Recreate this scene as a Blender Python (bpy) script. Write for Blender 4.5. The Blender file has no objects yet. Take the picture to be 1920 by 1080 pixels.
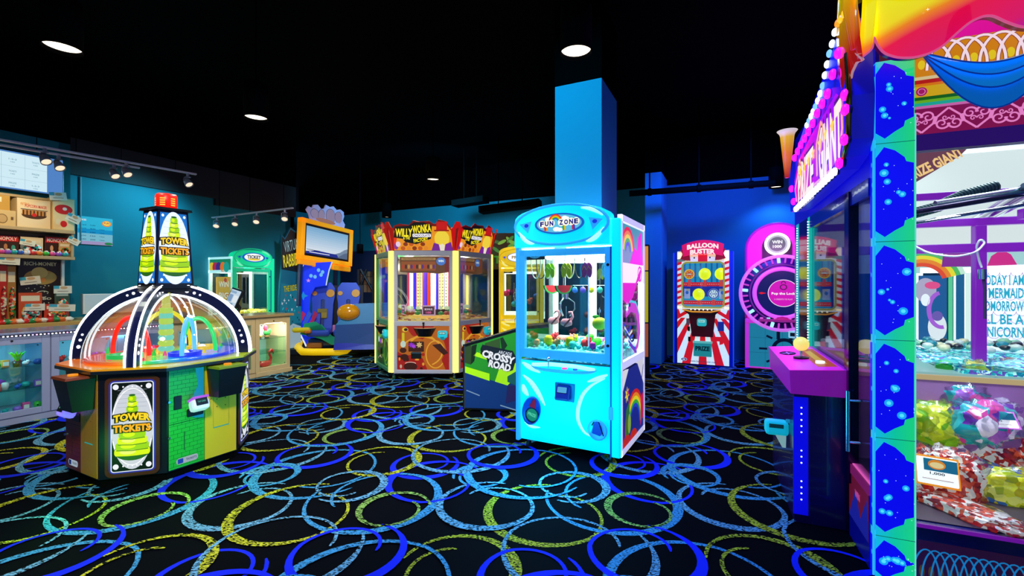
import bpy, bmesh, math, random
from mathutils import Vector, Matrix, noise
R = math.radians
PI = math.pi
sc = bpy.context.scene
COL = sc.collection

# ---------------------------------------------------------------- camera, world, exposure
F, HY, CH = 853.0, 535.0, 1.4          # focal length in px, horizon row, eye height
cd = bpy.data.cameras.new('camera'); cam = bpy.data.objects.new('camera', cd); COL.objects.link(cam)
cam.location = (0, 0, CH); cam.rotation_euler = (R(90), 0, 0)
cd.sensor_width = 36; cd.lens = 36 * F / 1920; cd.shift_y = -(540 - HY) / 1920; cd.clip_start = .02
sc.camera = cam
w = bpy.data.worlds.new('world'); sc.world = w; w.use_nodes = True
w.node_tree.nodes['Background'].inputs[0].default_value = (.25, .42, .75, 1)
w.node_tree.nodes['Background'].inputs[1].default_value = .33
sc.view_settings.view_transform = 'Standard'; sc.view_settings.look = 'None'
sc.view_settings.exposure = 0; sc.view_settings.gamma = 1; sc.view_settings.use_curve_mapping = False
sc.cycles.max_bounces = 6; sc.cycles.transparent_max_bounces = 24; sc.cycles.use_denoising = True
sc.cycles.sample_clamp_indirect = 4; sc.cycles.caustics_reflective = False; sc.cycles.caustics_refractive = False

def lin(h):
    if isinstance(h, str):
        h = h.lstrip('#'); c = [int(h[i:i+2], 16) / 255 for i in (0, 2, 4)]
    else: c = [x / 255 for x in h]
    return tuple((x / 12.92 if x <= .04045 else ((x + .055) / 1.055) ** 2.4) for x in c) + (1,)
def W(px, py, Y): return Vector(((px - 960) / F * Y, Y, CH - (py - HY) / F * Y))
def G(px, py): return W(px, py, CH * F / (py - HY))

def lamp(name, kind, loc, energy, color, size=.1, rot=None, spot=None, blend=.6, target=None):
    l = bpy.data.lights.new(name, kind); l.energy = energy; l.color = lin(color)[:3]
    if kind == 'AREA': l.size = size
    else: l.shadow_soft_size = size
    if kind == 'SPOT': l.spot_size = R(spot or 120); l.spot_blend = blend
    o = bpy.data.objects.new(name, l); COL.objects.link(o); o.location = loc
    if target is not None: o.rotation_euler = (Vector(target) - Vector(loc)).to_track_quat('-Z', 'Y').to_euler()
    return o
# pendant downlights: (px, py of the lit mouth, mouth height, light colour, watts)
PEND = [(117, 93, 3.1, '#e8f0e0', 70), (480, 223, 3.1, '#fff0d0', 95), (1080, 100, 3.1, '#8fd8ff', 70), (812, 338, 3.1, '#ffe9c0', 90),
        (725, 408, 3.1, '#ffe9c0', 60), (1455, 352, 3.1, '#4a90ff', 70), (541, 425, 2.75, '#ffe0b0', 30), (675, 475, 2.1, '#ffe0b0', 8)]
for px, py, z, c, e in PEND:
    p = W(px, py, (z - CH) * F / (HY - py))
    lamp('pendant_light', 'SPOT', (p.x, p.y, z - .03), e, c, .09, spot=135, blend=.5)
# blue wall washers over the right-hand game row and the cyan one by the square column
lamp('blue_wash_light', 'SPOT', (3.1, 6.2, 3.3), 300, '#2468ff', .15, spot=120, target=(3.9, 8.6, 1.8))
lamp('cyan_wash_light', 'SPOT', (-.6, 3.2, 3.9), 200, '#20c8f0', .15, spot=60, target=(1.0, 4.8, 2.9))
lamp('blue_floor_light', 'SPOT', (1.0, 2.2, 3.6), 170, '#2060ff', .2, spot=120, target=(1.0, 2.9, 0))
lamp('back_wash_light', 'SPOT', (-1.4, 8.6, 3.2), 420, '#38b0e0', .15, spot=140, target=(-1.9, 11.8, 2.9))
lamp('green_wash_light', 'SPOT', (-4.9, 7.0, 3.0), 120, '#58c8e8', .15, spot=130, target=(-6.1, 7.0, 1.6))
lamp('front_fill_light', 'SPOT', (-.9, .6, 3.3), 430, '#fff4e4', .25, spot=70, target=(-2.6, 4.2, .4))  # unseen fill spots added on the camera side to brighten the machine fronts
lamp('front_fill_light', 'SPOT', (-.4, 1.2, 3.4), 210, '#fff0e0', .25, spot=55, target=(-1.3, 7.0, .8))
lamp('floor_wash_light', 'SPOT', (-1.6, 4.3, 3.6), 90, '#a8d8ff', .2, spot=130, target=(-1.6, 4.3, 0))

# ---------------------------------------------------------------- materials
_mc = {}
def _new(name):
    m = bpy.data.materials.new(name); m.use_nodes = True
    nt = m.node_tree; b = nt.nodes['Principled BSDF']; return m, nt, b
def D(col, rough=.45, metal=0., coat=0., name='paint'):
    k = ('D', col, rough, metal, coat)
    if k not in _mc:
        m, nt, b = _new(name); b.inputs['Base Color'].default_value = lin(col); b.inputs['Metallic'].default_value = metal
        b.inputs['Coat Weight'].default_value = coat
        n = nt.nodes.new('ShaderNodeTexNoise'); n.inputs['Scale'].default_value = 30
        r = nt.nodes.new('ShaderNodeMapRange'); r.inputs['To Min'].default_value = max(.02, rough - .06); r.inputs['To Max'].default_value = min(1, rough + .06)
        nt.links.new(n.outputs['Fac'], r.inputs['Value']); nt.links.new(r.outputs['Result'], b.inputs['Roughness'])
        _mc[k] = m
    return _mc[k]
def E(col, s=1., name='glow', base=None):
    k = ('E', col, s, base)
    if k not in _mc:
        m, nt, b = _new(name); b.inputs['Base Color'].default_value = lin(base or '#101010')
        b.inputs['Emission Color'].default_value = lin(col); b.inputs['Emission Strength'].default_value = s
        b.inputs['Roughness'].default_value = .35
        _mc[k] = m
    return _mc[k]
def glass(tint='#f4fffc', refl=.09, name='glass'):
    k = ('G', tint, refl)
    if k not in _mc:
        m = bpy.data.materials.new(name); m.use_nodes = True; nt = m.node_tree; nt.nodes.clear()
        o = nt.nodes.new('ShaderNodeOutputMaterial'); t = nt.nodes.new('ShaderNodeBsdfTransparent'); g = nt.nodes.new('ShaderNodeBsdfGlossy')
        t.inputs[0].default_value = lin(tint); g.inputs['Roughness'].default_value = .02
        x = nt.nodes.new('ShaderNodeMixShader'); fr = nt.nodes.new('ShaderNodeLayerWeight'); fr.inputs['Blend'].default_value = .25
        mr = nt.nodes.new('ShaderNodeMapRange'); mr.inputs['To Min'].default_value = refl * .4; mr.inputs['To Max'].default_value = min(.9, refl * 5)
        nt.links.new(fr.outputs['Fresnel'], mr.inputs['Value']); nt.links.new(mr.outputs['Result'], x.inputs['Fac'])
        nt.links.new(t.outputs[0], x.inputs[1]); nt.links.new(g.outputs[0], x.inputs[2]); nt.links.new(x.outputs[0], o.inputs[0])
        _mc[k] = m
    return _mc[k]
def ramp_mat(name, stops, axis=2, lo=0., hi=1., emit=0., rough=.3, noise_amt=0., coat=0., skew=0.):
    """printed colour blend along an object axis"""
    m, nt, b = _new(name)
    tc = nt.nodes.new('ShaderNodeTexCoord'); sp = nt.nodes.new('ShaderNodeSeparateXYZ'); mr = nt.nodes.new('ShaderNodeMapRange')
    mr.inputs['From Min'].default_value = lo; mr.inputs['From Max'].default_value = hi
    cr = nt.nodes.new('ShaderNodeValToRGB'); e = cr.color_ramp.elements
    while len(e) < len(stops): e.new(.5)
    for i, (p, c) in enumerate(stops): e[i].position = p; e[i].color = lin(c)
    nt.links.new(tc.outputs['Object'], sp.inputs[0])
    src = sp.outputs[axis]
    if skew:
        mk = nt.nodes.new('ShaderNodeMath'); mk.operation = 'MULTIPLY_ADD'; nt.links.new(sp.outputs[0], mk.inputs[0]); mk.inputs[1].default_value = -skew; nt.links.new(src, mk.inputs[2]); src = mk.outputs[0]
    if noise_amt:
        n = nt.nodes.new('ShaderNodeTexNoise'); n.inputs['Scale'].default_value = 2.5; nt.links.new(tc.outputs['Object'], n.inputs['Vector'])
        ma = nt.nodes.new('ShaderNodeMath'); ma.operation = 'MULTIPLY_ADD'; nt.links.new(n.outputs['Fac'], ma.inputs[0]); ma.inputs[1].default_value = noise_amt
        nt.links.new(src, ma.inputs[2]); src = ma.outputs[0]
    nt.links.new(src, mr.inputs['Value']); nt.links.new(mr.outputs[0], cr.inputs[0]); nt.links.new(cr.outputs[0], b.inputs['Base Color'])
    b.inputs['Roughness'].default_value = rough; b.inputs['Coat Weight'].default_value = coat
    if emit: nt.links.new(cr.outputs[0], b.inputs['Emission Color']); b.inputs['Emission Strength'].default_value = emit
    return m
def cell_mat(name, cols, scale=30, emit=0., rough=.25, coat=.6, stretch=(1, 1, 1)):
    """random coloured cells: wrapped sweets, beads, printed clutter"""
    k = ('C', name, scale, emit)
    if k in _mc: return _mc[k]
    m, nt, b = _new(name)
    tc = nt.nodes.new('ShaderNodeTexCoord'); mp = nt.nodes.new('ShaderNodeMapping'); mp.inputs['Scale'].default_value = stretch
    v = nt.nodes.new('ShaderNodeTexVoronoi'); v.inputs['Scale'].default_value = scale
    sp = nt.nodes.new('ShaderNodeSeparateColor'); cr = nt.nodes.new('ShaderNodeValToRGB'); cr.color_ramp.interpolation = 'CONSTANT'
    e = cr.color_ramp.elements
    while len(e) < len(cols): e.new(.5)
    for i, c in enumerate(cols): e[i].position = i / len(cols); e[i].color = lin(c)
    nt.links.new(tc.outputs['Object'], mp.inputs[0]); nt.links.new(mp.outputs[0], v.inputs['Vector']); nt.links.new(v.outputs['Color'], sp.inputs[0])
    nt.links.new(sp.outputs[0], cr.inputs[0]); nt.links.new(cr.outputs[0], b.inputs['Base Color'])
    bp = nt.nodes.new('ShaderNodeBump'); bp.inputs['Strength'].default_value = .6; bp.inputs['Distance'].default_value = .01
    nt.links.new(v.outputs['Distance'], bp.inputs['Height']); nt.links.new(bp.outputs[0], b.inputs['Normal'])
    b.inputs['Roughness'].default_value = rough; b.inputs['Coat Weight'].default_value = coat
    if emit: nt.links.new(cr.outputs[0], b.inputs['Emission Color']); b.inputs['Emission Strength'].default_value = emit
    _mc[k] = m; return m
def wall_mat(name, col):
    m, nt, b = _new(name); n = nt.nodes.new('ShaderNodeTexNoise'); n.inputs['Scale'].default_value = 60
    bp = nt.nodes.new('ShaderNodeBump'); bp.inputs['Strength'].default_value = .06; nt.links.new(n.outputs[0], bp.inputs['Height'])
    nt.links.new(bp.outputs[0], b.inputs['Normal']); b.inputs['Base Color'].default_value = lin(col); b.inputs['Roughness'].default_value = .7
    return m
def yarn_mat(name, col, speck=.5, scale=60):
    """carpet yarn: coloured tufts broken by dark ones"""
    m, nt, b = _new(name)
    tc = nt.nodes.new('ShaderNodeTexCoord'); mp = nt.nodes.new('ShaderNodeMapping'); mp.inputs['Scale'].default_value = (1, 2.6, 1); mp.inputs['Rotation'].default_value = (0, 0, .7)
    n = nt.nodes.new('ShaderNodeTexNoise'); n.inputs['Scale'].default_value = scale; n.inputs['Detail'].default_value = 1
    cr = nt.nodes.new('ShaderNodeValToRGB'); e = cr.color_ramp.elements
    e[0].position = speck - .05; e[0].color = lin('#06080c'); e[1].position = speck + .04; e[1].color = lin(col)
    nt.links.new(tc.outputs['Object'], mp.inputs[0]); nt.links.new(mp.outputs[0], n.inputs['Vector']); nt.links.new(n.outputs['Fac'], cr.inputs[0])
    nt.links.new(cr.outputs[0], b.inputs['Base Color']); b.inputs['Roughness'].default_value = .9; b.inputs['Specular IOR Level'].default_value = .1
    return m

BLACK = D('#0a0a0d', .35, name='black_plastic'); MATTBLACK = D('#050506', .8, name='matt_black')
CHROME = D('#d8dce4', .15, 1., name='chrome'); ALU = D('#b8b4c4', .35, .6, name='aluminium'); WHITE = D('#f2f2f2', .5, name='white_plastic')
CREAM = D('#cdb489', .55, name='cream_laminate'); GLASS = glass(); DARKMETAL = D('#2a2b33', .4, .7, name='dark_metal')
LEDW = E('#ffffff', 4., 'white_tube')

# ---------------------------------------------------------------- mesh building
class MB:
    def __init__(s): s.v = []; s.f = []; s.mi = []; s.sm = []; s.mats = []
    def add(s, vs, fs, mat, smooth=False, M=None):
        if mat not in s.mats: s.mats.append(mat)
        k = s.mats.index(mat); o = len(s.v)
        if M is not None: vs = [M @ Vector(p) for p in vs]
        s.v += [tuple(p) for p in vs]; s.f += [tuple(i + o for i in f) for f in fs]
        s.mi += [k] * len(fs); s.sm += [smooth] * len(fs); return s
    def box(s, c, d, mat, b=0, M=None, seg=2):
        if b <= 0:
            x, y, z = d[0] / 2, d[1] / 2, d[2] / 2
            vs = [(c[0] + i * x, c[1] + j * y, c[2] + k * z) for i in (-1, 1) for j in (-1, 1) for k in (-1, 1)]
            return s.add(vs, [(0, 1, 3, 2), (4, 6, 7, 5), (0, 4, 5, 1), (2, 3, 7, 6), (0, 2, 6, 4), (1, 5, 7, 3)], mat, False, M)
        bm = bmesh.new(); bmesh.ops.create_cube(bm, size=1)
        for v in bm.verts: v.co = Vector((v.co.x * d[0], v.co.y * d[1], v.co.z * d[2]))
        bmesh.ops.bevel(bm, geom=bm.edges[:], offset=min(b, min(d) * .49), segments=seg, affect='EDGES', profile=.5)
        bm.verts.index_update()
        vs = [v.co + Vector(c) for v in bm.verts]; fs = [[v.index for v in f.verts] for f in bm.faces]; bm.free()
        return s.add(vs, fs, mat, False, M)
    def b2(s, lo, hi, mat, b=0, M=None):
        return s.box([(lo[i] + hi[i]) / 2 for i in range(3)], [abs(hi[i] - lo[i]) for i in range(3)], mat, b, M)
    def cyl(s, p0, p1, r0, mat, r1=None, n=16, caps=True, M=None):
        r1 = r0 if r1 is None else r1; p0 = Vector(p0); p1 = Vector(p1); q = (p1 - p0).to_track_quat('Z', 'Y')
        a = [p0 + q @ Vector((r0 * math.cos(2 * PI * i / n), r0 * math.sin(2 * PI * i / n), 0)) for i in range(n)]
        c = [p1 + q @ Vector((r1 * math.cos(2 * PI * i / n), r1 * math.sin(2 * PI * i / n), 0)) for i in range(n)]
        s.add(a + c, [(i, (i + 1) % n, n + (i + 1) % n, n + i) for i in range(n)], mat, True, M)
        if caps: s.add(a, [tuple(range(n))[::-1]], mat, False, M); s.add(c, [tuple(range(n))], mat, False, M)
        return s
    def tube(s, path, r, mat, n=8, closed=False, M=None, caps=True):
        P = [Vector(p) for p in path]; N = len(P); vs = []; up = None
        for i, p in enumerate(P):
            t = (P[(i + 1) % N] - P[i - 1]) if closed else (P[min(i + 1, N - 1)] - P[max(i - 1, 0)])
            t.normalize()
            if up is None: up = t.orthogonal().normalized()
            up = (up - t * up.dot(t)).normalized(); bi = t.cross(up)
            rr = r[i] if isinstance(r, (list, tuple)) else r
            vs += [p + (up * math.cos(2 * PI * k / n) + bi * math.sin(2 * PI * k / n)) * rr for k in range(n)]
        fs = []
        for i in range(N if closed else N - 1):
            j = (i + 1) % N
            fs += [(i * n + k, i * n + (k + 1) % n, j * n + (k + 1) % n, j * n + k) for k in range(n)]
        s.add(vs, fs, mat, True, M)
        if caps and not closed: s.add(vs[:n], [tuple(range(n))[::-1]], mat, False, M); s.add(vs[-n:], [tuple(range(n))], mat, False, M)
        return s
    def lathe(s, prof, mat, n=24, M=None, sx=1, sy=1, smooth=True):
        vs = []; m = len(prof)
        for i in range(n):
            a = 2 * PI * i / n; vs += [(r * math.cos(a) * sx, r * math.sin(a) * sy, z) for r, z in prof]
        fs = [(i * m + k, ((i + 1) % n) * m + k, ((i + 1) % n) * m + k + 1, i * m + k + 1) for i in range(n) for k in range(m - 1)]
        return s.add(vs, fs, mat, smooth, M)
    def ball(s, c, r, mat, nu=16, nv=10, M=None, amp=0., seed=0, freq=3., sq=1.):
        if not isinstance(r, (tuple, list)): r = (r, r, r)
        vs = []
        def P(d):
            dd = Vector(d)
            if sq != 1: dd = Vector([math.copysign(abs(x) ** sq, x) for x in dd])
            k = 1 + (amp * noise.noise(Vector(d) * freq + Vector((seed * 7.3, seed * 3.1, seed))) if amp else 0)
            return (c[0] + dd.x * r[0] * k, c[1] + dd.y * r[1] * k, c[2] + dd.z * r[2] * k)
        vs.append(P((0, 0, 1)))
        for j in range(1, nv):
            t = PI * j / nv
            for i in range(nu):
                a = 2 * PI * i / nu; vs.append(P((math.sin(t) * math.cos(a), math.sin(t) * math.sin(a), math.cos(t))))
        vs.append(P((0, 0, -1))); L = len(vs) - 1
        fs = [(0, 1 + i, 1 + (i + 1) % nu) for i in range(nu)]
        for j in range(nv - 2):
            a = 1 + j * nu; fs += [(a + i, a + nu + i, a + nu + (i + 1) % nu, a + (i + 1) % nu) for i in range(nu)]
        a = 1 + (nv - 2) * nu; fs += [(a + i, L, a + (i + 1) % nu) for i in range(nu)]
        return s.add(vs, fs, mat, True, M)
    def prism(s, poly, h, mat, M=None, side=None):
        """polygon in u,v of frame M, extruded from w=0 back to w=-h"""
        n = len(poly); a = [(u, v, 0) for u, v in poly]; c = [(u, v, -h) for u, v in poly]
        s.add(a, [tuple(range(n))], mat, False, M); s.add(c, [tuple(range(n))[::-1]], side or mat, False, M)
        s.add(a + c, [((i + 1) % n, i, n + i, n + (i + 1) % n) for i in range(n)], side or mat, False, M); return s
    def solid(s, ring0, ring1, mat, caps=True, smooth=False, M=None):
        n = len(ring0); s.add(list(ring0) + list(ring1), [(i, (i + 1) % n, n + (i + 1) % n, n + i) for i in range(n)], mat, smooth, M)
        if caps: s.add(ring0, [tuple(range(n))[::-1]], mat, False, M); s.add(ring1, [tuple(range(n))], mat, False, M)
        return s
    def build(s, name, parent=None, loc=None, rotz=None):
        me = bpy.data.meshes.new(name); me.from_pydata(s.v, [], s.f)
        for m in s.mats: me.materials.append(m)
        me.polygons.foreach_set('material_index', s.mi); me.polygons.foreach_set('use_smooth', s.sm); me.update()
        o = bpy.data.objects.new(name, me); COL.objects.link(o)
        if parent is not None: o.parent = parent
        if loc is not None: o.location = loc
        if rotz is not None: o.rotation_euler = (0, 0, rotz)
        return o

def tag(o, label=None, cat=None, group=None, kind=None):
    if label: o['label'] = label
    if cat: o['category'] = cat
    if group: o['group'] = group
    if kind: o['kind'] = kind
    return o
def thing(name, label, cat, loc=(0, 0, 0), rotz=0, group=None):
    o = bpy.data.objects.new(name, None); COL.objects.link(o); o.location = loc; o.rotation_euler = (0, 0, rotz); o.empty_display_size = .1
    return tag(o, label, cat, group)
def copy_tree(o, parent=None):
    c = o.copy(); COL.objects.link(c)
    if parent is not None: c.parent = parent
    for ch in [x for x in COL.objects if x.parent == o]: copy_tree(ch, c)
    return c
def place(o, loc, rotz=None, label=None):
    o.location = loc
    if rotz is not None: o.rotation_euler = (0, 0, rotz)
    if label: o['label'] = label
    return o
def frame(o, u, v):
    u = Vector(u).normalized(); v = Vector(v).normalized(); w_ = u.cross(v).normalized(); M = Matrix.Identity(4)
    for i, a in enumerate((u, v, w_)): M[0][i], M[1][i], M[2][i] = a
    M.translation = Vector(o); return M
def ffront(x, y, z): return frame((x, y, z), (1, 0, 0), (0, 0, 1))
def fleft(x, y, z): return frame((x, y, z), (0, -1, 0), (0, 0, 1))
def fright(x, y, z): return frame((x, y, z), (0, 1, 0), (0, 0, 1))
def ftop(x, y, z): return frame((x, y, z), (1, 0, 0), (0, 1, 0))

# flat artwork: shapes in u,v on a frame, each layer .5 mm above the one below
_tx = {}
def textgeo(t, bold, shear):
    k = (t, bold, shear)
    if k not in _tx:
        c = bpy.data.curves.new('lettering', 'FONT'); c.body = t; c.size = 1; c.offset = bold; c.shear = shear; c.resolution_u = 2; c.fill_mode = 'FRONT'
        o = bpy.data.objects.new('lettering', c); me = bpy.data.meshes.new_from_object(o)
        vs = [(v.co.x, v.co.y) for v in me.vertices]; fs = [tuple(p.vertices) for p in me.polygons]
        x0 = min(a for a, b in vs); x1 = max(a for a, b in vs); y0 = min(b for a, b in vs); y1 = max(b for a, b in vs)
        _tx[k] = ([((a - x0) / (x1 - x0) - .5, (b - y0) / (y1 - y0) - .5) for a, b in vs], fs)
        bpy.data.objects.remove(o); bpy.data.curves.remove(c); bpy.data.meshes.remove(me)
    return _tx[k]
LZ = .0006
def rrect(x0, y0, x1, y1, r=0, n=5):
    if r <= 0: return [(x0, y0), (x1, y0), (x1, y1), (x0, y1)]
    out = []
    for cx, cy, a0 in ((x1 - r, y0 + r, -90), (x1 - r, y1 - r, 0), (x0 + r, y1 - r, 90), (x0 + r, y0 + r, 180)):
        out += [(cx + r * math.cos(R(a0 + 90 * i / n)), cy + r * math.sin(R(a0 + 90 * i / n))) for i in range(n + 1)]
    return out
def ell(cx, cy, rx, ry=None, n=28, a0=0, a1=360, rot=0):
    ry = rx if ry is None else ry; full = abs(a1 - a0) >= 360; m = n if full else n + 1; out = []
    for i in range(m):
        a = R(a0 + (a1 - a0) * i / n); x, y = rx * math.cos(a), ry * math.sin(a)
        c, s_ = math.cos(R(rot)), math.sin(R(rot)); out.append((cx + x * c - y * s_, cy + x * s_ + y * c))
    return out
def star(cx, cy, r0, r1, n=5, rot=90): return [(cx + (r0 if i % 2 == 0 else r1) * math.cos(R(rot + 180 * i / n)), cy + (r0 if i % 2 == 0 else r1) * math.sin(R(rot + 180 * i / n))) for i in range(2 * n)]
class Art:
    def __init__(s, mb, M, back=None): s.mb = mb; s.M = M
    def poly(s, pts, mat, z=1): s.mb.add([(u, v, z * LZ) for u, v in pts], [tuple(range(len(pts)))], mat, False, s.M); return s
    def rect(s, x0, y0, x1, y1, mat, z=1, r=0): return s.poly(rrect(x0, y0, x1, y1, r), mat, z)
    def ell(s, cx, cy, rx, ry, mat, z=1, rot=0, n=28): return s.poly(ell(cx, cy, rx, ry, n, rot=rot), mat, z)
    def stroke(s, pts, wd, mat, z=1, closed=False):
        n = len(pts); vs = []
        for i, (x, y) in enumerate(pts):
            a = pts[(i + 1) % n] if closed or i < n - 1 else pts[i]; b = pts[i - 1] if closed or i > 0 else pts[i]
            dx, dy = a[0] - b[0], a[1] - b[1]; L = math.hypot(dx, dy) or 1; ww = wd[i] if isinstance(wd, (list, tuple)) else wd
            vs += [(x - dy / L * ww / 2, y + dx / L * ww / 2, z * LZ), (x + dy / L * ww / 2, y - dx / L * ww / 2, z * LZ)]
        fs = [(2 * i, 2 * i + 1, (2 * i + 3) % (2 * n), (2 * i + 2) % (2 * n)) for i in range(n if closed else n - 1)]
        s.mb.add(vs, fs, mat, False, s.M); return s
    def ring(s, cx, cy, rx, ry, wd, mat, z=1, a0=0, a1=360, n=32, rot=0):
        return s.stroke(ell(cx, cy, rx, ry, n, a0, a1, rot), wd, mat, z, abs(a1 - a0) >= 360)
    def text(s, t, cx, cy, w_, h, mat, z=2, bold=.02, shear=0, arc=0, rot=0, edge=None, ew=.08):
        if edge is not None: s.text(t, cx, cy, w_ * (1 + ew * .3), h * (1 + ew * .8), edge, z - 1, bold + ew * .5, shear, arc, rot)
        vs, fs = textgeo(t, bold, shear); c, s_ = math.cos(R(rot)), math.sin(R(rot)); P = []
        for x, y in vs:
            X = x * w_; Yy = y * h - arc * (2 * x) ** 2; P.append((cx + X * c - Yy * s_, cy + X * s_ + Yy * c, z * LZ))
        s.mb.add(P, fs, mat, False, s.M); return s
def struct(o): o['kind'] = 'structure'; return o

# ---------------------------------------------------------------- the room (axes: t along the left counter, b towards the left wall)
AX, BX = Vector((.438, .899, 0)), Vector((-.899, .438, 0)); O0 = Vector((-4.87, 4.87, 0)); RROT = math.atan2(.899, .438)
def RM(t, b, z=0): return O0 + AX * t + BX * b + Vector((0, 0, z))
TEAL = wall_mat('teal_wall_paint', '#0a7c8c'); TEAL_BLUELIT = wall_mat('teal_wall_paint', '#1478a8'); BLK = wall_mat('black_ceiling_paint', '#040405'); GREYF = wall_mat('dark_fascia_paint', '#26272b')  # right-hand wall: the same teal with the blue wash light tinted into it
def wall(name, t0, b0, t1, b1, h, mat, z0=0, th=.12, inward=1):
    p, q = RM(t0, b0), RM(t1, b1); d = (q - p).normalized(); nrm = Vector((-d.y, d.x, 0)) * th * inward
    m = MB(); base = [p, q, q + nrm, p + nrm]
    m.solid([v + Vector((0, 0, z0)) for v in base], [v + Vector((0, 0, h)) for v in base], mat); return struct(m.build(name))
CEIL = 4.3
# floor: dark carpet with the woven scrolls
random.seed(11)
m = MB(); fb = D('#05060d', .95, name='carpet_pile')
def carpet_base():
    mm, nt, b = _new('dark_carpet'); n = nt.nodes.new('ShaderNodeTexNoise'); n.inputs['Scale'].default_value = 220; n.inputs['Detail'].default_value = 2
    cr = nt.nodes.new('ShaderNodeValToRGB'); e = cr.color_ramp.elements; e[0].position = .35; e[0].color = lin('#020207'); e[1].position = .75; e[1].color = lin('#080a14')
    tc = nt.nodes.new('ShaderNodeTexCoord'); nt.links.new(tc.outputs['Object'], n.inputs['Vector']); nt.links.new(n.outputs[0], cr.inputs[0]); nt.links.new(cr.outputs[0], b.inputs['Base Color'])
    b.inputs['Roughness'].default_value = .95; b.inputs['Specular IOR Level'].default_value = .05; return mm
m.add([(-12, -3, 0), (9, -3, 0), (9, 18, 0), (-12, 18, 0)], [(0, 1, 2, 3)], carpet_base())
YC = yarn_mat('light_blue_yarn', '#48a2d8', .44, 75); YC2 = yarn_mat('pale_grey_blue_yarn', '#74b4d8', .47, 60); YY = yarn_mat('yellow_yarn', '#d4d234', .50, 62); YG = yarn_mat('green_yellow_yarn', '#a4cc60', .50, 60)
YB = yarn_mat('royal_blue_yarn', '#1a2cf0', .2, 30)
def scroll(cx, cy, r, a0, turn, wmax, mat, lay, spiral=.35, flip=1, n=52, phase=.35):
    P = []
    for i in range(n + 1):
        k = i / n; a = a0 + flip * turn * k; rr = r * (1 - spiral * max(0, k - .62) / .38) if spiral > 0 else r
        wd = wmax * (.34 + .66 * math.exp(-((k - phase) / .2) ** 2)) * min(1, (1 - k) * 9 + .1) * min(1, k * 9 + .1)
        wd = max(wd, .02) * (1 if .02 < k < .98 else .5); x, y = cx + rr * math.cos(a), cy + rr * math.sin(a)
        P.append((x - wd / 2 * math.cos(a), y - wd / 2 * math.sin(a), x + wd / 2 * math.cos(a), y + wd / 2 * math.sin(a)))
    z = .0006 + lay * .00022; vs = []
    for a_, b_, c_, d_ in P: vs += [(a_, b_, z), (c_, d_, z)]
    m.add(vs, [(2 * i, 2 * i + 1, 2 * i + 3, 2 * i + 2) for i in range(n)], mat)
# one woven repeat 1.35 x 1.2 m, staggered like broadloom
REP = []
for i, (x, y, r, kind) in enumerate([(.30, .28, .37, 0), (.95, .22, .27, 1), (.62, .52, .30, 3), (1.18, .66, .39, 0), (.18, .84, .26, 4), (.72, .98, .35, 1), (.45, .16, .19, 2),
                                     (1.02, .96, .25, 3), (.10, .44, .21, 1), (.88, .60, .17, 0), (1.28, .14, .33, 4), (.5, .78, .22, 3)]):
    REP.append((x, y, r, kind, random.uniform(0, 6.28), random.choice((-1, 1)), random.uniform(6.2, 8.2), random.uniform(.2, .45)))
KM = [YC, YC2, YG, YB, YY]; lay = 0
for gy in range(-1, 12):
    for gx in range(-8, 7):
        ox, oy = gx * 1.55 + (gy % 2) * .77 + .3, gy * 1.38 - .1
        if not (-8.5 < ox < 6.5): continue
        for x, y, r, kd, a0, fl, tn, ph in REP:
            X, Y, r = ox + x * 1.15, oy + y * 1.15, r * 1.13
            if Y < .5 or abs(X) > 1.3 * Y + 1 or (X - O0.x) * BX.x + (Y - O0.y) * BX.y > .4: continue
            lay = (lay + 1) % 37
            scroll(X, Y, r, a0, tn, {0: .062, 1: .058, 2: .05, 3: .062, 4: .06}[kd], KM[kd], lay, .42 if kd != 3 else .5, fl, 44, ph)
struct(m.build('floor'))
wall('wall_left_far', 4.42, 3.6, 9.0, 3.6, 3.3, TEAL, 0)
m = MB(); m.b2((-14, -4, CEIL), (10, 19, CEIL + .1), BLK); struct(m.build('ceiling'))
BLK.node_tree.nodes['Principled BSDF'].inputs['Specular IOR Level'].default_value = .02; BLK.node_tree.nodes['Principled BSDF'].inputs['Base Color'].default_value = lin('#010102')
MATTBLACK.node_tree.nodes['Principled BSDF'].inputs['Specular IOR Level'].default_value = .05
# left side
wall('wall_left', -4.5, 1.75, .741, 1.75, 3.35, TEAL); wall('wall_left', -4.5, 1.75, .741, 1.75, CEIL, BLK, 3.35)
wall('wall_left_return', .741, 1.75, .741, 2.2, 3.35, TEAL)
wall('wall_left_rear', .6, 2.0, 4.42, 2.0, 3.3, TEAL, 0)
wall('wall_left_end', 4.42, 2.0, 4.42, 3.6, CEIL, TEAL, 0)
m = MB()
for t0, t1, zb in ((.742, 2.82, 2.98), (2.82, 4.5, 2.86)):
    a_, b_, c_, d_ = RM(t0, 1.93), RM(t1, 1.93), RM(t1, 2.0), RM(t0, 2.0)
    m.solid([Vector((p.x, p.y, zb)) for p in (a_, b_, c_, d_)], [Vector((p.x, p.y, 3.5)) for p in (a_, b_, c_, d_)], GREYF)
    m.solid([Vector((p.x, p.y, 3.5)) for p in (a_, b_, c_, d_)], [Vector((p.x, p.y, CEIL)) for p in (a_, b_, c_, d_)], BLK)
struct(m.build('trim_1'))
m = MB(); p = RM(.938, 1.985); m.cyl((p.x, p.y, 2.0), (p.x, p.y, 2.97), .012, D('#7d9aa4', .5)); tag(m.build('cable_conduit'), 'thin grey conduit running down the teal wall above the price poster', 'conduit')
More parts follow.
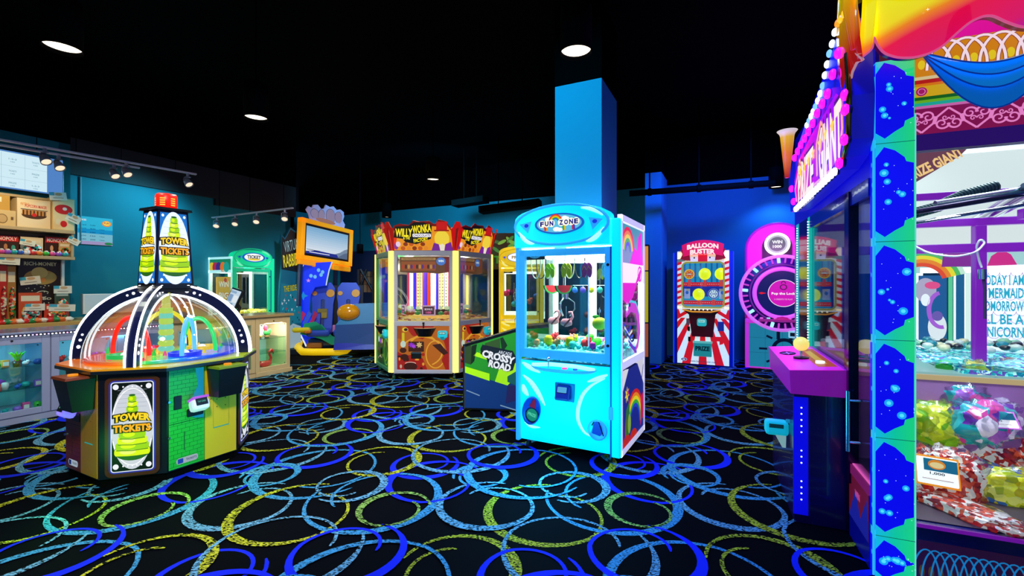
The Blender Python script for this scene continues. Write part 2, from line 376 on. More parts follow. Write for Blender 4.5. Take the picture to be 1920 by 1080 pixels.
# far end and right-hand back wall: one long line along b
BT = 7.32
def on_back(px): # point of the back wall line seen at column px
    k = (px - 960) / F; s_ = (3.98 - 8.7 * k) / (.899 + .438 * k); return Vector((3.98 - .899 * s_, 8.7 + .438 * s_, 0))
def bw(name, pxa, pxb, z0, z1, mat, off=0, th=.12):
    n_ = AX; p, q = on_back(pxa) - n_ * off, on_back(pxb) - n_ * off; m = MB()
    base = [p, q, q + n_ * th, p + n_ * th]; m.solid([v + Vector((0, 0, z0)) for v in base], [v + Vector((0, 0, z1)) for v in base], mat); return m.build(name)
struct(bw('wall_back', 560, 1215, 0, 3.4, TEAL)); struct(bw('wall_back_right', 1215, 1780, 0, 3.4, TEAL_BLUELIT)); struct(bw('wall_back_upper', 560, 1780, 3.4, CEIL, BLK))
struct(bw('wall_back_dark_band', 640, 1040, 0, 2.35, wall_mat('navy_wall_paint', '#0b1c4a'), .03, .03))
q0 = on_back(1780)
m = MB(); base = [q0, q0 - AX * 9, q0 - AX * 9 - BX * .12, q0 - BX * .12]; m.solid([v for v in base], [v + Vector((0, 0, CEIL)) for v in base], TEAL_BLUELIT); struct(m.build('wall_right'))
# pilaster and free column
def post(name, corner, wa, wb, h, mat, top=None):
    m = MB(); c = Vector((corner.x, corner.y, 0)); base = [c, c + AX * wa, c + AX * wa + BX * wb, c + BX * wb]
    m.solid(base, [v + Vector((0, 0, h)) for v in base], mat)
    if top: m.solid([v + Vector((0, 0, h)) for v in base], [v + Vector((0, 0, CEIL)) for v in base], BLK)
    return struct(m.build(name))
PY = 8.07; pc = Vector(((1240 - 960) / F * PY, PY, 0)); post('wall_pilaster', pc, .75, .28, 3.415, wall_mat('pilaster_paint', '#2f9ac8'), True)
CY = 4.6; cc = Vector(((1128 - 960) / F * CY, CY, 0)); post('wall_column', cc, .66, .50, 3.5, wall_mat('column_paint', '#1fa6cf'), True)
# teal block behind the claw machine between column and pilaster
# black ducts and beams in front of the far wall, black pipe on the right
def beam(name, pa, pb, r, label, cat):
    m = MB(); m.cyl(pa, pb, r, MATTBLACK, n=12)
    for k in (.15, .5, .85):
        c = Vector(pa).lerp(Vector(pb), k); m.cyl(c + Vector((0, 0, r)), (c.x, c.y, CEIL), .012, MATTBLACK, n=6); m.cyl(c - (Vector(pb) - Vector(pa)).normalized() * .03, c + (Vector(pb) - Vector(pa)).normalized() * .03, r * 1.25, MATTBLACK, n=12)
    return tag(m.build(name), label, cat)
beam('ceiling_pipe', W(1180, 363, 7.6), W(1452, 343, 7.0), .05, 'black sprinkler pipe crossing in front of the blue back wall', 'pipe')
for i, (xa, ya, xb, yb, Y, lb) in enumerate([(846, 386, 905, 377, 9.6, 'shorter black air duct stub high in front of the far teal wall'), (897, 398, 1010, 384, 8.6, 'longer black air duct near the square column top')]):
    a_, b_ = W(xa, ya, Y), W(xb, yb, Y - .3); m = MB(); d = (b_ - a_).normalized(); nn = Vector((-d.y, d.x, 0)) * .3
    m.solid([a_, b_, b_ + nn, a_ + nn], [v + Vector((0, 0, .12)) for v in (a_, b_, b_ + nn, a_ + nn)], MATTBLACK)
    for v in (a_.lerp(b_, .3) + nn * .5, a_.lerp(b_, .7) + nn * .5): m.cyl(v, (v.x, v.y, CEIL), .01, MATTBLACK, n=6)
    tag(m.build('air_duct'), lb, 'duct')

# pendant downlights
PL = ['black cylinder pendant over the prize shelves, nearest on the left', 'black cylinder pendant above the dome machine', 'black cylinder pendant over the square column and cyan claw machine', 'black cylinder pendant in mid room behind the chocolate themed machine',
      'small black pendant against the far wall left of the chocolate themed topper', 'black cylinder pendant before the blue back wall', 'black pendant beside the motion ride sign by the teal wall end', 'low small black pendant seen right of the big screen']
for (px, py, z, c, e), lb in zip(PEND, PL):
    p = W(px, py, (z - CH) * F / (HY - py)); r = .115 if z > 2.5 else .07
    o = thing('pendant_downlight', lb, 'ceiling light', (p.x, p.y, z), group=None)
    h = .36 if z > 2.5 else .2
    MB().lathe([(r * .93, .03), (r, 0), (r, h - .02), (r * .9, h), (.001, h)], MATTBLACK, 28).build('housing', o)
    MB().cyl((0, 0, h), (0, 0, CEIL - z), .008, MATTBLACK, n=8).build('stem', o)
    MB().lathe([(r * .93, .03), (r * .8, .055), (.001, .06)], E('#fff0d6' if i != 5 else '#ffe0c0', 3.2), 24).build('lens', o)

# track lighting
def track(label, pa, pb, n_heads, ks, rot):
    pa, pb = Vector(pa), Vector(pb); o = thing('lighting_track', label, 'track', pa); d = pb - pa
    m = MB(); q = d.to_track_quat('X', 'Z').to_matrix().to_4x4(); m.box((d.length / 2, 0, 0), (d.length, .04, .022), D('#f0e4f0', .5), .004, q); m.build('rail', o)
    for k in (.1, .5, .9): c = d * k; MB().cyl(c, (c.x, c.y, CEIL - pa.z), .004, MATTBLACK, n=6).build('suspension_wire', o)
    return [pa + d * k for k in ks]
def spot_head(p, label, aim=(.6, -.2, -.75)):
    o = thing('track_spotlight', label, 'spotlight', p, group='spotlights on the ceiling tracks')
    m = MB(); m.cyl((0, 0, -.01), (0, 0, -.05), .018, ALU, n=10); m.box((0, 0, -.06), (.07, .03, .015), ALU, .004); m.build('mount', o)
    a = Vector(aim).normalized(); q = a.to_track_quat('Z', 'Y').to_matrix().to_4x4(); q.translation = (0, 0, -.13)
    m = MB(); m.lathe([(.001, -.07), (.03, -.065), (.04, -.03), (.052, .05), (.046, .052), (.036, .0)], D('#b9b4c2', .3, .5), 18, q); m.build('lamp_head', o)
    MB().lathe([(.046, .04), (.001, .045)], E('#ffe6c4', 1.1), 16, q).build('lens', o)
    MB().tube([(-.05, 0, -.06), (-.055, 0, -.13)], .005, ALU, 6).build('yoke', o)
zt = 2.95
def tp(px, py, h=zt): return W(px, py, (h - CH) * F / (HY - py))
pa, pb = tp(-190, 228), tp(368, 327)
hs = track('long pale lighting track, outer of the pair over the prize counter', pa, pb, 3, (), 0)
def onl(pa, pb, px): # point on a 3d segment seen at column px
    k = (px - 960) / F; d = pb - pa; s_ = (k * pa.y - pa.x) / (d.x - k * d.y); return pa + d * s_
for px, lb in ((84, 'pale spotlight on the outer track before the wall screen'), (237, 'pale spotlight on the outer track, right of the close pair'), (352, 'pale spotlight at the right end of the outer track')): spot_head(onl(pa, pb, px), lb)
pa2, pb2 = tp(-190, 240), tp(262, 315)
track('shorter pale lighting track, inner of the pair over the prize counter', pa2, pb2, 2, (), 0)
for px, lb in ((110, 'pale spotlight on the inner track at the wall screen corner'), (214, 'pale spotlight on the inner track, left of the close pair')): spot_head(onl(pa2, pb2, px), lb)
pa3, pb3 = tp(398, 408, 2.6), tp(549, 390, 2.6)
track('pale lighting track crossing above the green ticket claw machine', pa3, pb3, 4, (), 0)
for px, lb in ((406, 'leftmost spotlight over the green ticket claw machine'), (441, 'second spotlight from the left over the green ticket claw machine'), (481, 'third spotlight over the green ticket claw machine'), (534, 'rightmost spotlight over the green ticket claw machine')):
    spot_head(onl(pa3, pb3, px), lb, (.2, -.6, -.7))

# ================================================================ dome ticket machine (octagonal, four players)
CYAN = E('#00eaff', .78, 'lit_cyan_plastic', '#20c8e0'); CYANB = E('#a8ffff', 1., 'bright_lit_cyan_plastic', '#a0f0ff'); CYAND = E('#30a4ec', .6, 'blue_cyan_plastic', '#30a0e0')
def ticket_tower_art(A, cx, y0, y1, hw, lit=True, tz=None, tw=None):
    """stack of green ticket rolls with the TOWER of TICKETS title"""
    g1 = E('#dcf800', 1.); g2 = E('#a4e000', .9); g3 = E('#2f7f1c', .6)
    H = y1 - y0; A.ell(cx, y0 + H * .16, hw * .98, H * .11, g3, 5.5)
    for i, (k, r) in enumerate([(.15, .98), (.215, .92), (.28, .82), (.345, .74), (.57, .38), (.63, .33), (.69, .28), (.745, .23)]):
        y = y0 + H * k; r_ = hw * r; hh = H * (.048 if k < .5 else .036)
        A.poly(rrect(cx - r_, y - hh, cx + r_, y + hh, hh * .8), g2 if i % 2 else g1, 6 + i * .4)
        A.ell(cx - r_ * .25, y, r_ * .45, hh * .6, g1 if i % 2 else E('#f0ff70', 1.), 6.2 + i * .4); A.stroke([(cx - r_ * .95, y - hh * .9), (cx, y - hh * 1.15), (cx + r_ * .95, y - hh * .9)], H * .008, g3, 6.3 + i * .4)
    A.ell(cx, y0 + H * .785, hw * .18, H * .012, g3, 10)
    ty = y0 + H * .47 if tz is None else tz
    hw = tw or hw; kw = dict(bold=.05, edge=E('#2a1400', .3), ew=.30)
    A.text('TOWER', cx, ty + H * .075, hw * 2.05, H * .085, E('#ffd81c', 1.), 14, arc=H * .02, **kw)
    A.text('OF', cx, ty + H * .013, hw * .32, H * .024, E('#fff6c0', 1.), 15, bold=.03)
    A.text('TICKETS', cx, ty - H * .055, hw * 2.1, H * .085, E('#ffb010', 1.), 14, **kw)
TT = Vector((-2.825, 3.715, 0)); o = thing('ticket_dome_machine', 'octagonal arcade machine with lit glass dome and tapered lit tower on top', 'arcade machine', TT, R(18)); o.scale = (.92, .92, .985)
def octo(c, d, z): # half chamfer c, distance d
    return [(c, -d, z), (d, -c, z), (d, c, z), (c, d, z), (-c, d, z), (-d, c, z), (-d, -c, z), (-c, -d, z)]
m = MB(); m.solid(octo(.215, .60, .06), octo(.215, .60, .80), D('#101226', .3, name='navy_cabinet')); m.solid(octo(.21, .585, 0), octo(.21, .585, .06), MATTBLACK); m.build('cabinet', o)
m = MB(); ctm = ramp_mat('orange_laminate_green_lit', [(0, '#ff7a18'), (.45, '#f0a818'), (1, '#b8c81c')], 0, -.6, .6, .25, .25, 0, .5)  # orange laminate; the green light on its right end is blended into the colour
m.solid(octo(.235, .665, .805), octo(.235, .665, .828), D('#17202c', .3)); m.solid(octo(.235, .66, .828), octo(.235, .66, .842), ctm); m.build('counter_top', o)
s2 = math.sqrt(.5)
rim = E('#30a8d8', .7, 'lit_edge')
for i, (nx, ny) in enumerate(((s2, -s2), (s2, s2), (-s2, s2), (-s2, -s2))):
    # viewer facing the face: u to the right
    ux, uy = -ny, nx; dl = (.215 + .60) * s2; M = frame((nx * dl, ny * dl, 0), (ux, uy, 0), (0, 0, 1)); w_ = .544
    col = ['#2cc040', '#2040a8', '#1a8a90', '#8a2416'][i]; dk = ['#0f6a18', '#102878', '#0f5a60', '#4a1008'][i]
    red = i in (3,)
    m = MB(); m.prism(rrect(-w_ / 2 + .01, .07, .0, .795), .001, D(col, .3, name='brick_print'), M @ Matrix.Translation((0, 0, .006)))
    A = Art(m, M @ Matrix.Translation((0, 0, .006))); dkm = D(dk, .35); x0 = -w_ / 2 + .012
    for r_ in range(24):
        A.rect(x0, .085 + r_ * .03, -.003, .0872 + r_ * .03, dkm, 1)
        for c_ in range(5): xx = x0 + .03 + c_ * .058 + (r_ % 2) * .028; A.rect(xx, .087 + r_ * .03, xx + .0025, .115 + r_ * .03, dkm, 1) if xx < -.01 else None
    if not red:
        A.poly([(-.09, .42), (-.005, .4), (-.005, .79), (-.07, .79), (-.05, .66), (-.10, .56)], E('#18b8e8', .5), 2)
    A.rect(x0, .40, -.003, .404, D('#0a2a10'), 2); A.rect(-.155, .19, -.149, .33, D('#0a5030'), 2)
    A.poly(rrect(-.21, .095, -.05, .14, .02), E('#d0e4f4', .5), 2); A.rect(-.20, .10, -.16, .135, D('#2848c0'), 3, .004); A.text('TICKETS', -.10, .118, .08, .016, D('#203060'), 3)
    m.build('brick_door', o)
    m = MB(); m.prism(rrect(.004, .07, w_ / 2 - .008, .795), .006, D('#ffcc20' if not red else '#d88a20', .35, name='yellow_panel'), M @ Matrix.Translation((0, 0, .008)))
    A = Art(m, M @ Matrix.Translation((0, 0, .008)))
    A.stroke([(.07, .30), (.20, .30), (.20, .55), (.07, .55)], .0025, D('#8a6408'), 1, True)
    for u_, v_ in ((.10, .52), (.17, .52), (.10, .46), (.17, .46), (.05, .53)): A.ell(u_, v_, .005, .005, D('#3a2a08'), 1, n=8)
    A.rect(.07, .295, .20, .303, E('#30c8c8', .5), 2)
    m.build('yellow_door', o)
    # ticket hopper
    hp = bpy.data.objects.new('ticket_hopper', None); COL.objects.link(hp); hp.parent = o; q = M.copy(); hp.matrix_local = q
    def H8(u0, u1, w1, z): return [(u0, z, .01), (u1, z, .01), (u1 - .005, z, w1), (u0 + .005, z, w1)]
    m = MB(); m.solid(H8(.035, .235, .135, .555), H8(.015, .255, .175, .775), BLACK); b_ = m.build('bucket', o); b_.parent = o; b_.matrix_local = M
    bpy.data.objects.remove(hp)
    m = MB(); m.solid(H8(.01, .26, .185, .778), H8(.015, .255, .18, .795), D(['#7f9a14', '#7f9a14', '#7f9a14', '#8a3a10'][i], .35)); m.cyl((.135, .795, .10), (.135, .806, .10), .03, E('#ff9a10', .9)); l_ = m.build('hopper_lid', o); l_.matrix_local = M
    # card reader
    m = MB(); m.prism(rrect(-.135, .43, -.01, .49, .01), .01, BLACK, M @ Matrix.Translation((0, 0, .012))); c = m.build('reader_plate', o)
    m = MB(); q = M @ Matrix.Translation((-.07, .55, .06)) @ Matrix.Rotation(R(-25), 4, 'X')
    m.box((0, -.03, -.012), (.13, .09, .09), E('#c8d8f4' if not red else '#8058ff', .55 if not red else .9, base='#e0e8ff'), .025, q); m.box((0, .018, -.005), (.125, .02, .09), E('#c860ff', .8) if not red else E('#30ffa0', 1.2), .008, q)
    A = Art(m, q @ Matrix.Translation((0, -.01, .034))); A.rect(-.045, -.035, .045, .022, BLACK, 1, .006); A.text('TAP CARD', 0, -.006, .06, .012, E('#50c8a0', .8), 2); m.build('card_reader', o)
    m = MB(); m.box((-.20, .555, .008), (.055, .10, .01), BLACK, .003, M); m.cyl((-.262, .57, .006), (-.262, .57, .016), .009, CHROME, n=12, M=M); m.cyl((-.262, .31, .006), (-.262, .31, .016), .009, CHROME, n=12, M=M); m.build('coin_plate', o)
    # lit tower panel on the chamfer between this side and the next
for i, (nx, ny) in enumerate(((0, -1), (1, 0), (0, 1), (-1, 0))):
    M = frame((nx * .602, ny * .602, 0), (-ny, nx, 0), (0, 0, 1)) @ Matrix.Scale(1.15, 4, (1, 0, 0)); m = MB(); A = Art(m, M)
    m.prism(rrect(-.15, .07, .15, .775, .04), .012, D('#5a2c1c', .3), M @ Matrix.Translation((0, 0, .012)))
    A = Art(m, M @ Matrix.Translation((0, 0, .0125))); A.poly(rrect(-.128, .095, .128, .75, .03), E('#3840c8', .6), 1); A.poly(rrect(-.118, .105, .118, .74, .02), E('#e8f0ff', .95), 2); A.poly(rrect(-.112, .111, .112, .734, .015), D('#07070c'), 3)
    A.ell(0, .42, .115, .30, E('#dfe4ee', .85), 4, n=40); A.ring(0, .42, .112, .27, .006, E('#ffffff', 1.), 5, 20, 160); A.ring(0, .42, .112, .27, .006, E('#ffffff', 1.), 5, 200, 340)
    for r_ in range(5): A.rect(-.08, .56 + r_ * .03, .08, .562 + r_ * .03, E('#a8b0c0', .8), 5)
    for v_ in (.145, .705):
        for u_ in (-.09, .09): A.ell(u_, v_, .016, .019, E('#f4f6ff', 1.), 5, n=18)
        for k in range(5): A.ell(-.05 + k * .025, v_, .005, .006, E('#f4f6ff', 1.), 5, n=10)
    ticket_tower_art(A, 0, .15, .78, .100, tw=.098); m.build('tower_light_panel', o)
# playfield inside the dome
m = MB(); m.lathe([(.001, .845), (.54, .845), (.54, .86), (.50, .865), (.42, .858), (.001, .862)], ramp_mat('playfield_print', [(0, '#e02010'), (.35, '#e07010'), (.55, '#28c040'), (.8, '#1060e0'), (1, '#2030e0')], 0, -.5, .5, .7, .2, .0, .5), 40)
m.build('playfield', o)
m = MB(); random.seed(5)
for k in range(4):
    a = R(45 + 90 * k); c = (math.cos(a) * .3, math.sin(a) * .3); cl = ['#1830ff', '#f0c818', '#ff2010', '#20c858'][(k + 1) % 4]
    m.lathe([(.12, 0), (.12, .03), (.10, .03), (.10, .006), (.001, .006)], E(cl, .9), 28, Matrix.Translation((c[0], c[1], .862)))
    m.ball((c[0], c[1], .885), (.03, .03, .02), E('#ffffff', 1.))
m.build('score_rings', o)
m = MB()
for k, (cl, a, r, rr) in enumerate([('#ff2412', 200, .23, .22), ('#60c8ff', 330, .22, .21), ('#e8d820', 110, .25, .24), ('#28e070', 20, .24, .20)]):
    ca = R(a); bx, by = math.cos(ca) * .24, math.sin(ca) * .24; tx, ty = -math.sin(R(a + 35)), math.cos(R(a + 35))
    m.tube([(bx + tx * rr * math.cos(PI * t / 20), by + ty * rr * math.cos(PI * t / 20), .87 + rr * 1.35 * math.sin(PI * t / 20)) for t in range(21)], .017, E(cl, 1.1), 10)
m.build('ball_loops', o)
for k in range(26):
    pass
m = MB()
for k in range(22):
    a = random.uniform(0, 6.28); r = random.uniform(.12, .5); cl = random.choice(['#20e040', '#ffe020', '#ff2018', '#30c0ff', '#ff40a0'])
    m.cyl((math.cos(a) * r, math.sin(a) * r, .86), (math.cos(a) * r, math.sin(a) * r, .86 + random.uniform(.02, .06)), .018, E(cl, .8), r1=.004, n=8)
tag(m.build('target_pegs', o), kind='stuff')
m = MB(); m.cyl((0, 0, .86), (0, 0, 1.36), .045, E('#e8e870', .7), r1=.03, n=16)
for k in range(8): m.lathe([(.05, 0), (.062 - k * .002, .02), (.05, .04)], E('#c8f060' if k % 2 else '#80e8d0', .8), 18, Matrix.Translation((0, 0, .88 + k * .045)))
m.build('ticket_column', o)
# dome glass and the four lit ribs
def dz(r): return .845 + .575 * math.sqrt(max(0, 1 - (r / .60) ** 2)) ** .92
prof = [(.555 * math.cos(R(t)), .845 + .50 * math.sin(R(t)) ** .95) for t in range(0, 91, 5)]; prof[-1] = (.001, 1.345)
MB().lathe(prof, glass('#fbfffe', .12), 48).build('glass_dome', o)
for k in range(4):
    a = R(90 * k - 90); c, s_ = math.cos(a), math.sin(a); arc = []
    for t in range(0, 86, 5): arc.append((math.cos(R(t)), math.sin(R(t)) ** .95))
    def pt(q, ro, rz, off): r_ = ro * q[0]; return (r_ * c - off * s_, r_ * s_ + off * c, .845 + rz * q[1])
    hwid = .032
    m = MB(); out = []
    for q in arc: out.append([pt(q, .655, .585, -hwid), pt(q, .655, .585, hwid), pt(q, .575, .51, hwid), pt(q, .575, .51, -hwid)])
    for u_, v_ in zip(out[:-1], out[1:]): m.solid(u_, v_, D('#0c1440', .25, name='navy_rib'), caps=False)
    m.add(out[0], [(0, 1, 2, 3)], BLACK); m.add(out[-1], [(3, 2, 1, 0)], BLACK)
    r_ = m.build('dome_rib', o)
    for off in (-hwid, hwid):
        MB().tube([pt(q, .662, .592, off) for q in arc], .008, LEDW, 8).build('light_tube', r_)
        MB().tube([pt(q, .566, .502, off) for q in arc], .008, E('#e8f8ff', 2.6), 8).build('light_tube', r_)
    for off in (-hwid - .002, hwid + .002):
        for t, rr in ((9, .014), (14.5, .011), (19, .009), (64, .009), (68.5, .012), (74, .015)):
            q = (math.cos(R(t)), math.sin(R(t)) ** .95); p = pt(q, .615, .548, off); p2 = pt(q, .615, .548, off * 1.08); MB().cyl(p, p2, rr, E('#f0f4ff', 1.4), n=14).build('rib_lamp', r_)
# tower
m = MB()
def sq(hw, z, rot=45): return [(hw * math.sqrt(2) * math.cos(R(rot + 45 + 90 * k)), hw * math.sqrt(2) * math.sin(R(rot + 45 + 90 * k)), z) for k in range(4)]
m.solid(sq(.20, 1.395), sq(.20, 1.42), BLACK); m.solid(sq(.178, 1.42), sq(.140, 2.03), D('#0b0c18', .3)); m.solid(sq(.170, 2.03), sq(.165, 2.05), BLACK); m.solid(sq(.20, 1.37), sq(.19, 1.395), DARKMETAL); m.build('tower_frame', o).scale = (.84, .84, 1)
for k in range(4):
    a = R(45 + 90 * k); n_ = Vector((math.cos(a), math.sin(a), 0)); b0 = n_ * .1795 + Vector((0, 0, 1.42)); t0 = n_ * .1415 + Vector((0, 0, 2.03)); up = (t0 - b0); L = up.length
    M = frame(b0, (-n_.y, n_.x, 0), up); m = MB(); A = Art(m, M)
    A.poly([(-.155, .02), (.155, .02), (.122, L - .02), (-.122, L - .02)], E('#1878d8', .9) if k != 2 else E('#1878d8', .9), 1)
    def el(q): return q
    pts = ell(0, L * .5, .158, L * .485, 40); pts = [(x * (1.0 - .2 * (y / L)), y) for x, y in pts]; A.poly(pts, E('#dceaff', 1.25), 2)
    for r_ in range(9):
        yy = .12 + r_ * .05; A.rect(-.10, yy, .10, yy + .002, E('#a8c0f0', 1.), 3)
    ticket_tower_art(A, 0, .04, .70, .150, tz=.315, tw=.125)
    A.poly([(-.035, .46), (.035, .46), (.016, .56), (-.016, .56)], E('#ffffcc', 1.3), 2.5)
    for u_, v_, r_ in ((-.125, .045, .014), (.125, .045, .014), (-.105, .085, .008), (.105, .085, .008), (-.1, L - .045, .012), (.1, L - .045, .012)): A.ell(u_, v_, r_, r_, E('#e8f4ff', 1.2), 5, n=14)
    m.build('tower_light_panel', o).scale = (.84, .84, 1)
m = MB(); m.lathe([(.001, 2.05), (.085, 2.05), (.085, 2.16), (.075, 2.175), (.001, 2.178)], E('#ff1408', .95, base='#ff2010'), 6); m.build('beacon_shell', o)
m = MB()
for k in range(6):
    a = R(30 + 60 * k); n_ = (math.cos(a), math.sin(a)); M = frame((n_[0] * .0745, n_[1] * .0745, 2.11), (-n_[1], n_[0], 0), (0, 0, 1)); A = Art(m, M)
    for j in range(4): A.rect(-.02, -.035 + j * .018, .02, -.025 + j * .018, E('#ffc040', 1.2), 2)
m.build('beacon_lamps', o)
lamp('green_glow_fill', 'POINT', TT + Vector((.75, -.62, .30)), 3.5, '#30ff40', .15)  # point lamps added for the green glow on the carpet
lamp('green_glow_fill', 'POINT', TT + Vector((.1, -1.0, .2)), 3, '#40ff70', .15)
lamp('dome_machine_light', 'POINT', TT + Vector((0, 0, 1.12)), 9, '#c0e8ff', .12)

# ================================================================ crane machines
def plush(m, c, r, col, seed, kind=0):
    cm = D(col, .8)
    m.ball(c, (r, r * .8, r * .85), cm, 12, 8, amp=.25, seed=seed)
    if kind == 0:
        m.ball((c[0] + r * .6, c[1] - r * .3, c[2] + r * .6), r * .55, cm, 10, 7); m.ball((c[0] + r * .9, c[1] - r * .2, c[2] + r * 1.1), r * .2, cm, 8, 6); m.ball((c[0] + r * .3, c[1] - r * .2, c[2] + r * 1.1), r * .2, cm, 8, 6)
    elif kind == 1: m.lathe([(r * .5, 0), (r * .75, r * .4), (r * .5, r * .8), (.001, r * .9)], cm, 10, Matrix.Translation((c[0] - r * .3, c[1], c[2] + r * .1)))
def crane_machine(name, label, loc, rot, Wd, Dp, bodycol, lit, title, sub_art, H=1.95):
    o = thing(name, label, 'claw machine', loc, rot)
    body, bright, edge = lit
    # lower cabinet: bulged front skin
    m = MB(); zs = .08; zt = .76
    m.b2((0.02, .04, zs), (Wd - .02, Dp, zt), D(bodycol, .3)); m.build('cabinet', o)
    m = MB(); nU, nV = 18, 14; vs = []
    for j in range(nV + 1):
        for i in range(nU + 1):
            u, v = i / nU, j / nV; bul = .035 * (math.sin(PI * u) ** .5) * (math.sin(PI * v) ** .5) + .018 * math.sin(PI * u) ** 2 * math.sin(2 * PI * v)
            vs.append((u * (Wd - .07), .035 - bul, zs + v * (zt - zs)))
    m.add(vs, [(j * (nU + 1) + i, j * (nU + 1) + i + 1, (j + 1) * (nU + 1) + i + 1, (j + 1) * (nU + 1) + i) for j in range(nV) for i in range(nU)], body, True)
    m.build('front_skin', o)
    def skinY(u, v):
        u = u / (Wd - .07); v = (v - zs) / (zt - zs); return .035 - (.035 * (max(0, math.sin(PI * u)) ** .5) * (max(0, math.sin(PI * v)) ** .5) + .018 * math.sin(PI * u) ** 2 * math.sin(2 * PI * v))
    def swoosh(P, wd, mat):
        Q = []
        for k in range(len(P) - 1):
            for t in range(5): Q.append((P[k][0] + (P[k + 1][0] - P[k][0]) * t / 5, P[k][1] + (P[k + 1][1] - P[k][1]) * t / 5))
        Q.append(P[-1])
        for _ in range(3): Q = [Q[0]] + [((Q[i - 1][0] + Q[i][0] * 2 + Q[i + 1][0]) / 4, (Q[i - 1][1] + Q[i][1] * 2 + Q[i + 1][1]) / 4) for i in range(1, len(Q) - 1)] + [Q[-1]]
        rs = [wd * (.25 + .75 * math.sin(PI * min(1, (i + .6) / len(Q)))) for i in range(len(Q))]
        pts = [(x * Wd, skinY(x * Wd, z) + .004, z) for x, z in Q]; MB().tube(pts, rs, mat, 8).build('painted_highlight', o)  # brighter glowing ridges stand in for the highlights on the moulding
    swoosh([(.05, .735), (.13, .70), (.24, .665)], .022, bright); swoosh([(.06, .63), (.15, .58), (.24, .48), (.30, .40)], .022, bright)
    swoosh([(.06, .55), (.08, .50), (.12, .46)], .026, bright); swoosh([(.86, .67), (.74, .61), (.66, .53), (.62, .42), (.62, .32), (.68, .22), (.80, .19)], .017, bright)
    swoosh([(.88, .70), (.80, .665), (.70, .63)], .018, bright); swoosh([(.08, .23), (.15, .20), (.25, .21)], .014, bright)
    # joystick shelf
    m = MB(); m.lathe([(.001, 0), (.24, 0), (.27, .02), (.27, .028)], edge, 28, Matrix.Translation((Wd * .48, -.005, .705)), 1.05, .45); m.tube([(Wd * .48 - .27, -.02, .735), (Wd * .48 - .1, -.01, .75), (Wd * .48 + .1, -.01, .75), (Wd * .48 + .27, -.02, .735)], .016, bright, 8); m.build('control_shelf', o)
    j = MB(); j.cyl((Wd * .36, -.05, .725), (Wd * .36, -.05, .79), .005, CHROME, n=8); j.ball((Wd * .36, -.05, .8), .016, CHROME); j.build('joystick', o)
    m = MB(); m.cyl((Wd * .52, -.06, .73), (Wd * .52, -.06, .742), .022, E('#ff50c0', 1.)); m.cyl((Wd * .62, -.06, .73), (Wd * .62, -.06, .74), .018, E('#3048ff', 1.)); m.build('push_button', o)
    # card reader
    cx = Wd * .49; yk = skinY(cx, .52); m = MB(); m.b2((cx - .085, yk - .01, .445), (cx + .085, yk + .03, .60), D('#1878b0', .3), .004); m.build('reader_plate', o)
    m = MB(); q = Matrix.Translation((cx - .005, yk - .035, .525)) @ Matrix.Rotation(R(-20), 4, 'X'); m.box((0, 0, 0), (.12, .05, .12), E('#1030e0', .5), .015, q); A = Art(m, q @ ffront(0, -.0255, 0)); A.rect(-.04, 0, .04, .045, E('#58b8f0', .8), 1, .006); A.rect(-.045, -.005, .045, .0, CHROME, 1); m.build('card_reader', o)
    # prize hatch left, chute right
    m = MB(); x = Wd * .17; y = skinY(x, .34); q = Matrix.Translation((x, y - .012, .345)) @ Matrix.Rotation(R(14), 4, 'Y'); m.lathe([(.001, 0), (.075, 0), (.085, .012), (.078, .022)], D('#1858c8', .25), 32, q @ Matrix.Rotation(R(90), 4, 'X') , 1.0, 1.45)
    A = Art(m, q @ ffront(0, -.014, 0)); A.ell(.015, -.035, .062, .062, D('#14082c'), 2); A.ell(.015, -.03, .052, .052, E('#18a080', .7), 3); A.text('PRIZE', .015, -.028, .075, .026, E('#60e8c0', .9), 4, .02); A.poly([(-.03, .03), (.0, .11), (.02, .09), (.03, .03)], E('#8a1058', .6), 2); m.build('prize_hatch', o)
    m = MB(); x = Wd * .80; y = skinY(x, .26); q = Matrix.Translation((x, y - .006, .265)); m.lathe([(.001, 0), (.075, 0), (.082, .012), (.07, .02)], CYAND, 32, q @ Matrix.Rotation(R(90), 4, 'X')); A = Art(m, q @ ffront(0, -.01, 0)); A.poly([(-.045, -.03), (-.03, .05), (.0, .075), (.035, .03), (.045, -.02), (.02, -.045)], E('#0838e8', .8), 2); A.stroke([(-.045, .03), (-.02, .075), (.01, .07), (.05, -.04)], .008, MATTBLACK, 3); m.build('coin_chute', o)
    m = MB(); m.b2((Wd * .90, -.012, .36), (Wd * .94, .03, .46), CYAND, .004); m.build('lock_plate', o)
    m = MB(); m.b2((Wd - .07, -.006, .07), (Wd, .05, H - .03), body, .012); m.b2((-.005, -.006, .07), (.03, .05, H - .1), edge, .01); m.b2((Wd - .078, -.008, .07), (Wd - .066, .02, H - .25), D('#2070c0', .3)); m.build('corner_post', o)
    # window door
    m = MB(); z0, z1 = .79, 1.70; xl, xr = .03, Wd - .075; f = edge
    for lo, hi in (((xl, .0, z0), (xr, .045, z0 + .075)), ((xl, .0, z1 - .055), (xr, .045, z1)), ((xl, .0, z0), (xl + .05, .045, z1)), ((xr - .05, .0, z0), (xr, .045, z1))): m.b2(lo, hi, f, .006)
    m.build('window_frame', o); m = MB()
    for z in (.93, 1.56): m.cyl((xr - .022, -.004, z), (xr - .022, .004, z), .012, BLACK, n=12)
    m.build('door_lock', o)
    MB().b2((xl + .045, .018, z0 + .07), (xr - .045, .022, z1 - .05), GLASS).build('front_glass', o)
    wf = E('#f4fff8', .7, base='#ffffff')
    m = MB()
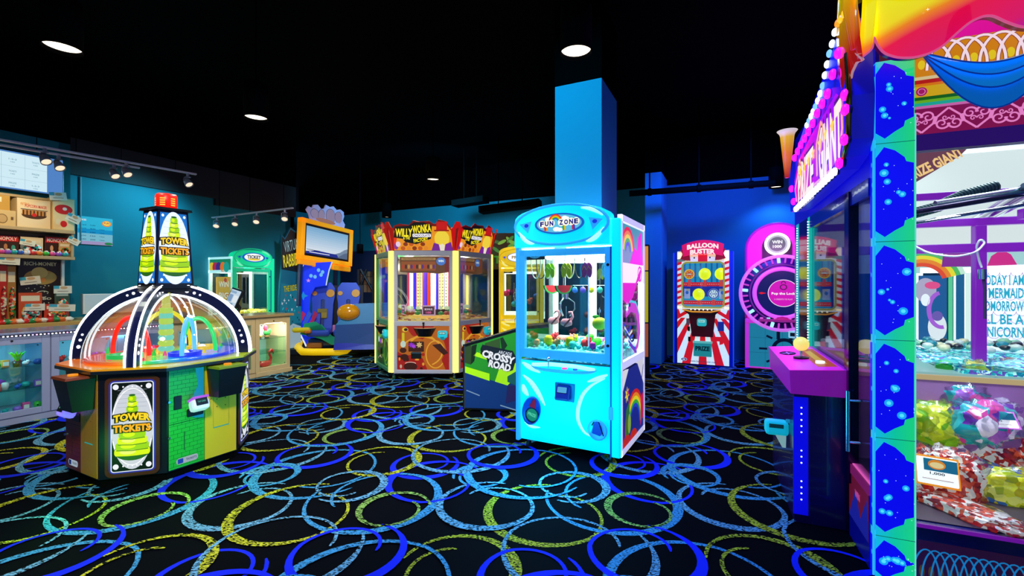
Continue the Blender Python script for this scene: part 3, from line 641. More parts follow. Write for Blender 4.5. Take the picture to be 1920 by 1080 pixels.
    for lo, hi in (((0.0, Dp - .03, .76), (.05, Dp, H - .06)), ((Wd - .05, Dp - .03, .76), (Wd, Dp, H - .06)), ((0, .05, H - .30), (.03, Dp, H - .06)), ((.0, Dp - .03, .76), (Wd, Dp, .9)), ((0, Dp - .03, 1.62), (Wd, Dp, H - .06)), ((Wd * .42, Dp - .028, .9), (Wd * .50, Dp, 1.62))): m.b2(lo, hi, wf)
    m.b2((0, .03, H - .06), (Wd, Dp, H - .03), wf); m.build('rear_frame', o)
    m = MB(); m.b2((.002, .05, .8), (.006, Dp - .03, 1.65), GLASS); m.b2((Wd - .012, .06, .8), (Wd - .008, Dp - .03, 1.72), GLASS); m.b2((.05, Dp - .016, .9), (Wd - .05, Dp - .012, 1.62), glass('#50909c', .25)); m.build('side_glass', o)
    # header
    m = MB(); P = [(0, 1.72), (Wd - .075, 1.72)] + [((Wd - .075) * (.5 + .5 * math.cos(PI * k / 16)), H + .13 * math.sin(PI * k / 16) ** .7 - .03) for k in range(17)]
    m.prism(P, .14, body, ffront(0, -.03, 0)); m.build('header_shell', o)
    m = MB(); cx = (Wd - .075) / 2; M = ffront(cx, -.034, 1.885); A = Art(m, M)
    P1 = [(x * .98, y * .96) for x, y in ell(0, -.02, cx * .93, .135, 40)]
    m.tube([tuple(M @ Vector((x, y, 0))) for x, y in ell(0, .01, cx * .98, .16, 40)], .012, edge, 8, True)
    for s_ in (-1, 1): m.tube([tuple(M @ Vector((s_ * cx * (.55 + .35 * t / 8), -.135 + .10 * (t / 8) ** 2, 0))) for t in range(9)], [.004 + .016 * math.sin(PI * (t + .5) / 9) for t in range(9)], bright, 8)
    m.tube([tuple(M @ Vector((cx * (.45 + .42 * t / 8), .13 - .07 * (t / 8) ** 2, 0))) for t in range(9)], [.004 + .012 * math.sin(PI * (t + .5) / 9) for t in range(9)], bright, 8)
    for s_ in (-1, 1): A.poly([(s_ * cx * .60, .05), (s_ * cx * .88, .03), (s_ * cx * .68, -.05)][::s_], edge, 2); A.ell(s_ * cx * .72, .015, .02, .016, E('#1838e8', .9), 3, n=14)
    m.build('header_moulding', o)
    m = MB(); M = ffront(cx, -.046, 1.90); m.prism(ell(0, 0, .215, .085, 40), .012, E('#1868d8', .8), M); A = Art(m, M); title(A); m.build('title_badge', o)
    # gantry, claw
    m = MB(); m.b2((.05, .3, 1.70), (Wd - .06, .33, 1.73), CHROME); m.b2((Wd * .3, .2, 1.68), (Wd * .42, .42, 1.74), D('#404860')); m.build('gantry', o)
    m = MB(); m.b2((.06, .06, 1.62), (.24, .08, 1.68), BLACK); A = Art(m, ffront(.15, .059, 1.65)); A.ell(0, 0, .05, .02, WHITE, 1); A.text('ELAUT', 0, 0, .06, .014, D('#a01020'), 2); m.build('maker_plate', o)
    m = MB(); m.tube([(Wd * .36, .31, 1.68), (Wd * .36, .31, 1.35)], .004, WHITE, 6); m.cyl((Wd * .36, .31, 1.35), (Wd * .36, .31, 1.28), .03, CHROME)
    for k in range(3):
        a = R(120 * k + 20); c, s_ = math.cos(a), math.sin(a); m.tube([(Wd * .36 + c * r, .31 + s_ * r, z) for r, z in ((.02, 1.29), (.08, 1.25), (.085, 1.19), (.04, 1.13))], .006, CHROME, 6)
    m.build('claw', o)
    m = MB(); sub_art(m, o); m.build('side_artwork', o)
    m = MB()
    for x in (.08, Wd - .1):
        for y in (.08, Dp - .08): m.cyl((x, y, .08), (x, y, .055), .012, CHROME, n=8); m.cyl((x - .012, y, .028), (x + .012, y, .028), .028, D('#20242c'), n=16)
    m.build('casters', o)
    return o
FZ0 = G(968, 840); FZ1 = G(1163, 878); fw = (FZ1 - FZ0).length; fr = math.atan2(FZ1.y - FZ0.y, FZ1.x - FZ0.x); FD = .82
def rainbow(A, cx, cy, r, wd, z, a0=10, a1=170, s=.8, cols=('#ff2010', '#ff8a10', '#ffe010', '#30c030', '#2060f0')):
    for k, c in enumerate(cols): A.ring(cx, cy, r - k * wd, r - k * wd, wd * 1.04, E(c, s), z, a0, a1, 24)
def fz_title(A):
    A.ell(0, 0, .195, .072, E('#60c8f0', .9), 1, n=40)
    for x, y, r in ((-.10, .04, .022), (-.085, .045, .018), (.05, .045, .024), (.07, .04, .02), (-.02, -.045, .03), (.01, -.05, .025)): A.ell(x, y, r, r * .6, E('#ffffff', 1.), 2, n=16)
    rainbow(A, -.03, .018, .055, .008, 2.5, 15, 165)
    for x, cs in ((-.13, ('#e02018', '#ffa018')), (.03, ('#40b040', '#f0d020')), (.11, ('#c03070', '#5040c0'))):
        for k, c in enumerate(cs): A.poly([(x + k * .014, -.01), (x + .014 + k * .014, -.01), (x + .018 + k * .014, -.055), (x + .004 + k * .014, -.055)], E(c, .8), 3)
    for i, ch in enumerate('FUN ZONE'):
        if ch != ' ': A.ell(-.148 + i * .0425, .002 + i * .0012, .029, .031, E('#fffbe8', 1.), 3.6, n=16)
    for i, ch in enumerate('FUN ZONE'):
        if ch != ' ': A.text(ch, -.148 + i * .0425, .002 + i * .0012, .034, .040, E('#101090', .8), 5, .05)
def fz_side(m, o):
    # right-hand side: white frame, printed panels with rainbow and splashes
    wf = E('#e8e4f8', .55, base='#f4f4ff')
    x = fw
    for lo, hi in (((x - .03, .03, .07), (x + .004, FD, .12)), ((x - .03, .03, 1.90), (x + .004, FD, 1.95)), ((x - .03, FD - .035, .07), (x + .004, FD, 1.95)), ((x - .03, .03, .07), (x + .004, .06, 1.95)), ((x - .03, .03, .74), (x + .003, FD, .80))): m.b2(lo, hi, wf)
    m.b2((x - .02, .05, .1), (x - .002, FD - .02, .76), D('#10285c')); A = Art(m, fright(x - .001, .05, .1))
    A.poly([(0, .0), (.74, 0), (.74, .62), (0, .62)], E('#2838b8', .45), 1); A.poly([(0, .45), (.2, .62), (.1, .63), (0, .63)], E('#f4f4ff', .7), 2); A.poly([(.5, .62), (.74, .40), (.74, .64), (.4, .64)], E('#e8e8f8', .7), 2)
    rainbow(A, .40, .10, .30, .03, 3, 0, 180, .7, ('#e02018', '#ff9018', '#f8e818', '#38b838', '#2848d8')); A.poly([(.10, 0), (.25, .12), (.22, .35), (.12, .3)], E('#389038', .5), 3.5)
    A.poly(star(.15, .42, .07, .03, 7), E('#f0e020', .8), 4); A.poly(star(.17, .43, .045, .018, 7, 40), E('#e02878', .8), 5); A.poly([(.6, .05), (.74, .15), (.74, .34), (.62, .30)], E('#d82060', .7), 4); A.ell(.12, .05, .11, .05, E('#d02818', .7), 5); A.ell(.35, .03, .12, .06, E('#e83018', .6), 5)
    A.stroke([(.62, .42), (.72, .58)], .02, E('#3020a0', .6), 5); A.ell(.22, .17, .05, .08, E('#9ac83c', .6), 4)
    # window print (upper)
    A = Art(m, fright(x - .006, .05, .80)); mg = E('#f020d8', .85)
    A.rect(.0, .78, .74, 1.10, E('#40b8c8', .6), 1); rainbow(A, .2, .86, .2, .03, 2, 10, 170, .8); A.poly([(.25, .78), (.4, .92), (.5, .90), (.55, 1.02), (.66, 1.08), (.70, .92), (.74, .78)], mg, 3); A.rect(.0, .62, .74, .78, E('#fff0fa', .95), 2)
    A.poly([(.02, .62), (.0, .50), (.18, .44), (.36, .5), (.5, .62), (.62, .66), (.68, .76), (.58, .72), (.45, .62)], mg, 4); A.ring(.60, .70, .07, .06, .02, mg, 5)
    A.stroke([(.12, .36), (.28, .42), (.45, .40), (.55, .30), (.58, .18), (.52, .08), (.40, .03)], [.05, .08, .09, .09, .08, .06, .03], E('#d848e0', .8), 5); A.stroke([(.12, .40), (.28, .47), (.46, .45), (.6, .33)], .02, E('#40d0e8', .9), 6)
    for k in range(7): A.stroke([(.05 + k * .03, .30 - k * .03), (.18 + k * .04, .22 - k * .03), (.30 + k * .03, .26 - k * .04)], .022, E(['#2030e0', '#f0f4ff', '#3858e8', '#101870', '#e8f0ff', '#3050e8', '#8030d0'][k], .8), 5 + k * .2)
    A.poly(star(.16, .42, .05, .02, 6), E('#f8f8ff', 1.), 7); A.ell(.24, .44, .02, .02, MATTBLACK, 8, n=10)
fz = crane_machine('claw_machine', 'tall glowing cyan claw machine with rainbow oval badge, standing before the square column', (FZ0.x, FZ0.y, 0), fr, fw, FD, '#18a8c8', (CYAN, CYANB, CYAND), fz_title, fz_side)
FM = Matrix.Translation(FZ0) @ Matrix.Rotation(fr, 4, 'Z')
lamp('claw_machine_light', 'AREA', FM @ Vector((fw / 2, FD / 2, 1.86)), 65, '#f4fff8', .5, target=FM @ Vector((fw / 2, FD / 2, 0)))
lamp('claw_glow_light', 'POINT', FM @ Vector((fw / 2, -.6, .35)), 22, '#20c8ff', .25)
# prizes in the claw machine
CR = cell_mat('turquoise_crystals', ['#20c8c8', '#60e8e0', '#108898', '#b0fff8', '#18a0b8'], 45, .15)
m = MB(); m.box((0, 0, 0), (fw - .1, FD - .1, .10), CR, .03)
for k in range(90): m.ball((random.uniform(-.38, .38) * fw / .94, random.uniform(-.32, .32), .05 + random.uniform(0, .02)), random.uniform(.015, .03), CR, 6, 4)
cb = m.build('plastic_crystals'); cb.matrix_world = FM @ Matrix.Translation((fw / 2, FD / 2, .815)); tag(cb, 'bed of turquoise plastic crystals inside the cyan claw machine', 'crystals', kind='stuff')
random.seed(8); PC = [('#f08078', 'pink'), ('#e82030', 'red'), ('#f8d820', 'yellow'), ('#30c8b0', 'mint'), ('#e838a8', 'magenta'), ('#f0a060', 'peach'), ('#50d030', 'green'), ('#3868e8', 'blue')]
spots = [(.33, .14, 5), (.22, .2, 2), (.50, .12, 3), (.62, .16, 1), (.70, .1, 4), (.82, .14, 0), (.40, .3, 0), (.55, .34, 5), (.66, .38, 6), (.78, .32, 2), (.86, .42, 7), (.25, .45, 0), (.36, .55, 2), (.52, .58, 6), (.68, .6, 4), (.82, .62, 1), (.14, .10, 5), (.90, .22, 3), (.12, .6, 1), (.44, .2, 2)]
for i, (u, v, c) in enumerate(spots):
    r = random.uniform(.034, .05); m = MB(); plush(m, (0, 0, r * .9), r, PC[c][0], i, i % 3)
    p = m.build('plush_toy'); p.matrix_world = FM @ Matrix.Translation((u * fw, .06 + v * .85, .868)) @ Matrix.Rotation(i * 2.1, 4, 'Z')
    tag(p, 'small rounded %s plush prize lying on the turquoise crystals, %s' % (PC[c][1], ['beside the front glass', 'in the middle of the bed', 'towards the back pane'][0 if v < .25 else (1 if v < .45 else 2)]), 'plush toy', 'plush prizes in the cyan claw machine')
# things hanging in the window
def hung(name, label, cat, m, x, y, z, rz=0):
    o_ = m.build(name); o_.matrix_world = FM @ Matrix.Translation((x, y, z)) @ Matrix.Rotation(rz, 4, 'Z'); return tag(o_, label, cat, 'toys hung inside the cyan claw machine')
ZS = 1.60
m = MB(); m.tube([(.30 + (fw - .42) * t / 12, .10, 1.64 - .05 * math.sin(PI * t / 12)) for t in range(13)], .004, WHITE, 6)
tag(m.build('hanging_cord', None), 'white cord strung across the inside top of the cyan claw machine window', 'cord').matrix_world = FM
def flipflop(c1, c2):
    m = MB()
    for dx, dr in ((-.018, .1), (.018, -.1)):
        q = Matrix.Translation((dx, dx * .3, -.075)) @ Matrix.Rotation(dr, 4, 'Y'); m.prism([(x * (1 + .12 * (1 if y > 0 else -1)), y) for x, y in ell(0, 0, .026, .062, 20)], .01, D(c1, .5), q @ ffront(0, 0, 0)); m.tube([q @ Vector((-.02, -.004, .0)), q @ Vector((0, -.016, .03)), q @ Vector((.02, -.004, .0))], .003, D(c2), 6)
    m.tube([(0, 0, .02), (0, 0, -.03)], .0015, WHITE, 5); return m
for x, c1, c2, lb in ((.27, '#b8e818', '#60a810', 'lime green flip flop keyring hanging near the white post'), (.42, '#f8e018', '#e0a010', 'yellow flip flop keyring on the white cord'), (.60, '#f03890', '#f8a020', 'pink and orange flip flop keyring on the white cord'), (.77, '#e8f0f0', '#20b0b0', 'white and teal flip flop keyring at the right of the cord')):
    hung('flip_flop_keyring', lb, 'keyring', flipflop(c1, c2), x, .10, ZS - .0)
for x, y, c, lb in ((.13, .12, '#e8e8d0', 'cream bead necklace looped at the left of the window'), (.17, .14, '#101418', 'black bead necklace looped at the left of the window'), (.245, .12, '#e8fff0', 'white bead necklace swagged behind the maker plate'), (.43, .15, '#f0ffe0', 'pale bead necklace behind the yellow flip flops'), (.52, .15, '#181c20', 'black bead necklace beside the pink flip flops')):
    m = MB(); ww = .045; m.tube([(ww * math.cos(PI * t / 14), 0, -.17 * math.sin(PI * t / 14) ** .7) for t in range(15)], .005, D(c, .3), 6); hung('bead_necklace', lb, 'necklace', m, x, y, 1.63)
def melon():
    m = MB(); A0 = ell(0, 0, .075, .075, 18, 180, 360); m.prism(A0, .03, D('#e81828', .6), ffront(0, -.015, 0), D('#e81828')); P = A0 + [(x * .84, y * .84) for x, y in A0[::-1]]; m.prism(P, .034, D('#28b048', .6), ffront(0, -.018, 0)); m.tube([(0, 0, 0), (0, 0, .06)], .002, WHITE, 5); return m
for x, y, lb in ((.20, .30, 'watermelon slice plush reflected side, hanging at the left'), (.37, .16, 'red and green watermelon slice plush hanging left of centre')):
    hung('watermelon_plush', lb.replace('reflected side, ', ''), 'plush toy', melon(), x, y, 1.40, .8)
def flam():
    m = MB(); m.ball((0, 0, 0), (.05, .03, .035), D('#f0909a', .7), amp=.2); m.tube([(.03, 0, .01), (.055, 0, .05), (.045, 0, .09), (.02, 0, .085)], [.014, .011, .01, .012], D('#f0909a', .7), 8); m.tube([(.02, 0, .085), (0, 0, .06)], [.008, .002], BLACK, 6); m.tube([(-.02, -.03, -.03), (.03, -.03, .03)], .008, D('#501820'), 6); m.tube([(0, 0, .03), (0, 0, .14)], .002, WHITE, 5); return m
for x, y, lb in ((.20, .34, 'pink flamingo plush keyring hanging at the left behind the post'), (.38, .2, 'pink flamingo plush keyring hanging left of centre')): hung('flamingo_keyring', lb, 'keyring', flam(), x, y, 1.08, .4)
m = MB(); m.ball((0, 0, 0), (.062, .045, .052), D('#f8e010', .6)); m.ball((.055, 0, -.01), (.02, .015, .015), D('#f8e010', .6)); m.ball((-.03, 0, .055), (.03, .01, .016), D('#40b820', .6)); m.tube([(0, 0, .05), (0, 0, .13)], .002, WHITE, 5); m.cyl((0, 0, .09), (0, 0, .115), .012, CHROME, n=10)
hung('lemon_plush', 'bright yellow lemon plush with green leaf hanging right of centre', 'plush toy', m, .70, .12, 1.09)
m = MB(); m.tube([(0, 0, 0), (0, 0, .62)], .0065, E('#b8ccff', 1.), 8); hung('light_rod', 'slim pale blue light rod standing behind the claw machine glass', 'light', m, .605, .13, .87)
for i, (c, nm) in enumerate([('#3080f0', 'blue'), ('#7050d0', 'violet'), ('#f0d020', 'yellow'), ('#30b8a0', 'teal'), ('#f05028', 'orange'), ('#f058c8', 'pink'), ('#f0b070', 'peach')]):
    m = MB(); m.ball((0, 0, 0), (.026, .008, .026), D(c, .6), amp=.2, seed=i); m.tube([(0, 0, .02), (0, 0, .04)], .002, WHITE, 5); hung('paper_pompom', 'small %s pompom in the row hanging across the middle of the window' % nm, 'pompom', m, .42 + i * .075, .30, 1.36)
m = MB(); m.tube([(.40, .305, 1.40), (.9, .305, 1.40)], .002, WHITE, 5); tag(m.build('pompom_string'), 'thin string carrying the row of small pompoms in the claw machine', 'cord').matrix_world = FM

# green ticket claw machine by the left wall, and the yellow one at the back
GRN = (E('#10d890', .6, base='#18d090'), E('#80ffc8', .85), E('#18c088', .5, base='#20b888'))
def tk_title(A): A.ell(0, 0, .18, .07, E('#f8fff8', 1.), 1, n=32); A.ell(0, -.035, .12, .02, E('#f0d040', .9), 2); A.text('TICKET', 0, .008, .26, .06, E('#202848', .6), 3, .04, edge=E('#ffffff', 1.))
def tk_side(m, o):
    wf = E('#c8f0e8', .5, base='#e8fff8')
    for lo, hi in (((-.006, 0, .07), (.02, .04, 1.9)), ((-.006, .64, .07), (.02, .68, 1.9)), ((-.006, 0, 1.62), (.02, .68, 1.67)), ((-.006, 0, 1.86), (.02, .68, 1.9)), ((-.006, 0, .74), (.02, .68, .8))): m.b2(lo, hi, wf)
    A = Art(m, fleft(-.003, .68, 0)); A.rect(.04, 1.67, .64, 1.86, E('#20a878', .5), 1)
    for k, (x, c) in enumerate(((.1, '#f0d818'), (.2, '#c02050'), (.3, '#402890'), (.42, '#f08018'), (.52, '#20b0a0'))): A.ell(x, 1.72, .08, .09, E(c, .7), 2 + k)
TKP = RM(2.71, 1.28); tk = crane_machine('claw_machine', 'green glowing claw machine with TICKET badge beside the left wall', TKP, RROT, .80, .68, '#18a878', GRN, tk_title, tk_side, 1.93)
TKM = Matrix.Translation(TKP) @ Matrix.Rotation(RROT, 4, 'Z')
lamp('ticket_machine_light', 'AREA', TKM @ Vector((.4, .34, 1.8)), 16, '#f0fff0', .4, target=TKM @ Vector((.4, .34, 0)))
random.seed(4)
for i in range(12):
    m = MB(); r = .088; c = ['#f0d020', '#e8c818', '#f0e050'][i % 3]; m.ball((0, 0, 0), (r, r, r * .8), cell_mat('yellow_ticket_balls', ['#f0d820', '#f8e858', '#d0a810', '#fff0a0', '#e0b818'], 50, .1), 12, 8, amp=.2, seed=i); p = m.build('ticket_bundle'); p.matrix_world = TKM @ Matrix.Translation((.12 + (i % 4) * .18, .12 + (i // 4) * .18, .87 + (i % 2) * .02)); tag(p, 'round yellow ticket bundle in the green claw machine, %s' % ['front row', 'middle row', 'back row'][i // 4], 'ticket bundle', 'yellow ticket bundles in the green claw machine')
m = MB(); m.b2((.08, .58, 1.0), (.40, .60, 1.55), E('#f0a818', .8, base='#f0a818')); A = Art(m, ffront(.24, .579, 1.27))
for k in range(3): A.text(['WIN', 'THE', 'BIG'][k], 0, .15 - k * .14, .24, .10, E('#fff4d0', 1.), 2, .04, edge=E('#c83010', .8))
A.ell(-.05, .2, .05, .05, E('#e02018', .9), 3); tag(m.build('prize_poster'), 'orange printed card standing inside the green claw machine', 'poster').matrix_world = TKM
m = MB(); m.b2((.035, .10, .95), (.045, .50, 1.55), E('#f0b020', .8, base='#f0a818')); A = Art(m, fleft(.0345, .30, 1.27)); A.text('WIN', 0, .15, .28, .11, E('#fff4d0', 1.), 2, .04, edge=E('#c83010', .8)); A.text('BIG', 0, -.05, .28, .11, E('#fff4d0', 1.), 2, .04, edge=E('#c83010', .8)); A.ell(.05, .22, .04, .04, E('#e02018', .9), 3)
tag(m.build('prize_poster'), 'orange printed card facing out through the left glass of the green claw machine', 'poster').matrix_world = TKM
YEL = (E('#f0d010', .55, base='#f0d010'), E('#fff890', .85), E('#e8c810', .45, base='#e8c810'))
def yl_title(A): A.ell(0, 0, .2, .078, E('#ffffff', 1.), 1, n=32); A.text('PRIZES', 0, 0, .26, .055, E('#a07818', .8), 2, .03)
def yl_side(m, o):
    for lo, hi in (((-.006, 0, .07), (.02, .04, 1.9)), ((-.006, .6, .07), (.02, .64, 1.9)), ((-.006, 0, .74), (.02, .64, .8))): m.b2(lo, hi, E('#e8e0a0', .5))
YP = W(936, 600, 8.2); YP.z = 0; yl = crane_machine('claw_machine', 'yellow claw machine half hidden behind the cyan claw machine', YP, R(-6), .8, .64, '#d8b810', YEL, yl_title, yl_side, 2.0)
YM = Matrix.Translation(YP) @ Matrix.Rotation(R(-6), 4, 'Z')
lamp('yellow_machine_light', 'AREA', YM @ Vector((.4, .3, 1.85)), 12, '#fff0f8', .4, target=YM @ Vector((.4, .3, 0)))
for i, (c, nm) in enumerate((('#e02080', 'pink'), ('#28a8c8', 'teal'), ('#8030c0', 'violet'), ('#e05820', 'orange'), ('#3050c0', 'blue'))):
    m = MB(); plush(m, (0, 0, 0), .06, c, i, 0); m.tube([(0, 0, .05), (0, 0, .4)], .002, WHITE, 5); p = m.build('plush_toy'); p.matrix_world = YM @ Matrix.Translation((.10 + i * .14, .22 + .08 * (i % 2), [1.25, 1.05, 1.3, 1.1, 1.2][i])); tag(p, '%s plush bear hanging in the yellow claw machine' % nm, 'plush toy', 'plush bears in the yellow claw machine')

# ================================================================ six sided chocolate themed pusher
WC = Vector((-1.295, 7.55, 0)); WS = .97; WA = WS * math.sqrt(3) / 2
wk = thing('hexagonal_pusher', 'six sided cabinet with red and yellow lettered topper and orange art, mid room', 'arcade machine', WC, R(-1))
YST = E('#fff27a', .95, 'lit_yellow_strip', '#fff080'); YST2 = E('#60f080', .8, 'lit_green_strip')
def hexa(r, z, off=0): return [(r * math.cos(R(60 * k - 120 + off)), r * math.sin(R(60 * k - 120 + off)), z) for k in range(6)]
m = MB(); m.solid(hexa(WS - .03, .10), hexa(WS - .03, .84), D('#3a1a10', .4)); m.solid(hexa(WS - .02, 1.86), hexa(WS - .02, 1.92), D('#8a7a8a', .4)); m.build('cabinet', wk)
for k in range(6):
    v = hexa(WS, 0)[k]; a = math.atan2(v[1], v[0]); m = MB(); q = Matrix.Translation((v[0] * .985, v[1] * .985, 0)) @ Matrix.Rotation(a, 4, 'Z'); m.box((0, 0, 1.01), (.05, .085, 1.80), YST, .01, q); m.build('corner_post', wk)
    m = MB(); m.cyl((v[0] * .93, v[1] * .93, .10), (v[0] * .93, v[1] * .93, .06), .015, CHROME, n=8); m.cyl((v[0] * .93 - .014, v[1] * .93, .032), (v[0] * .93 + .014, v[1] * .93, .032), .032, E('#207858', .2), n=16); m.build('caster', wk)
CH1 = cell_mat('sweet_shop_print', ['#c02010', '#8a1808', '#e05818', '#5a1008', '#d83820', '#3a0a06', '#e8a050', '#a01818'], 14, .45, stretch=(1, 1, .8))
for k in range(6):
    a = R(60 * k - 90); n_ = Vector((math.cos(a), math.sin(a), 0)); M = frame(n_ * WA, (-n_.y, n_.x, 0), (0, 0, 1)); hw = WS / 2 - .05
    grn = k in (5,)
    m = MB()
    fm = D('#c8c4d0', .4, .1, name='silver_frame') if not grn else D('#60c088', .3, .3)
    for lo, hi in (((-hw, .10, -.03), (hw, .155, .012)), ((-hw, .80, -.03), (hw, .87, .012)), ((-hw, 1.84, -.03), (hw, 1.91, .012)), ((-hw, .1, -.03), (-hw + .05, 1.9, .01)), ((hw - .05, .1, -.03), (hw, 1.9, .01))): m.b2(lo, hi, fm, .005, M)
    m.build('panel_frame', wk)
    g_ = MB(); g_.b2((-hw + .045, .865, -.012), (hw - .045, 1.845, -.008), GLASS, 0, M); g_.build('window_glass', wk)
    m = MB(); M2 = M @ Matrix.Translation((0, 0, -.012)); m.b2((-hw + .04, .15, -.02), (hw - .04, .805, 0), D('#c86018'), 0, M2); A = Art(m, M2); e = .55
    base = E('#e07818' if not grn else '#187028', e); A.rect(-hw + .045, .155, hw - .045, .80, base, 1)
    rb = E('#c81c10' if not grn else '#0f5020', e); dk = E('#4a1408' if not grn else '#083010', e); hi = E('#f8b030' if not grn else '#7ab818', .7)
    x0, x1 = -hw + .045, hw - .045
    A.poly([(x0, .155), (x0, .42), (x0 + .12, .36), (x0 + .25, .38), (x0 + .38, .32), (x0 + .45, .155)], rb, 2); A.poly([(x1, .155), (x1, .70), (x1 - .10, .62), (x1 - .05, .45), (x1 - .12, .3), (x1 - .06, .155)], rb, 2)
    A.poly([(x0 + .12, .80), (x0 + .22, .66), (x0 + .38, .60), (x0 + .5, .70), (x0 + .55, .80)], rb, 2); A.poly([(x1 - .26, .52), (x1 - .14, .54), (x1 - .02, .40), (x1 - .09, .37)], dk, 3); A.poly([(x1 - .18, .64), (x1 - .08, .68), (x1, .60), (x1, .52)], rb, 4)
    A.ring(0, .50, .20, .16, .03, hi, 2.5, 30, 250); A.ring(-.02, .42, .30, .22, .02, hi, 2.5, -60, 150); A.ring(.18, .38, .14, .2, .018, hi, 2.6, 0, 320); A.poly([(x0, .62), (x0 + .07, .60), (x0 + .07, .80), (x0, .80)], E('#c85c10', e), 3)
    random.seed(k + 3)
    for j in range(20): A.ell(random.uniform(x0 + .02, x0 + .40), random.uniform(.17, .40), random.uniform(.012, .035), random.uniform(.01, .03), random.choice([dk, rb, hi, E('#e8c8b0', .6), dk]), 3 + j * .2, n=12)
    A.ell(x0 + .20, .20, .10, .06, dk, 8); A.ell(x0 + .09, .44, .05, .04, dk, 8); A.ell(x0 + .11, .34, .06, .045, dk, 8); A.ring(x0 + .2, .235, .085, .03, .008, E('#f8d8c8', .8), 9, 20, 160)
    A.ell(x0 + .12, .745, .045, .032, E('#f0d040', .8), 5); A.ell(x0 + .13, .745, .028, .022, dk, 6); A.rect(x0 + .07, .57, x0 + .11, .70, E('#d8c818', .8), 4, .01); A.ell(x0 + .09, .53, .04, .05, E('#c8e0d0', .8), 5)
    # purple and gold sweets tray print
    A.rect(x0 + .17, .42, x0 + .40, .57, dk, 10, .01); A.poly(star(x0 + .21, .52, .045, .025, 7), E('#9828d8', .8), 11); A.poly(star(x0 + .25, .50, .04, .02, 6, 30), E('#b040e8', .8), 11.5); A.poly(star(x0 + .33, .52, .05, .028, 7), E('#d8b878', .8), 11)
    m.build('lower_artwork', wk)
    # control tray, joystick, reader, hatch
    M3 = M @ Matrix.Translation((.02, .70, .0)); m = MB()
    up = [( .17 * math.cos(R(180 + 180 * t / 12)), .07, -.01 - .13 * math.sin(R(180 + 180 * t / 12))) for t in range(13)]
    lo_ = [(.10 * math.cos(R(180 + 180 * t / 12)), -.055, -.01 - .06 * math.sin(R(180 + 180 * t / 12))) for t in range(13)]
    m.solid([M3 @ Vector(p) for p in lo_], [M3 @ Vector(p) for p in up], BLACK); m.solid([M3 @ Vector((p[0] * .93, p[1] - .001, p[2] * .93)) for p in up], [M3 @ Vector((p[0] * .93, p[1] + .004, p[2] * .93)) for p in up], E('#d8a070', .55)); m.build('control_tray', wk)
    m = MB(); m.cyl((0, .075, .08), (0, .155, .08), .01, BLACK, n=10, M=M3); m.cyl((0, .135, .08), (0, .16, .08), .016, BLACK, n=12, M=M3); m.build('joystick', wk)
    m = MB(); m.box((.27, -.02, .03), (.14, .11, .07), E('#18b8c8', .6, base='#18b8c8'), .025, M3); m.lathe([(.03, 0), (.055, .05)], E('#18b8c8', .5), 14, M3 @ Matrix.Translation((.27, -.10, .02)) @ Matrix.Rotation(R(-90), 4, 'X')); A = Art(m, M3 @ Matrix.Translation((.27, .0, .066))); A.rect(-.045, -.02, .045, .022, D('#0a4048'), 1, .01); A.rect(-.038, -.013, .038, .015, E('#b0e8e0', .9), 2); A.text('PLAY', 0, 0, .05, .02, D('#105050'), 3); m.build('card_reader', wk)
    m = MB(); m.box((-.10, .37, .012), (.15, .10, .03), D('#141418', .3), .008, M); m.box((-.10, .405, .03), (.15, .02, .03), D('#30485a', .3), .004, M); m.build('prize_hatch', wk)
    # leaning topper board
    up = (Vector((0, 0, 1)) + n_ * .24).normalized(); T = frame(n_ * (WA - .02) + Vector((0, 0, 1.91)), (-n_.y, n_.x, 0), up); tw = .47
    P = [(-tw, 0), (tw, 0), (tw + .06, .34), (tw - .02, .31), (.40, .36), (.33, .44), (.24, .46), (.20, .40), (.16, .40), (.10, .44), (-.05, .43), (-.13, .45), (-.2, .38), (-.34, .40), (-.42, .37), (-.44, .30), (-tw - .04, .32)]
    m = MB(); m.prism(P, .012, D('#c81808', .4), T); A = Art(m, T); te = .9 if not grn else .8
    og = E('#f09818' if not grn else '#c8d020', te); A.poly([(-.46, .004), (.43, .004), (.43, .28), (.36, .38), (.2, .36), (-.1, .38), (-.42, .30)], og, 1); A.poly([(-.47, .004), (-.43, .004), (-.38, .2), (-.44, .30), (-.5, .3)], E('#e83010', te), 1.5)
    # swirls in place of a portrait: hat-coloured block, chocolate pieces, purple drapes
    A.poly([(.20, .30), (.36, .30), (.37, .43), (.21, .43)], E('#c81010', te), 2); A.poly([(.17, .29), (.39, .29), (.39, .31), (.17, .31)], E('#981010', te), 3); A.ell(.28, .18, .11, .12, E('#f8d840', te), 1.8)
    A.poly([(.12, .004), (.16, .12), (.23, .10), (.25, .004)], E('#782098', te), 3); A.poly([(.31, .004), (.33, .10), (.41, .13), (.44, .004)], E('#782098', te), 3); A.poly([(.25, .004), (.24, .08), (.28, .11), (.32, .08), (.31, .004)], E('#f0e8d0', te), 3)
    for j in range(9): A.ell(-.30 + (j % 5) * .085 + (j // 5) * .04, .04 + (j // 5) * .06, .035, .03, E(['#c85818', '#e88828', '#8a3010'][j % 3], te), 4 + j * .2, n=12)
    A.ell(-.37, .10, .035, .04, E('#f0d0e8', te), 5); A.ell(-.40, .07, .03, .05, E('#8030a0', te), 4.9)
    ye = E('#ffe818', 1.05); bk = E('#1a0a00', .2)
    A.poly([(-.43, .20), (-.30, .18), (-.26, .13), (-.10, .10), (.12, .18), (.14, .37), (.02, .42), (-.12, .42), (-.2, .37), (-.40, .36)], bk, 6)
    A.text('WILLY', -.27, .27, .25, .12, ye, 8, .03, .15, edge=bk, ew=.1); A.text('WONKA', -.01, .325, .27, .12, ye, 8, .03, .15, rot=6, edge=bk, ew=.1)
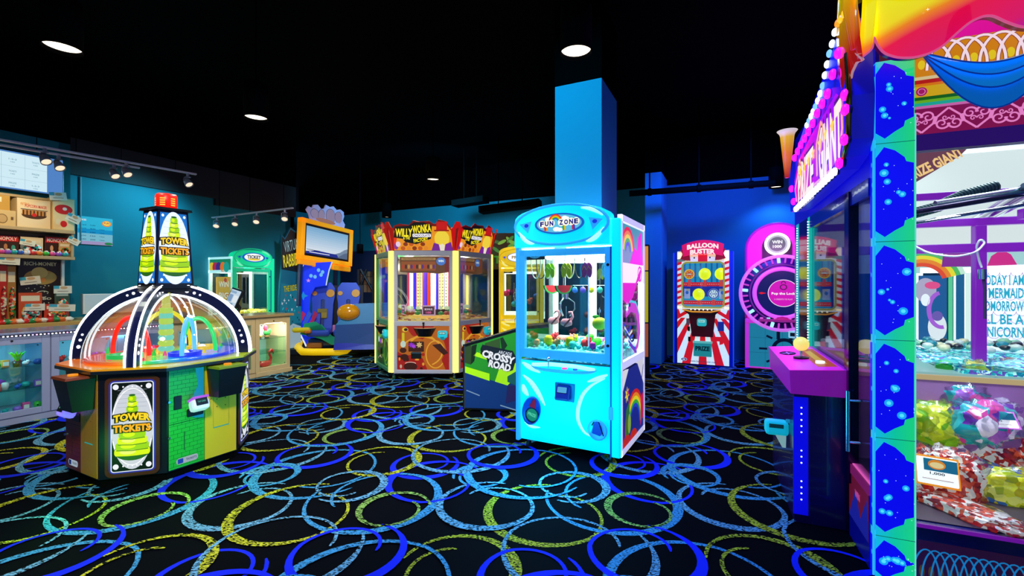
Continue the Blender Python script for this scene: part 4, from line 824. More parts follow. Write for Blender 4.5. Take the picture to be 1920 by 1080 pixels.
    A.text('& THE', -.24, .19, .10, .04, ye, 8, .02, .1); A.rect(-.15, .205, .12, .255, E('#ffffff', 1.), 7, .015); A.text('CHOCOLATE', -.015, .23, .25, .036, E('#5a2080', .8), 8, .03, .15); A.text('FACTORY', -.03, .165, .22, .055, ye, 8, .03, .1, rot=8)
    m.build('topper_board', wk)
    # red corner board between faces
    c_ = hexa(WS, 1.91)[(k + 1) % 6]; cv = Vector((c_[0], c_[1], 0)).normalized(); upc = (Vector((0, 0, 1)) + cv * .26).normalized(); T = frame(cv * (WS - .03) + Vector((0, 0, 1.91)), (-cv.y, cv.x, 0), upc)
    m = MB(); m.prism([(-.03, 0), (.03, 0), (.10, .33), (.07, .34), (.03, .43), (-.03, .43), (-.07, .34), (-.10, .33)], .012, E('#d80c08' if k not in (4, 5) else '#b01008', .75), T); A = Art(m, T); A.rect(-.02, .17, .02, .32, E('#8a0606', .6), 1, .01); m.build('corner_board', wk)
# inner core with candy coloured strips, marquee cards, playfield
m = MB(); m.solid(hexa(.22, .86), hexa(.22, 1.85), D('#382018', .3)); m.build('inner_core', wk)
m = MB(); m.solid(hexa(WS - .09, .85), hexa(WS - .09, .875), E('#c89858', .5, base='#d8a860')); m.solid(hexa(.42, .875), hexa(.42, .92), E('#f0c060', .5, base='#e0b060')); m.build('playfield', wk)
for k in range(6):
    a = R(60 * k - 90); n_ = Vector((math.cos(a), math.sin(a), 0)); M = frame(n_ * (WA - .13), (-n_.y, n_.x, 0), (0, 0, 1)); m = MB()
    m.prism([(-.38, 1.60), (-.2, 1.585), (0, 1.59), (.2, 1.575), (.38, 1.60), (.38, 1.83), (-.38, 1.83)], .01, E('#8a4818', .6), M); A = Art(m, M); A.rect(-.36, 1.78, .16, 1.815, E('#d89858', .7), 1, .01); A.rect(-.36, 1.62, .16, 1.76, E('#b85818', .7), 1, .01)
    A.text('WILLY WONKA & THE CHOCOLATE FACTORY', -.10, 1.797, .46, .018, E('#602808', .5), 3)
    for j in range(12): A.ell(-.33 + j * .042, 1.68, .018, .035, E(['#e83818', '#5a1808', '#f0a040', '#702890'][j % 4], .7), 2 + j * .1, n=10)
    A.ell(.24, 1.76, .07, .06, E('#5880e0', .8), 3); A.text('WIN', .24, 1.765, .08, .035, E('#ffffff', 1.), 4, .03); A.rect(.30, 1.60, .37, 1.82, E('#a01818', .6), 2)
    m.build('marquee_card', wk)
    M = frame(n_ * (.22 * math.sqrt(3) / 2 + .10), (-n_.y, n_.x, 0), (0, 0, 1)); m = MB(); cols = ['#f0e8ff', '#3a18e8', '#ffd890', '#fff6e0', '#4420e0', '#f03818', '#ffffff', '#f06880', '#4a20d8', '#ffe8a0', '#fff4d8', '#c82850']
    for j, c in enumerate(cols):
        x = -.31 + j * .056; m.b2((x - .024, 1.02, -.012), (x + .024, 1.66, 0), E(c, .75, base=c), .004, M)
        if c in ('#ffd890', '#fff6e0', '#ffe8a0', '#f06880', '#fff4d8'):
            for i in range(11): Art(m, M).poly([(x - .02, 1.08 + i * .05), (x, 1.055 + i * .05), (x + .02, 1.08 + i * .05), (x, 1.07 + i * .05)], E('#7a3010', .5), 2)
    m.build('candy_strips', wk)
    m = MB(); M = frame(n_ * .52, (-n_.y, n_.x, 0), (0, 0, 1)); m.b2((-.09, .93, -.02), (.12, 1.09, 0), E('#e8a8c8', .7), .006, M); A = Art(m, M); A.rect(-.07, .95, .10, 1.07, E('#602038', .6), 1); A.text('BONUS', .015, 1.03, .12, .03, E('#ffd0e8', 1.), 2); A.text('100', .015, .98, .08, .035, E('#ff60a0', 1.), 2)
    for s_, c in ((-.16, '#209838'), (.20, '#209838'), (-.25, '#c03018'), (.28, '#c03018')): m.ball((s_, .97, -.03), (.045, .03, .07), E(c, .45), 10, 8, M, .5, k); m.ball((s_, 1.05, -.03), .03, E('#f0f0c0', .7), 8, 6, M)
    m.build('score_display', wk)
    m = MB(); random.seed(20 + k)
    for j in range(34):
        p = M @ Vector((random.uniform(-.33, .33), 0, random.uniform(.03, .24))); m.cyl((p.x, p.y, .876 + .004 * (j % 4)), (p.x, p.y, .884 + .004 * (j % 4)), .024, D(random.choice(['#e8b840', '#c83020', '#d8d8e0', '#f0d060', '#a02818']), .3, .3), n=10)
    tag(m.build('coin_spill', wk), kind='stuff')
lamp('pusher_light', 'POINT', WC + Vector((0, 0, 1.4)), 0.01, '#fff0d0', .1)
for k in range(6):
    a = R(60 * k - 90); lamp('pusher_window_light', 'POINT', WC + Vector((math.cos(a) * .55, math.sin(a) * .55, 1.72)), 9 if k != 5 else 9, '#fff0d8' if k != 5 else '#20ff60', .06)

# ================================================================ prize counter on the left
RMX = Matrix.Translation(O0) @ Matrix.Rotation(RROT, 4, 'Z')      # local x = t, y = b
def inroom(m, name, label=None, cat=None, group=None, kind=None, parent=None, org=None):
    """mesh given in room coordinates (t, b, z); its own origin at org"""
    o_ = m.build(name); o_.matrix_world = RMX if org is None else RMX @ Matrix.Translation(org)
    return tag(o_, label, cat, group, kind)
BEI = D('#d2bc92', .5, name='cream_cabinet_paint'); BEIL = D('#9aa2c8', .5, name='cool_lit_cabinet_paint')  # second paint is the same cream with the cool left-hand light mixed in
def cabinet(t0, t1, doors, label, paint, open_=None):
    o_ = thing('display_cabinet', label, 'cabinet', RM(t0, 0), RROT, 'display cabinets of the prize counter'); L = t1 - t0; H = .90
    m = MB(); m.b2((0, .0, 0), (L, .60, .06), paint); m.b2((0, .02, .06), (.02, .60, H), paint); m.b2((L - .02, .02, .06), (L, .60, H), paint); m.b2((0, .57, .06), (L, .60, H), D('#dfe8f4', .6)); m.b2((0, .02, .06), (L, .6, .10), paint); m.b2((0, .02, H - .04), (L, .60, H), paint); m.build('carcass', o_)
    for z in (.33, .56): MB().b2((.02, .06, z), (L - .02, .57, z + .008), glass('#d8fff4', .15)).build('glass_shelf', o_)
    n = doors; w_ = L / n
    for k in range(n):
        a, b_ = k * w_ + .004, (k + 1) * w_ - .004; d = bpy.data.objects.new('door', None); m = MB(); s_ = .065
        for lo, hi in (((a, 0, .07), (a + s_, .02, .88)), ((b_ - s_, 0, .07), (b_, .02, .88)), ((a + s_, 0, .07), (b_ - s_, .02, .135)), ((a + s_, 0, .80), (b_ - s_, .02, .88))): m.b2(lo, hi, paint, .004)
        d = m.build('door', o_); MB().b2((a + s_, .008, .135), (b_ - s_, .012, .80), GLASS).build('door_glass', d)
        m = MB(); m.cyl(((a + b_) / 2, -.006, .84), ((a + b_) / 2, .002, .84), .01, BLACK, n=12)
        for x in (a + s_ + .03, b_ - s_ - .03):
            for z in (.155, .78): m.cyl((x, .004, z), (x, .008, z), .008, BLACK, n=8)
        m.build('door_lock', d)
    m = MB(); m.b2((.03, .04, H - .055), (L - .03, .06, H - .045), E('#c8f0ff', 5.)); m.build('led_strip', o_)
    return o_
cabs = [(-1.21, -.05, 2, 'cream display cabinet tinted by cool light at the left picture edge, lit glass doors'), (-.05, 1.11, 2, 'display cabinet directly left of the dome machine, mostly behind it'), (1.11, 2.25, 2, 'display cabinet hidden behind the dome machine'), (2.25, 2.85, 1, 'cream single door display cabinet with red flamingo at the counter end')]
for i, (a, b_, n, lb) in enumerate(cabs):
    cabinet(a, b_, n, lb, BEIL if i < 2 else BEI)
    p = RM((a + b_) / 2, .12, .84); lamp('cabinet_light', 'AREA', p, [6, 4, 2, 14][i], ['#70e8ff', '#70e8ff', '#e0f0ff', '#ffe8e0'][i], .3, target=RM((a + b_) / 2, .3, .1))
m = MB(); m.b2((-1.25, -.03, .905), (1.11, .62, .925), D('#7a82a8', .2), .004); inroom(m, 'worktop', 'smooth grey blue worktop over the left cabinets behind the dome machine', 'worktop')
m = MB(); m.b2((1.112, -.03, .905), (2.90, .62, .945), D('#a8906c', .25), .006); m.b2((2.25, -.015, 0), (2.875, -.002, .07), BEI, .004); inroom(m, 'worktop', 'brown worktop carrying the till screen at the counter end', 'worktop')
m = MB(); m.b2((-1.25, -.036, .885), (1.10, -.031, .897), D('#202430')); lm = [E('#ffffff', 5.), E('#ff9ad8', 4.), E('#c8a0ff', 4.), E('#ffd0e8', 4.)]
for k in range(76): m.ball((-1.22 + k * .03, -.04, .891), (.008, .005, .006), lm[(k * 7) % 4 if k % 3 else 0], 6, 4)
inroom(m, 'led_rope', 'strip of tiny white and pink lights under the left worktop edge', 'light strip')
# cabinet contents
def item(name, label, cat, m, t, b, z, rz=0, group=None):
    o_ = m.build(name); o_.matrix_world = RMX @ Matrix.Translation((t, b, z)) @ Matrix.Rotation(rz, 4, 'Z'); return tag(o_, label, cat, group)
def flamingo(s, c='#f02830'):
    m = MB(); m.ball((0, 0, .06 * s), (.14 * s, .07 * s, .06 * s), D(c, .3, coat=.5)); m.tube([(.10 * s, 0, .08 * s), (.13 * s, 0, .16 * s), (.10 * s, 0, .22 * s), (.09 * s, 0, .27 * s), (.13 * s, 0, .31 * s), (.17 * s, 0, .28 * s), (.18 * s, 0, .25 * s)], [.03 * s, .025 * s, .022 * s, .022 * s, .027 * s, .024 * s, .012 * s], D(c, .3, coat=.5), 10)
    m.tube([(.178 * s, 0, .26 * s), (.175 * s, 0, .215 * s)], [.015 * s, .003], BLACK, 8); m.ball((-.12 * s, 0, .10 * s), (.06 * s, .03 * s, .03 * s), D(c, .3)); return m
item('flamingo_float', 'red flamingo ornament on the floor of the cream end cabinet', 'ornament', flamingo(.85), 2.54, .20, .101)
def cactus(c1='#e83050', c2='#28983c'):
    m = MB(); m.lathe([(.001, 0), (.035, 0), (.045, .03), (.001, .03)], D('#806030'), 14); m.ball((0, 0, .075), (.055, .03, .05), D(c2, .5), amp=.3); m.tube([(-.01, 0, .1), (-.03, 0, .15), (-.02, 0, .19)], [.02, .03, .022], D(c1, .4), 10); m.ball((.045, 0, .10), (.025, .02, .04), D(c2, .5)); return m
item('cactus_ornament', 'green cactus ornament with red bloom on the end cabinet glass shelf', 'ornament', cactus(), 2.58, .2, .568)
m = MB(); m.lathe([(.001, 0), (.03, 0), (.04, .09), (.036, .09)], BLACK, 16); m.ball((.0, 0, .09), (.03, .03, .012), D('#e89030', .4)); m.tube([(0, 0, .09), (.03, 0, .14)], .006, D('#f0a030'), 6); item('tumbler', 'black tumbler with orange straw on the end cabinet glass shelf', 'cup', m, 2.39, .18, .568)
m = MB(); m.ball((0, 0, .03), (.035, .03, .03), D('#e8a040')); item('toy_figure', 'small orange toy beside the black tumbler', 'toy', m, 2.46, .2, .568)
random.seed(2); cc_ = [('pink', '#f050a8'), ('red', '#e03030'), ('teal', '#20b0b8'), ('green', '#40c840'), ('white', '#f0f0f8'), ('violet', '#a060e0'), ('orange', '#f09030'), ('blue', '#3060d0')]
LV = {.101: 'cabinet floor', .338: 'lower glass shelf', .568: 'upper glass shelf'}
for ci, (ta, tb) in enumerate(((-.60, -.10), (-.02, .46))):
    for z in (.101, .338, .568):
        for k in range(7):
            t = ta + .03 + k * (tb - ta - .05) / 6; nm, c = cc_[(k * 3 + int(z * 10) + ci) % 8]; kd = (k + int(z * 30)) % 4; m = MB(); s_ = random.uniform(.8, 1.2)
            if kd == 0: m.box((0, 0, .035 * s_), (.055 * s_, .05, .07 * s_), D(c, .5), .006); m.box((0, -.026, .035), (.04, .002, .04), WHITE); sh = 'boxed toy'
            elif kd == 1: m.lathe([(.001, 0), (.025, 0), (.03, .05 * s_), (.022, .07 * s_), (.001, .075 * s_)], D(c, .4), 12); sh = 'squat jar'
            elif kd == 2: plush(m, (0, 0, .022), .028 * s_, c, k, 0); sh = 'little plush'
            else: m.ball((0, 0, .03), (.035, .03, .03), D(c, .35, coat=.5), 12, 8, amp=.3, seed=k); sh = 'rubber toy'
            item({'boxed toy': 'toy_box', 'squat jar': 'jar', 'little plush': 'plush_toy', 'rubber toy': 'rubber_toy'}[sh], '%s %s on the %s of the %s' % (nm, sh, LV[z], 'leftmost lit cabinet' if ci == 0 else 'cabinet beside the dome machine'), 'toy', m, t, .10 + .05 * (k % 2), z, 0, 'small prizes in the lit cabinets')
m = MB(); m.lathe([(.001, 0), (.03, 0), (.035, .06), (.001, .06)], BLACK, 14)
for k in range(9): a = k * .7; m.tube([(0, 0, .05), (math.cos(a) * .03, math.sin(a) * .03, .12), (math.cos(a) * .06, math.sin(a) * .06, .15)], [.006, .01, .003], D('#38e028', .5), 6)
item('potted_plant', 'bright green plant in black pot on the leftmost cabinet shelf', 'plant', m, -.28, .07, .568)
m = MB(); m.ball((0, 0, .05), (.13, .06, .05), D('#c84ad0', .4), amp=.3); item('pet_bed', 'purple fluffy prize on the lower glass shelf of the leftmost cabinet', 'toy', m, -.42, .34, .338)

# till screen
o_ = thing('till_screen', 'black framed touch screen tilted on the brown counter before the green claw machine', 'screen', RM(2.10, .26, .945), R(-32)); o_.scale = (1.2, 1.2, 1.2)
MB().lathe([(.001, 0), (.09, 0), (.09, .012), (.001, .014)], BLACK, 24).build('base', o_)
MB().tube([(0, .02, .012), (.01, .05, .09), (0, .01, .17)], .022, BLACK, 10).build('stand', o_)
q = Matrix.Translation((0, -.01, .215)) @ Matrix.Rotation(R(-20), 4, 'X') @ Matrix.Rotation(R(9), 4, 'Y'); m = MB(); m.box((0, 0, 0), (.29, .025, .25), BLACK, .006, q); A = Art(m, q @ ffront(0, -.013, 0))
A.rect(-.125, -.105, .125, .105, E('#cfe0f0', .85), 1); A.rect(-.115, .06, .03, .09, E('#98b8d8', .8), 2); A.rect(-.115, -.05, -.02, .04, E('#88a8d0', .8), 2); A.rect(.0, -.05, .11, .04, E('#e8f0f4', .9), 2); A.rect(-.115, -.095, .05, -.065, E('#70a0c0', .8), 2); m.build('display', o_)

# back counter, shelf unit and its merchandise
WOOD = D('#caa45c', .45, name='light_wood'); SH = D('#c2ac84', .5, name='shelf_laminate')
m = MB(); m.b2((-2.6, 1.30, 0), (.735, 1.74, .87), SH, .004); m.b2((-2.6, 1.27, .87), (.735, 1.742, .93), WOOD, .006); inroom(m, 'back_counter', 'light wood back counter under the merchandise shelves', 'counter')
sh = thing('shelf_unit', 'cream wall shelf unit stacked with boxed prizes at the left edge', 'shelf', RM(-2.6, 1.74, .93), RROT)
def shl(lo, hi, mat, nm): m = MB(); m.b2((lo[0] + 2.6, lo[1] - 1.74, lo[2] - .93), (hi[0] + 2.6, hi[1] - 1.74, hi[2] - .93), mat, .003); return m.build(nm, sh)
shl((-2.6, 1.35, 2.08), (.645, 1.738, 2.12), SH, 'shelf'); shl((-2.6, 1.35, 1.735), (.645, 1.738, 1.775), SH, 'shelf'); shl((.57, 1.52, .932), (.60, 1.738, 1.735), D('#e8e4dc', .5), 'side_panel'); shl((-2.6, 1.722, .932), (.60, 1.738, 2.5), D('#a8926a', .6), 'back_panel')
shl((.615, 1.37, 1.777), (.642, 1.72, 2.08), SH, 'side_panel'); shl((-2.6, 1.50, 2.50), (.60, 1.738, 2.53), SH, 'shelf')
def spx(px, b=1.4):
    k = (px - 960) / F; c = O0 + BX * b; return (k * c.y - c.x) / (AX.x - k * AX.y)
def sz(py, t, b=1.4): return CH + (HY - py) * RM(t, b).y / F
CARD = D('#c8a050', .7, name='cardboard'); TAG = D('#f0f0e0', .6)
def pbox(px0, px1, py0, py1, b, dp, zb, mat, art, label, name='boxed_game', lean=0, cat='box', grp='boxed prizes on the wall shelves'):
    t0, t1 = spx(px0, b), spx(px1, b); h = sz(py0, (t0 + t1) / 2, b) - zb; w_ = t1 - t0; m = MB(); m.b2((-w_ / 2, 0, 0), (w_ / 2, dp, h), mat, .003); A = Art(m, ffront(0, -.0005, h / 2)); art(A, w_ / 2, h / 2)
    return item(name, label, cat, m, (t0 + t1) / 2, b, zb + .001, lean, grp)
Z1, Z2, Z3 = 2.12, 1.775, .93
rd, yl_, bk_ = D('#d81818', .5), D('#e8c040', .5), D('#181010', .5)
def a_pop(A, x, y):
    A.rect(-x * .96, -y * .94, x * .96, y * .94, D('#f0dcb8', .6), 1); A.text('POPCORN MAKER', .1 * x, y * .5, x * 1.3, y * .22, rd, 2, .02); A.text('RETRO', -.55 * x, y * .62, x * .5, y * .16, D('#e09040'), 2); A.ell(0, -.02, x * .75, y * .26, D('#503010'), 2); A.rect(-x * .72, -.02, x * .72, y * .22, D('#c88840'), 3)
    for k in range(7): A.rect(-x * .68 + k * x * .21, -y * .14, -x * .60 + k * x * .21, y * .20, D('#3a2010'), 4)
    A.ell(0, -y * .1, x * .14, y * .12, rd, 5); A.stroke([(-x * .8, y * .26), (x * .8, y * .26)], .008, D('#3a2010'), 5)
pbox(32, 95, 374, 425, 1.42, .20, Z1, D('#ecd8b0', .6), a_pop, 'white carton with basket picture on the top shelf beside the red prints', 'boxed_appliance')
pbox(-8, 19, 366, 392, 1.46, .2, Z1 + .135, CARD, lambda A, x, y: A.rect(-x * .6, y * .3, -.2 * x, y * .8, TAG, 1), 'plain brown carton, upper of the two at the left edge', 'carton')
pbox(-10, 30, 394, 425, 1.42, .22, Z1, D('#d8bc88', .6), lambda A, x, y: (A.ell(-.3 * x, -.1 * y, x * .5, y * .6, D('#806030'), 1), A.ell(-.3 * x, -.1 * y, x * .42, y * .5, D('#c8a878'), 2), A.rect(.5 * x, -.2 * y, .75 * x, .2 * y, D('#705030'), 2)), 'tan carton with round picture, lower of the two at the left edge', 'carton')
def a_red(A, x, y): A.rect(-x * .95, -y * .95, x * .95, y * .95, D('#ead2a0', .6), 1); A.ell(0, y * .3, x * .8, y * .3, rd, 2); A.ell(.1 * x, y * .34, x * .2, y * .1, D('#f0e8d8'), 3); A.ell(0, -y * .6, x * .3, y * .2, rd, 3); A.ell(-.5 * x, -y * .5, x * .22, y * .18, D('#e8e0c0'), 3)
pbox(98, 140, 372, 428, 1.40, .16, Z1, D('#d8b878', .6), a_red, 'cream carton with red oval pictures at the right end of the top shelf', 'boxed_appliance')
def a_mono(A, x, y): A.rect(-x * .98, -y * .98, x * .98, y * .98, D('#3a1c10', .5), 1); A.rect(-x * .95, y * .35, x * .95, y * .9, rd, 2); A.text('MONOPOLY', 0, y * .62, x * 1.7, y * .38, D('#fff8f0'), 3, .02); A.ell(-.5 * x, -.2 * y, .12 * x, y * .3, D('#e8b088'), 2); A.ell(.1 * x, -.2 * y, .12 * x, y * .3, D('#c88858'), 2); A.ell(.6 * x, -.3 * y, .14 * x, y * .3, D('#40b0a0'), 2)
pbox(-22, 36, 440, 477, 1.45, .2, Z2, bk_, a_mono, 'dark board game box with red title band, left of the bagged toys')
pbox(84, 134, 444, 478, 1.45, .2, Z2, D('#5a3020', .5), a_mono, 'brown board game box with red title band, at the right shelf end')
def a_rich(A, x, y):
    A.rect(-x * .97, -y * .97, x * .97, y * .97, D('#24120a', .4), 1); A.text('RICH-MONEY', 0, y * .85, x * 1.5, y * .12, D('#d8d0a0'), 2); A.ell(0, y * .42, x * .75, y * .24, D('#b08840', .4), 2); A.ell(-.05 * x, y * .56, x * .38, y * .18, D('#d0b868', .4), 3); A.ell(.1 * x, y * .34, x * .12, y * .07, D('#e08030'), 4)
    random.seed(9)
    for k in range(46): A.ell(random.uniform(-.9, .9) * x, random.uniform(-.9, .2) * y, .006, .006, D('#f0e8c8'), 3, n=6)
    A.ring(.1 * x, -.12 * y, x * .3, y * .1, .008, D('#e8e0c0'), 3, 30, 300); A.text('JUMBO', .0, -.28 * y, x, y * .1, D('#e8e0c0'), 3)
pbox(34, 116, 486, 592, 1.55, .08, Z3, bk_, a_rich, 'large dark starry game box standing under the lower shelf', lean=0)
def pack(px0, px1, py0, b, zb, col, label, name='blister_pack', seed=0, art=None):
    t0, t1 = spx(px0, b), spx(px1, b); w_ = t1 - t0; h = sz(py0, (t0 + t1) / 2, b) - zb; m = MB(); m.b2((-w_ / 2, .02, 0), (w_ / 2, .03, h), D(col, .5)); m.ball((0, 0, h * .35), (w_ * .42, .025, h * .3), cell_mat('packed_toys%d' % (seed % 3), [['#e02818', '#f0d0a0', '#a01810', '#f0f0e0', '#602010'], ['#f0f0f0', '#20a090', '#e03020', '#f0c070', '#101010'], ['#c82818', '#f08030', '#208838', '#f8e8d0', '#402010']][seed % 3], 40, 0, .2), 12, 8)
    A = Art(m, ffront(0, .0195, h * .8)); A.rect(-w_ * .4, -h * .08, w_ * .4, h * .1, D('#f4e8c8', .5), 1)
    if art: A.text(art, 0, 0, w_ * .6, h * .1, rd, 2)
    return item(name, label, 'toy', m, (t0 + t1) / 2, b, zb + .001, 0, 'packs on the wall shelves')
pack(0, 14, 497, 1.42, Z3, '#c8200f', 'tall red toy pack on the wood counter, first from the left edge', seed=0); pack(15, 31, 499, 1.43, Z3, '#b07830', 'tall tan toy pack on the wood counter beside the dark game box', seed=2)
pack(36, 80, 549, 1.40, Z3, '#d85020', 'orange animal pack before the dark game box', 'plush_pack', 1); pack(84, 130, 570, 1.36, Z3, '#d83818', 'low red toy pack at the right end of the wood counter', 'toy_pack', 2, 'TOY'); pack(104, 132, 537, 1.44, Z3 + .0, '#486048', 'green toy pack behind the low red pack', 'toy_pack', 1)
pack(40, 82, 445, 1.40, Z2, '#e8d8b8', 'bagged toys with white card between the two board games', 'toy_pack', 1); pack(112, 133, 455, 1.39, Z2, '#d8b070', 'tan pack before the right board game', 'toy_pack', 2)
random.seed(12)
for k in range(11):
    px = 2 + k * 12; t = spx(px, 1.38); nm, c = cc_[(k * 5) % 8]; m = MB(); m.ball((0, 0, .032), (.035, .03, .03), D(c, .3, coat=.6), 12, 8); m.ball((0, -.01, .055), (.02, .02, .012), WHITE, 8, 6); item('capsule_toy', '%s capsule toy at the front of the lower shelf' % nm, 'toy', m, t, 1.375, Z2, 0, 'capsule toys on the lower shelf')
for k in range(12):
    px = 1 + k * 11.5; t = spx(px, 1.33); nm, c = [('red', '#e02020'), ('green', '#208840'), ('orange', '#f07028'), ('white', '#f0e8d8')][k % 4]; m = MB(); m.ball((0, 0, .03), (.05, .035, .03), D(c, .35, coat=.5), 12, 8, amp=.6, seed=k, freq=5); item('bagged_sweets', 'small %s sweet bag along the front of the wood counter' % nm, 'sweets', m, t, 1.32, Z3, 0, 'sweet bags on the wood counter')
def ticket(px, py, b, label, w_=.15, h=.085, rz=0, rot=0):
    t = spx(px, b); z = sz(py, t, b); m = MB(); q = Matrix.Rotation(R(rot), 4, 'Y'); m.b2((-w_ / 2, 0, -h / 2), (w_ / 2, .003, h / 2), TAG, 0, q); A = Art(m, q @ ffront(0, -.0003, 0)); A.rect(-w_ / 2, .1 * h, -.2 * w_, h / 2, D('#40b0d0'), 1); A.ell(.05 * w_, .25 * h, .2 * w_, .18 * h, D('#d8b080'), 2); A.rect(-.3 * w_, -.25 * h, .3 * w_, -.18 * h, D('#908878'), 2)
    m.cyl((0, .003, -h / 2), (0, .012, -h / 2 - .0), .003, CHROME, n=6, M=q)
    return item('price_card', label, 'price tag', m, t, b, z, rz, 'paper price cards on the shelves')
for a in [(109, 368, 1.375, 'white price card on the red oval carton, highest of all', .17, .10, 0, -8), (138, 410, 1.34, 'tilted white price card at the top shelf end', .15, .10, 0, 25), (52, 455, 1.36, 'price card on the bagged toys', .14, .07, 0, 10), (138, 452, 1.345, 'tilted price card at the lower shelf end', .13, .08, 0, 28), (17, 489, 1.36, 'price card under the lower shelf at the left', .19, .09, 0, 3),
          (57, 526, 1.50, 'price card stuck on the dark game box', .19, .10, 0, -8), (118, 543, 1.40, 'price card above the green toy pack', .18, .10), (66, 576, 1.355, 'price card before the orange animal pack', .18, .085), (117, 577, 1.345, 'price card before the low red pack', .26, .09, 0, 3)]: ticket(*a)
# wall screen above the shelves, price poster, white monitor
t1 = spx(120, 1.66); m = MB(); W_ = 1.25; zc0, zc1 = 2.60, 3.10
o_ = thing('wall_screen', 'large lit menu screen on the wall above the prize shelves', 'screen', RM(t1 - W_, 1.66, zc0), RROT)
m.b2((0, 0, 0), (W_, .05, zc1 - zc0), D('#101420', .3), .006); m.build('bezel', o_); m = MB(); A = Art(m, ffront(0, -.001, 0)); A.rect(.012, .012, W_ - .012, zc1 - zc0 - .012, E('#5a90d8', .8), 1); A.rect(.012, .03, W_ - .17, zc1 - zc0 - .03, E('#d4f0fa', .95), 2)
gl = E('#88b8c8', .8)
for k in range(1, 6): A.rect(W_ - .17 - k * .21, .03, W_ - .168 - k * .21, .46, gl, 3)
for z in (.15, .30): A.rect(.012, z, W_ - .17, z + .002, gl, 3)
for k in range(5):
    for j in range(3): A.text(['1-2-3', 'PRIZE', 'TICKETS'][(k + j) % 3], W_ - .28 - k * .21, .09 + j * .15, .07, .02, gl, 4); A.text('100', W_ - .28 - k * .21, .055 + j * .15, .04, .014, gl, 4)
m.build('display', o_)
tp0, tp1 = spx(146, 1.97), spx(212, 1.97); zt_, zb_ = CH + 131 * RM(tp0, 1.97).y / F, CH + 74 * RM(tp1, 1.97).y / F; w_ = tp1 - tp0; h = zt_ - zb_
m = MB(); m.b2((0, 0, 0), (w_, .01, h), WHITE); A = Art(m, ffront(0, -.0005, 0)); A.rect(0, 0, w_, h, E('#c8b8f0', .55), 1); A.rect(0, h * .12, w_, h * .45, E('#8ad8f0', .65), 2); A.rect(0, h * .40, w_, h * .56, E('#0aa0e0', .7), 3); A.rect(0, h * .56, w_, h, E('#30c8f0', .7), 3)
A.ell(w_ * .82, h * .80, w_ * .14, h * .11, E('#f08828', .8), 4); A.ell(w_ * .82, h * .81, w_ * .11, h * .08, E('#f8d840', .9), 5); A.text('FUN', w_ * .82, h * .82, w_ * .16, h * .07, E('#d02020', .8), 6, .03); A.ell(w_ * .88, h * .06, w_ * .12, h * .05, E('#20a050', .6), 5); dk2 = D('#103060')
for j in range(5):
    y = h * (.70 - j * .13)
    for x, s_ in ((.08, 'Card'), (.34, 'Credits')) if j == 0 else ((.08, '$%d' % (10 * j)), (.34, '%d' % (50 * j)), (.60, '+ bonus')): A.text(s_, w_ * (x + .08), y, w_ * .15, h * .045, dk2, 7, .01)
A.text('PRICES', w_ * .15, h * .88, w_ * .18, h * .06, E('#ffffff', .8), 7)
o_ = item('price_poster', 'blue beach price poster with orange sun badge on the teal wall', 'poster', m, tp0, 1.985, zb_)
m = MB(); t_ = .82; m.b2((0, 0, .05), (.62, .03, .33), WHITE, .004); A = Art(m, ffront(0, -.0005, 0)); A.rect(.02, .065, .60, .315, D('#dce8f4', .4), 1); m.b2((-.012, -.002, .045), (0, .032, .335), D('#707880')); m.cyl((.3, .02, 0), (.3, .02, .06), .02, D('#707880')); m.b2((.2, -.03, 0), (.4, .07, .01), D('#707880'))
o_ = item('white_monitor', 'blank white monitor on its low stand beside the teal wall behind the dome', 'screen', m, t_, 1.6, .95)
m = MB(); m.b2((.76, 1.32, 0), (1.95, 1.96, .945), SH, .004); inroom(m, 'side_table', 'plain cream side table under the white monitor', 'table')
lamp('shelf_light', 'SPOT', RM(-.2, .5, 2.9), 60, '#ffe2a8', .08, spot=95, target=RM(-.1, 1.5, 1.5))
lamp('counter_end_light', 'SPOT', RM(3.2, -1.4, 3.1), 130, '#ffe0a0', .08, spot=60, target=RM(2.55, 0, .5))

# ================================================================ motion ride with big screen
VR = thing('motion_ride', 'blue motion ride with orange framed screen, twin seats and yellow base rail', 'arcade machine', (-4.52, 9.80, 0), R(12))
# local x along the screen (away from the camera), local -y = the side facing into the room
L = 1.75
BLU = E('#0424d0', .6, 'lit_blue_shell', '#1030e0'); NAVY = D('#0c3a70', .25, coat=.4); ORG = D('#ff9a10', .3, coat=.4)
TEALP = D('#10a078', .35); SEAT = D('#2448c0', .45)
m = MB()                                                                   # curved shell
prof = [(-.62, .10), (-.60, .5), (-.52, .95), (-.36, 1.35), (-.12, 1.68), (.12, 1.86)]
# seen from the camera side: a wing on the near end plus the hood over the seats
wing = [(.28, .12), (.15, .12), (.02, .40), (-.06, .80), (-.07, 1.2), (-.02, 1.6), (.10, 1.86), (.66, 1.90), (.60, 1.72), (.56, 1.52), (.54, 1.40), (.32, 1.36), (.23, 1.2), (.21, .9), (.25, .6), (.32, .3)]
m.prism([(x, z) for x, z in wing], .05, BLU, ffront(0, -.30, 0)); m.build('side_wing', VR)
m = MB(); m.tube([(x, -.305, z) for x, z in wing[1:7]], .016, E('#e8f4ff', .9), 8); m.tube([(x, -.305, z) for x, z in wing[7:11]], .012, E('#d8ecff', .8), 8); m.build('wing_trim', VR)
m = MB(); A = Art(m, ffront(.19, -.3015, 0)); pk = E('#c070f0', .6)
for k in range(3): A.poly([(-.24 + k * .12, .62 - k * .03), (-.12 + k * .12, .86), (-.05 + k * .12, .80), (-.16 + k * .12, .58)], E(['#c02878', '#3060f0', '#b02060'][k], .6), 2)
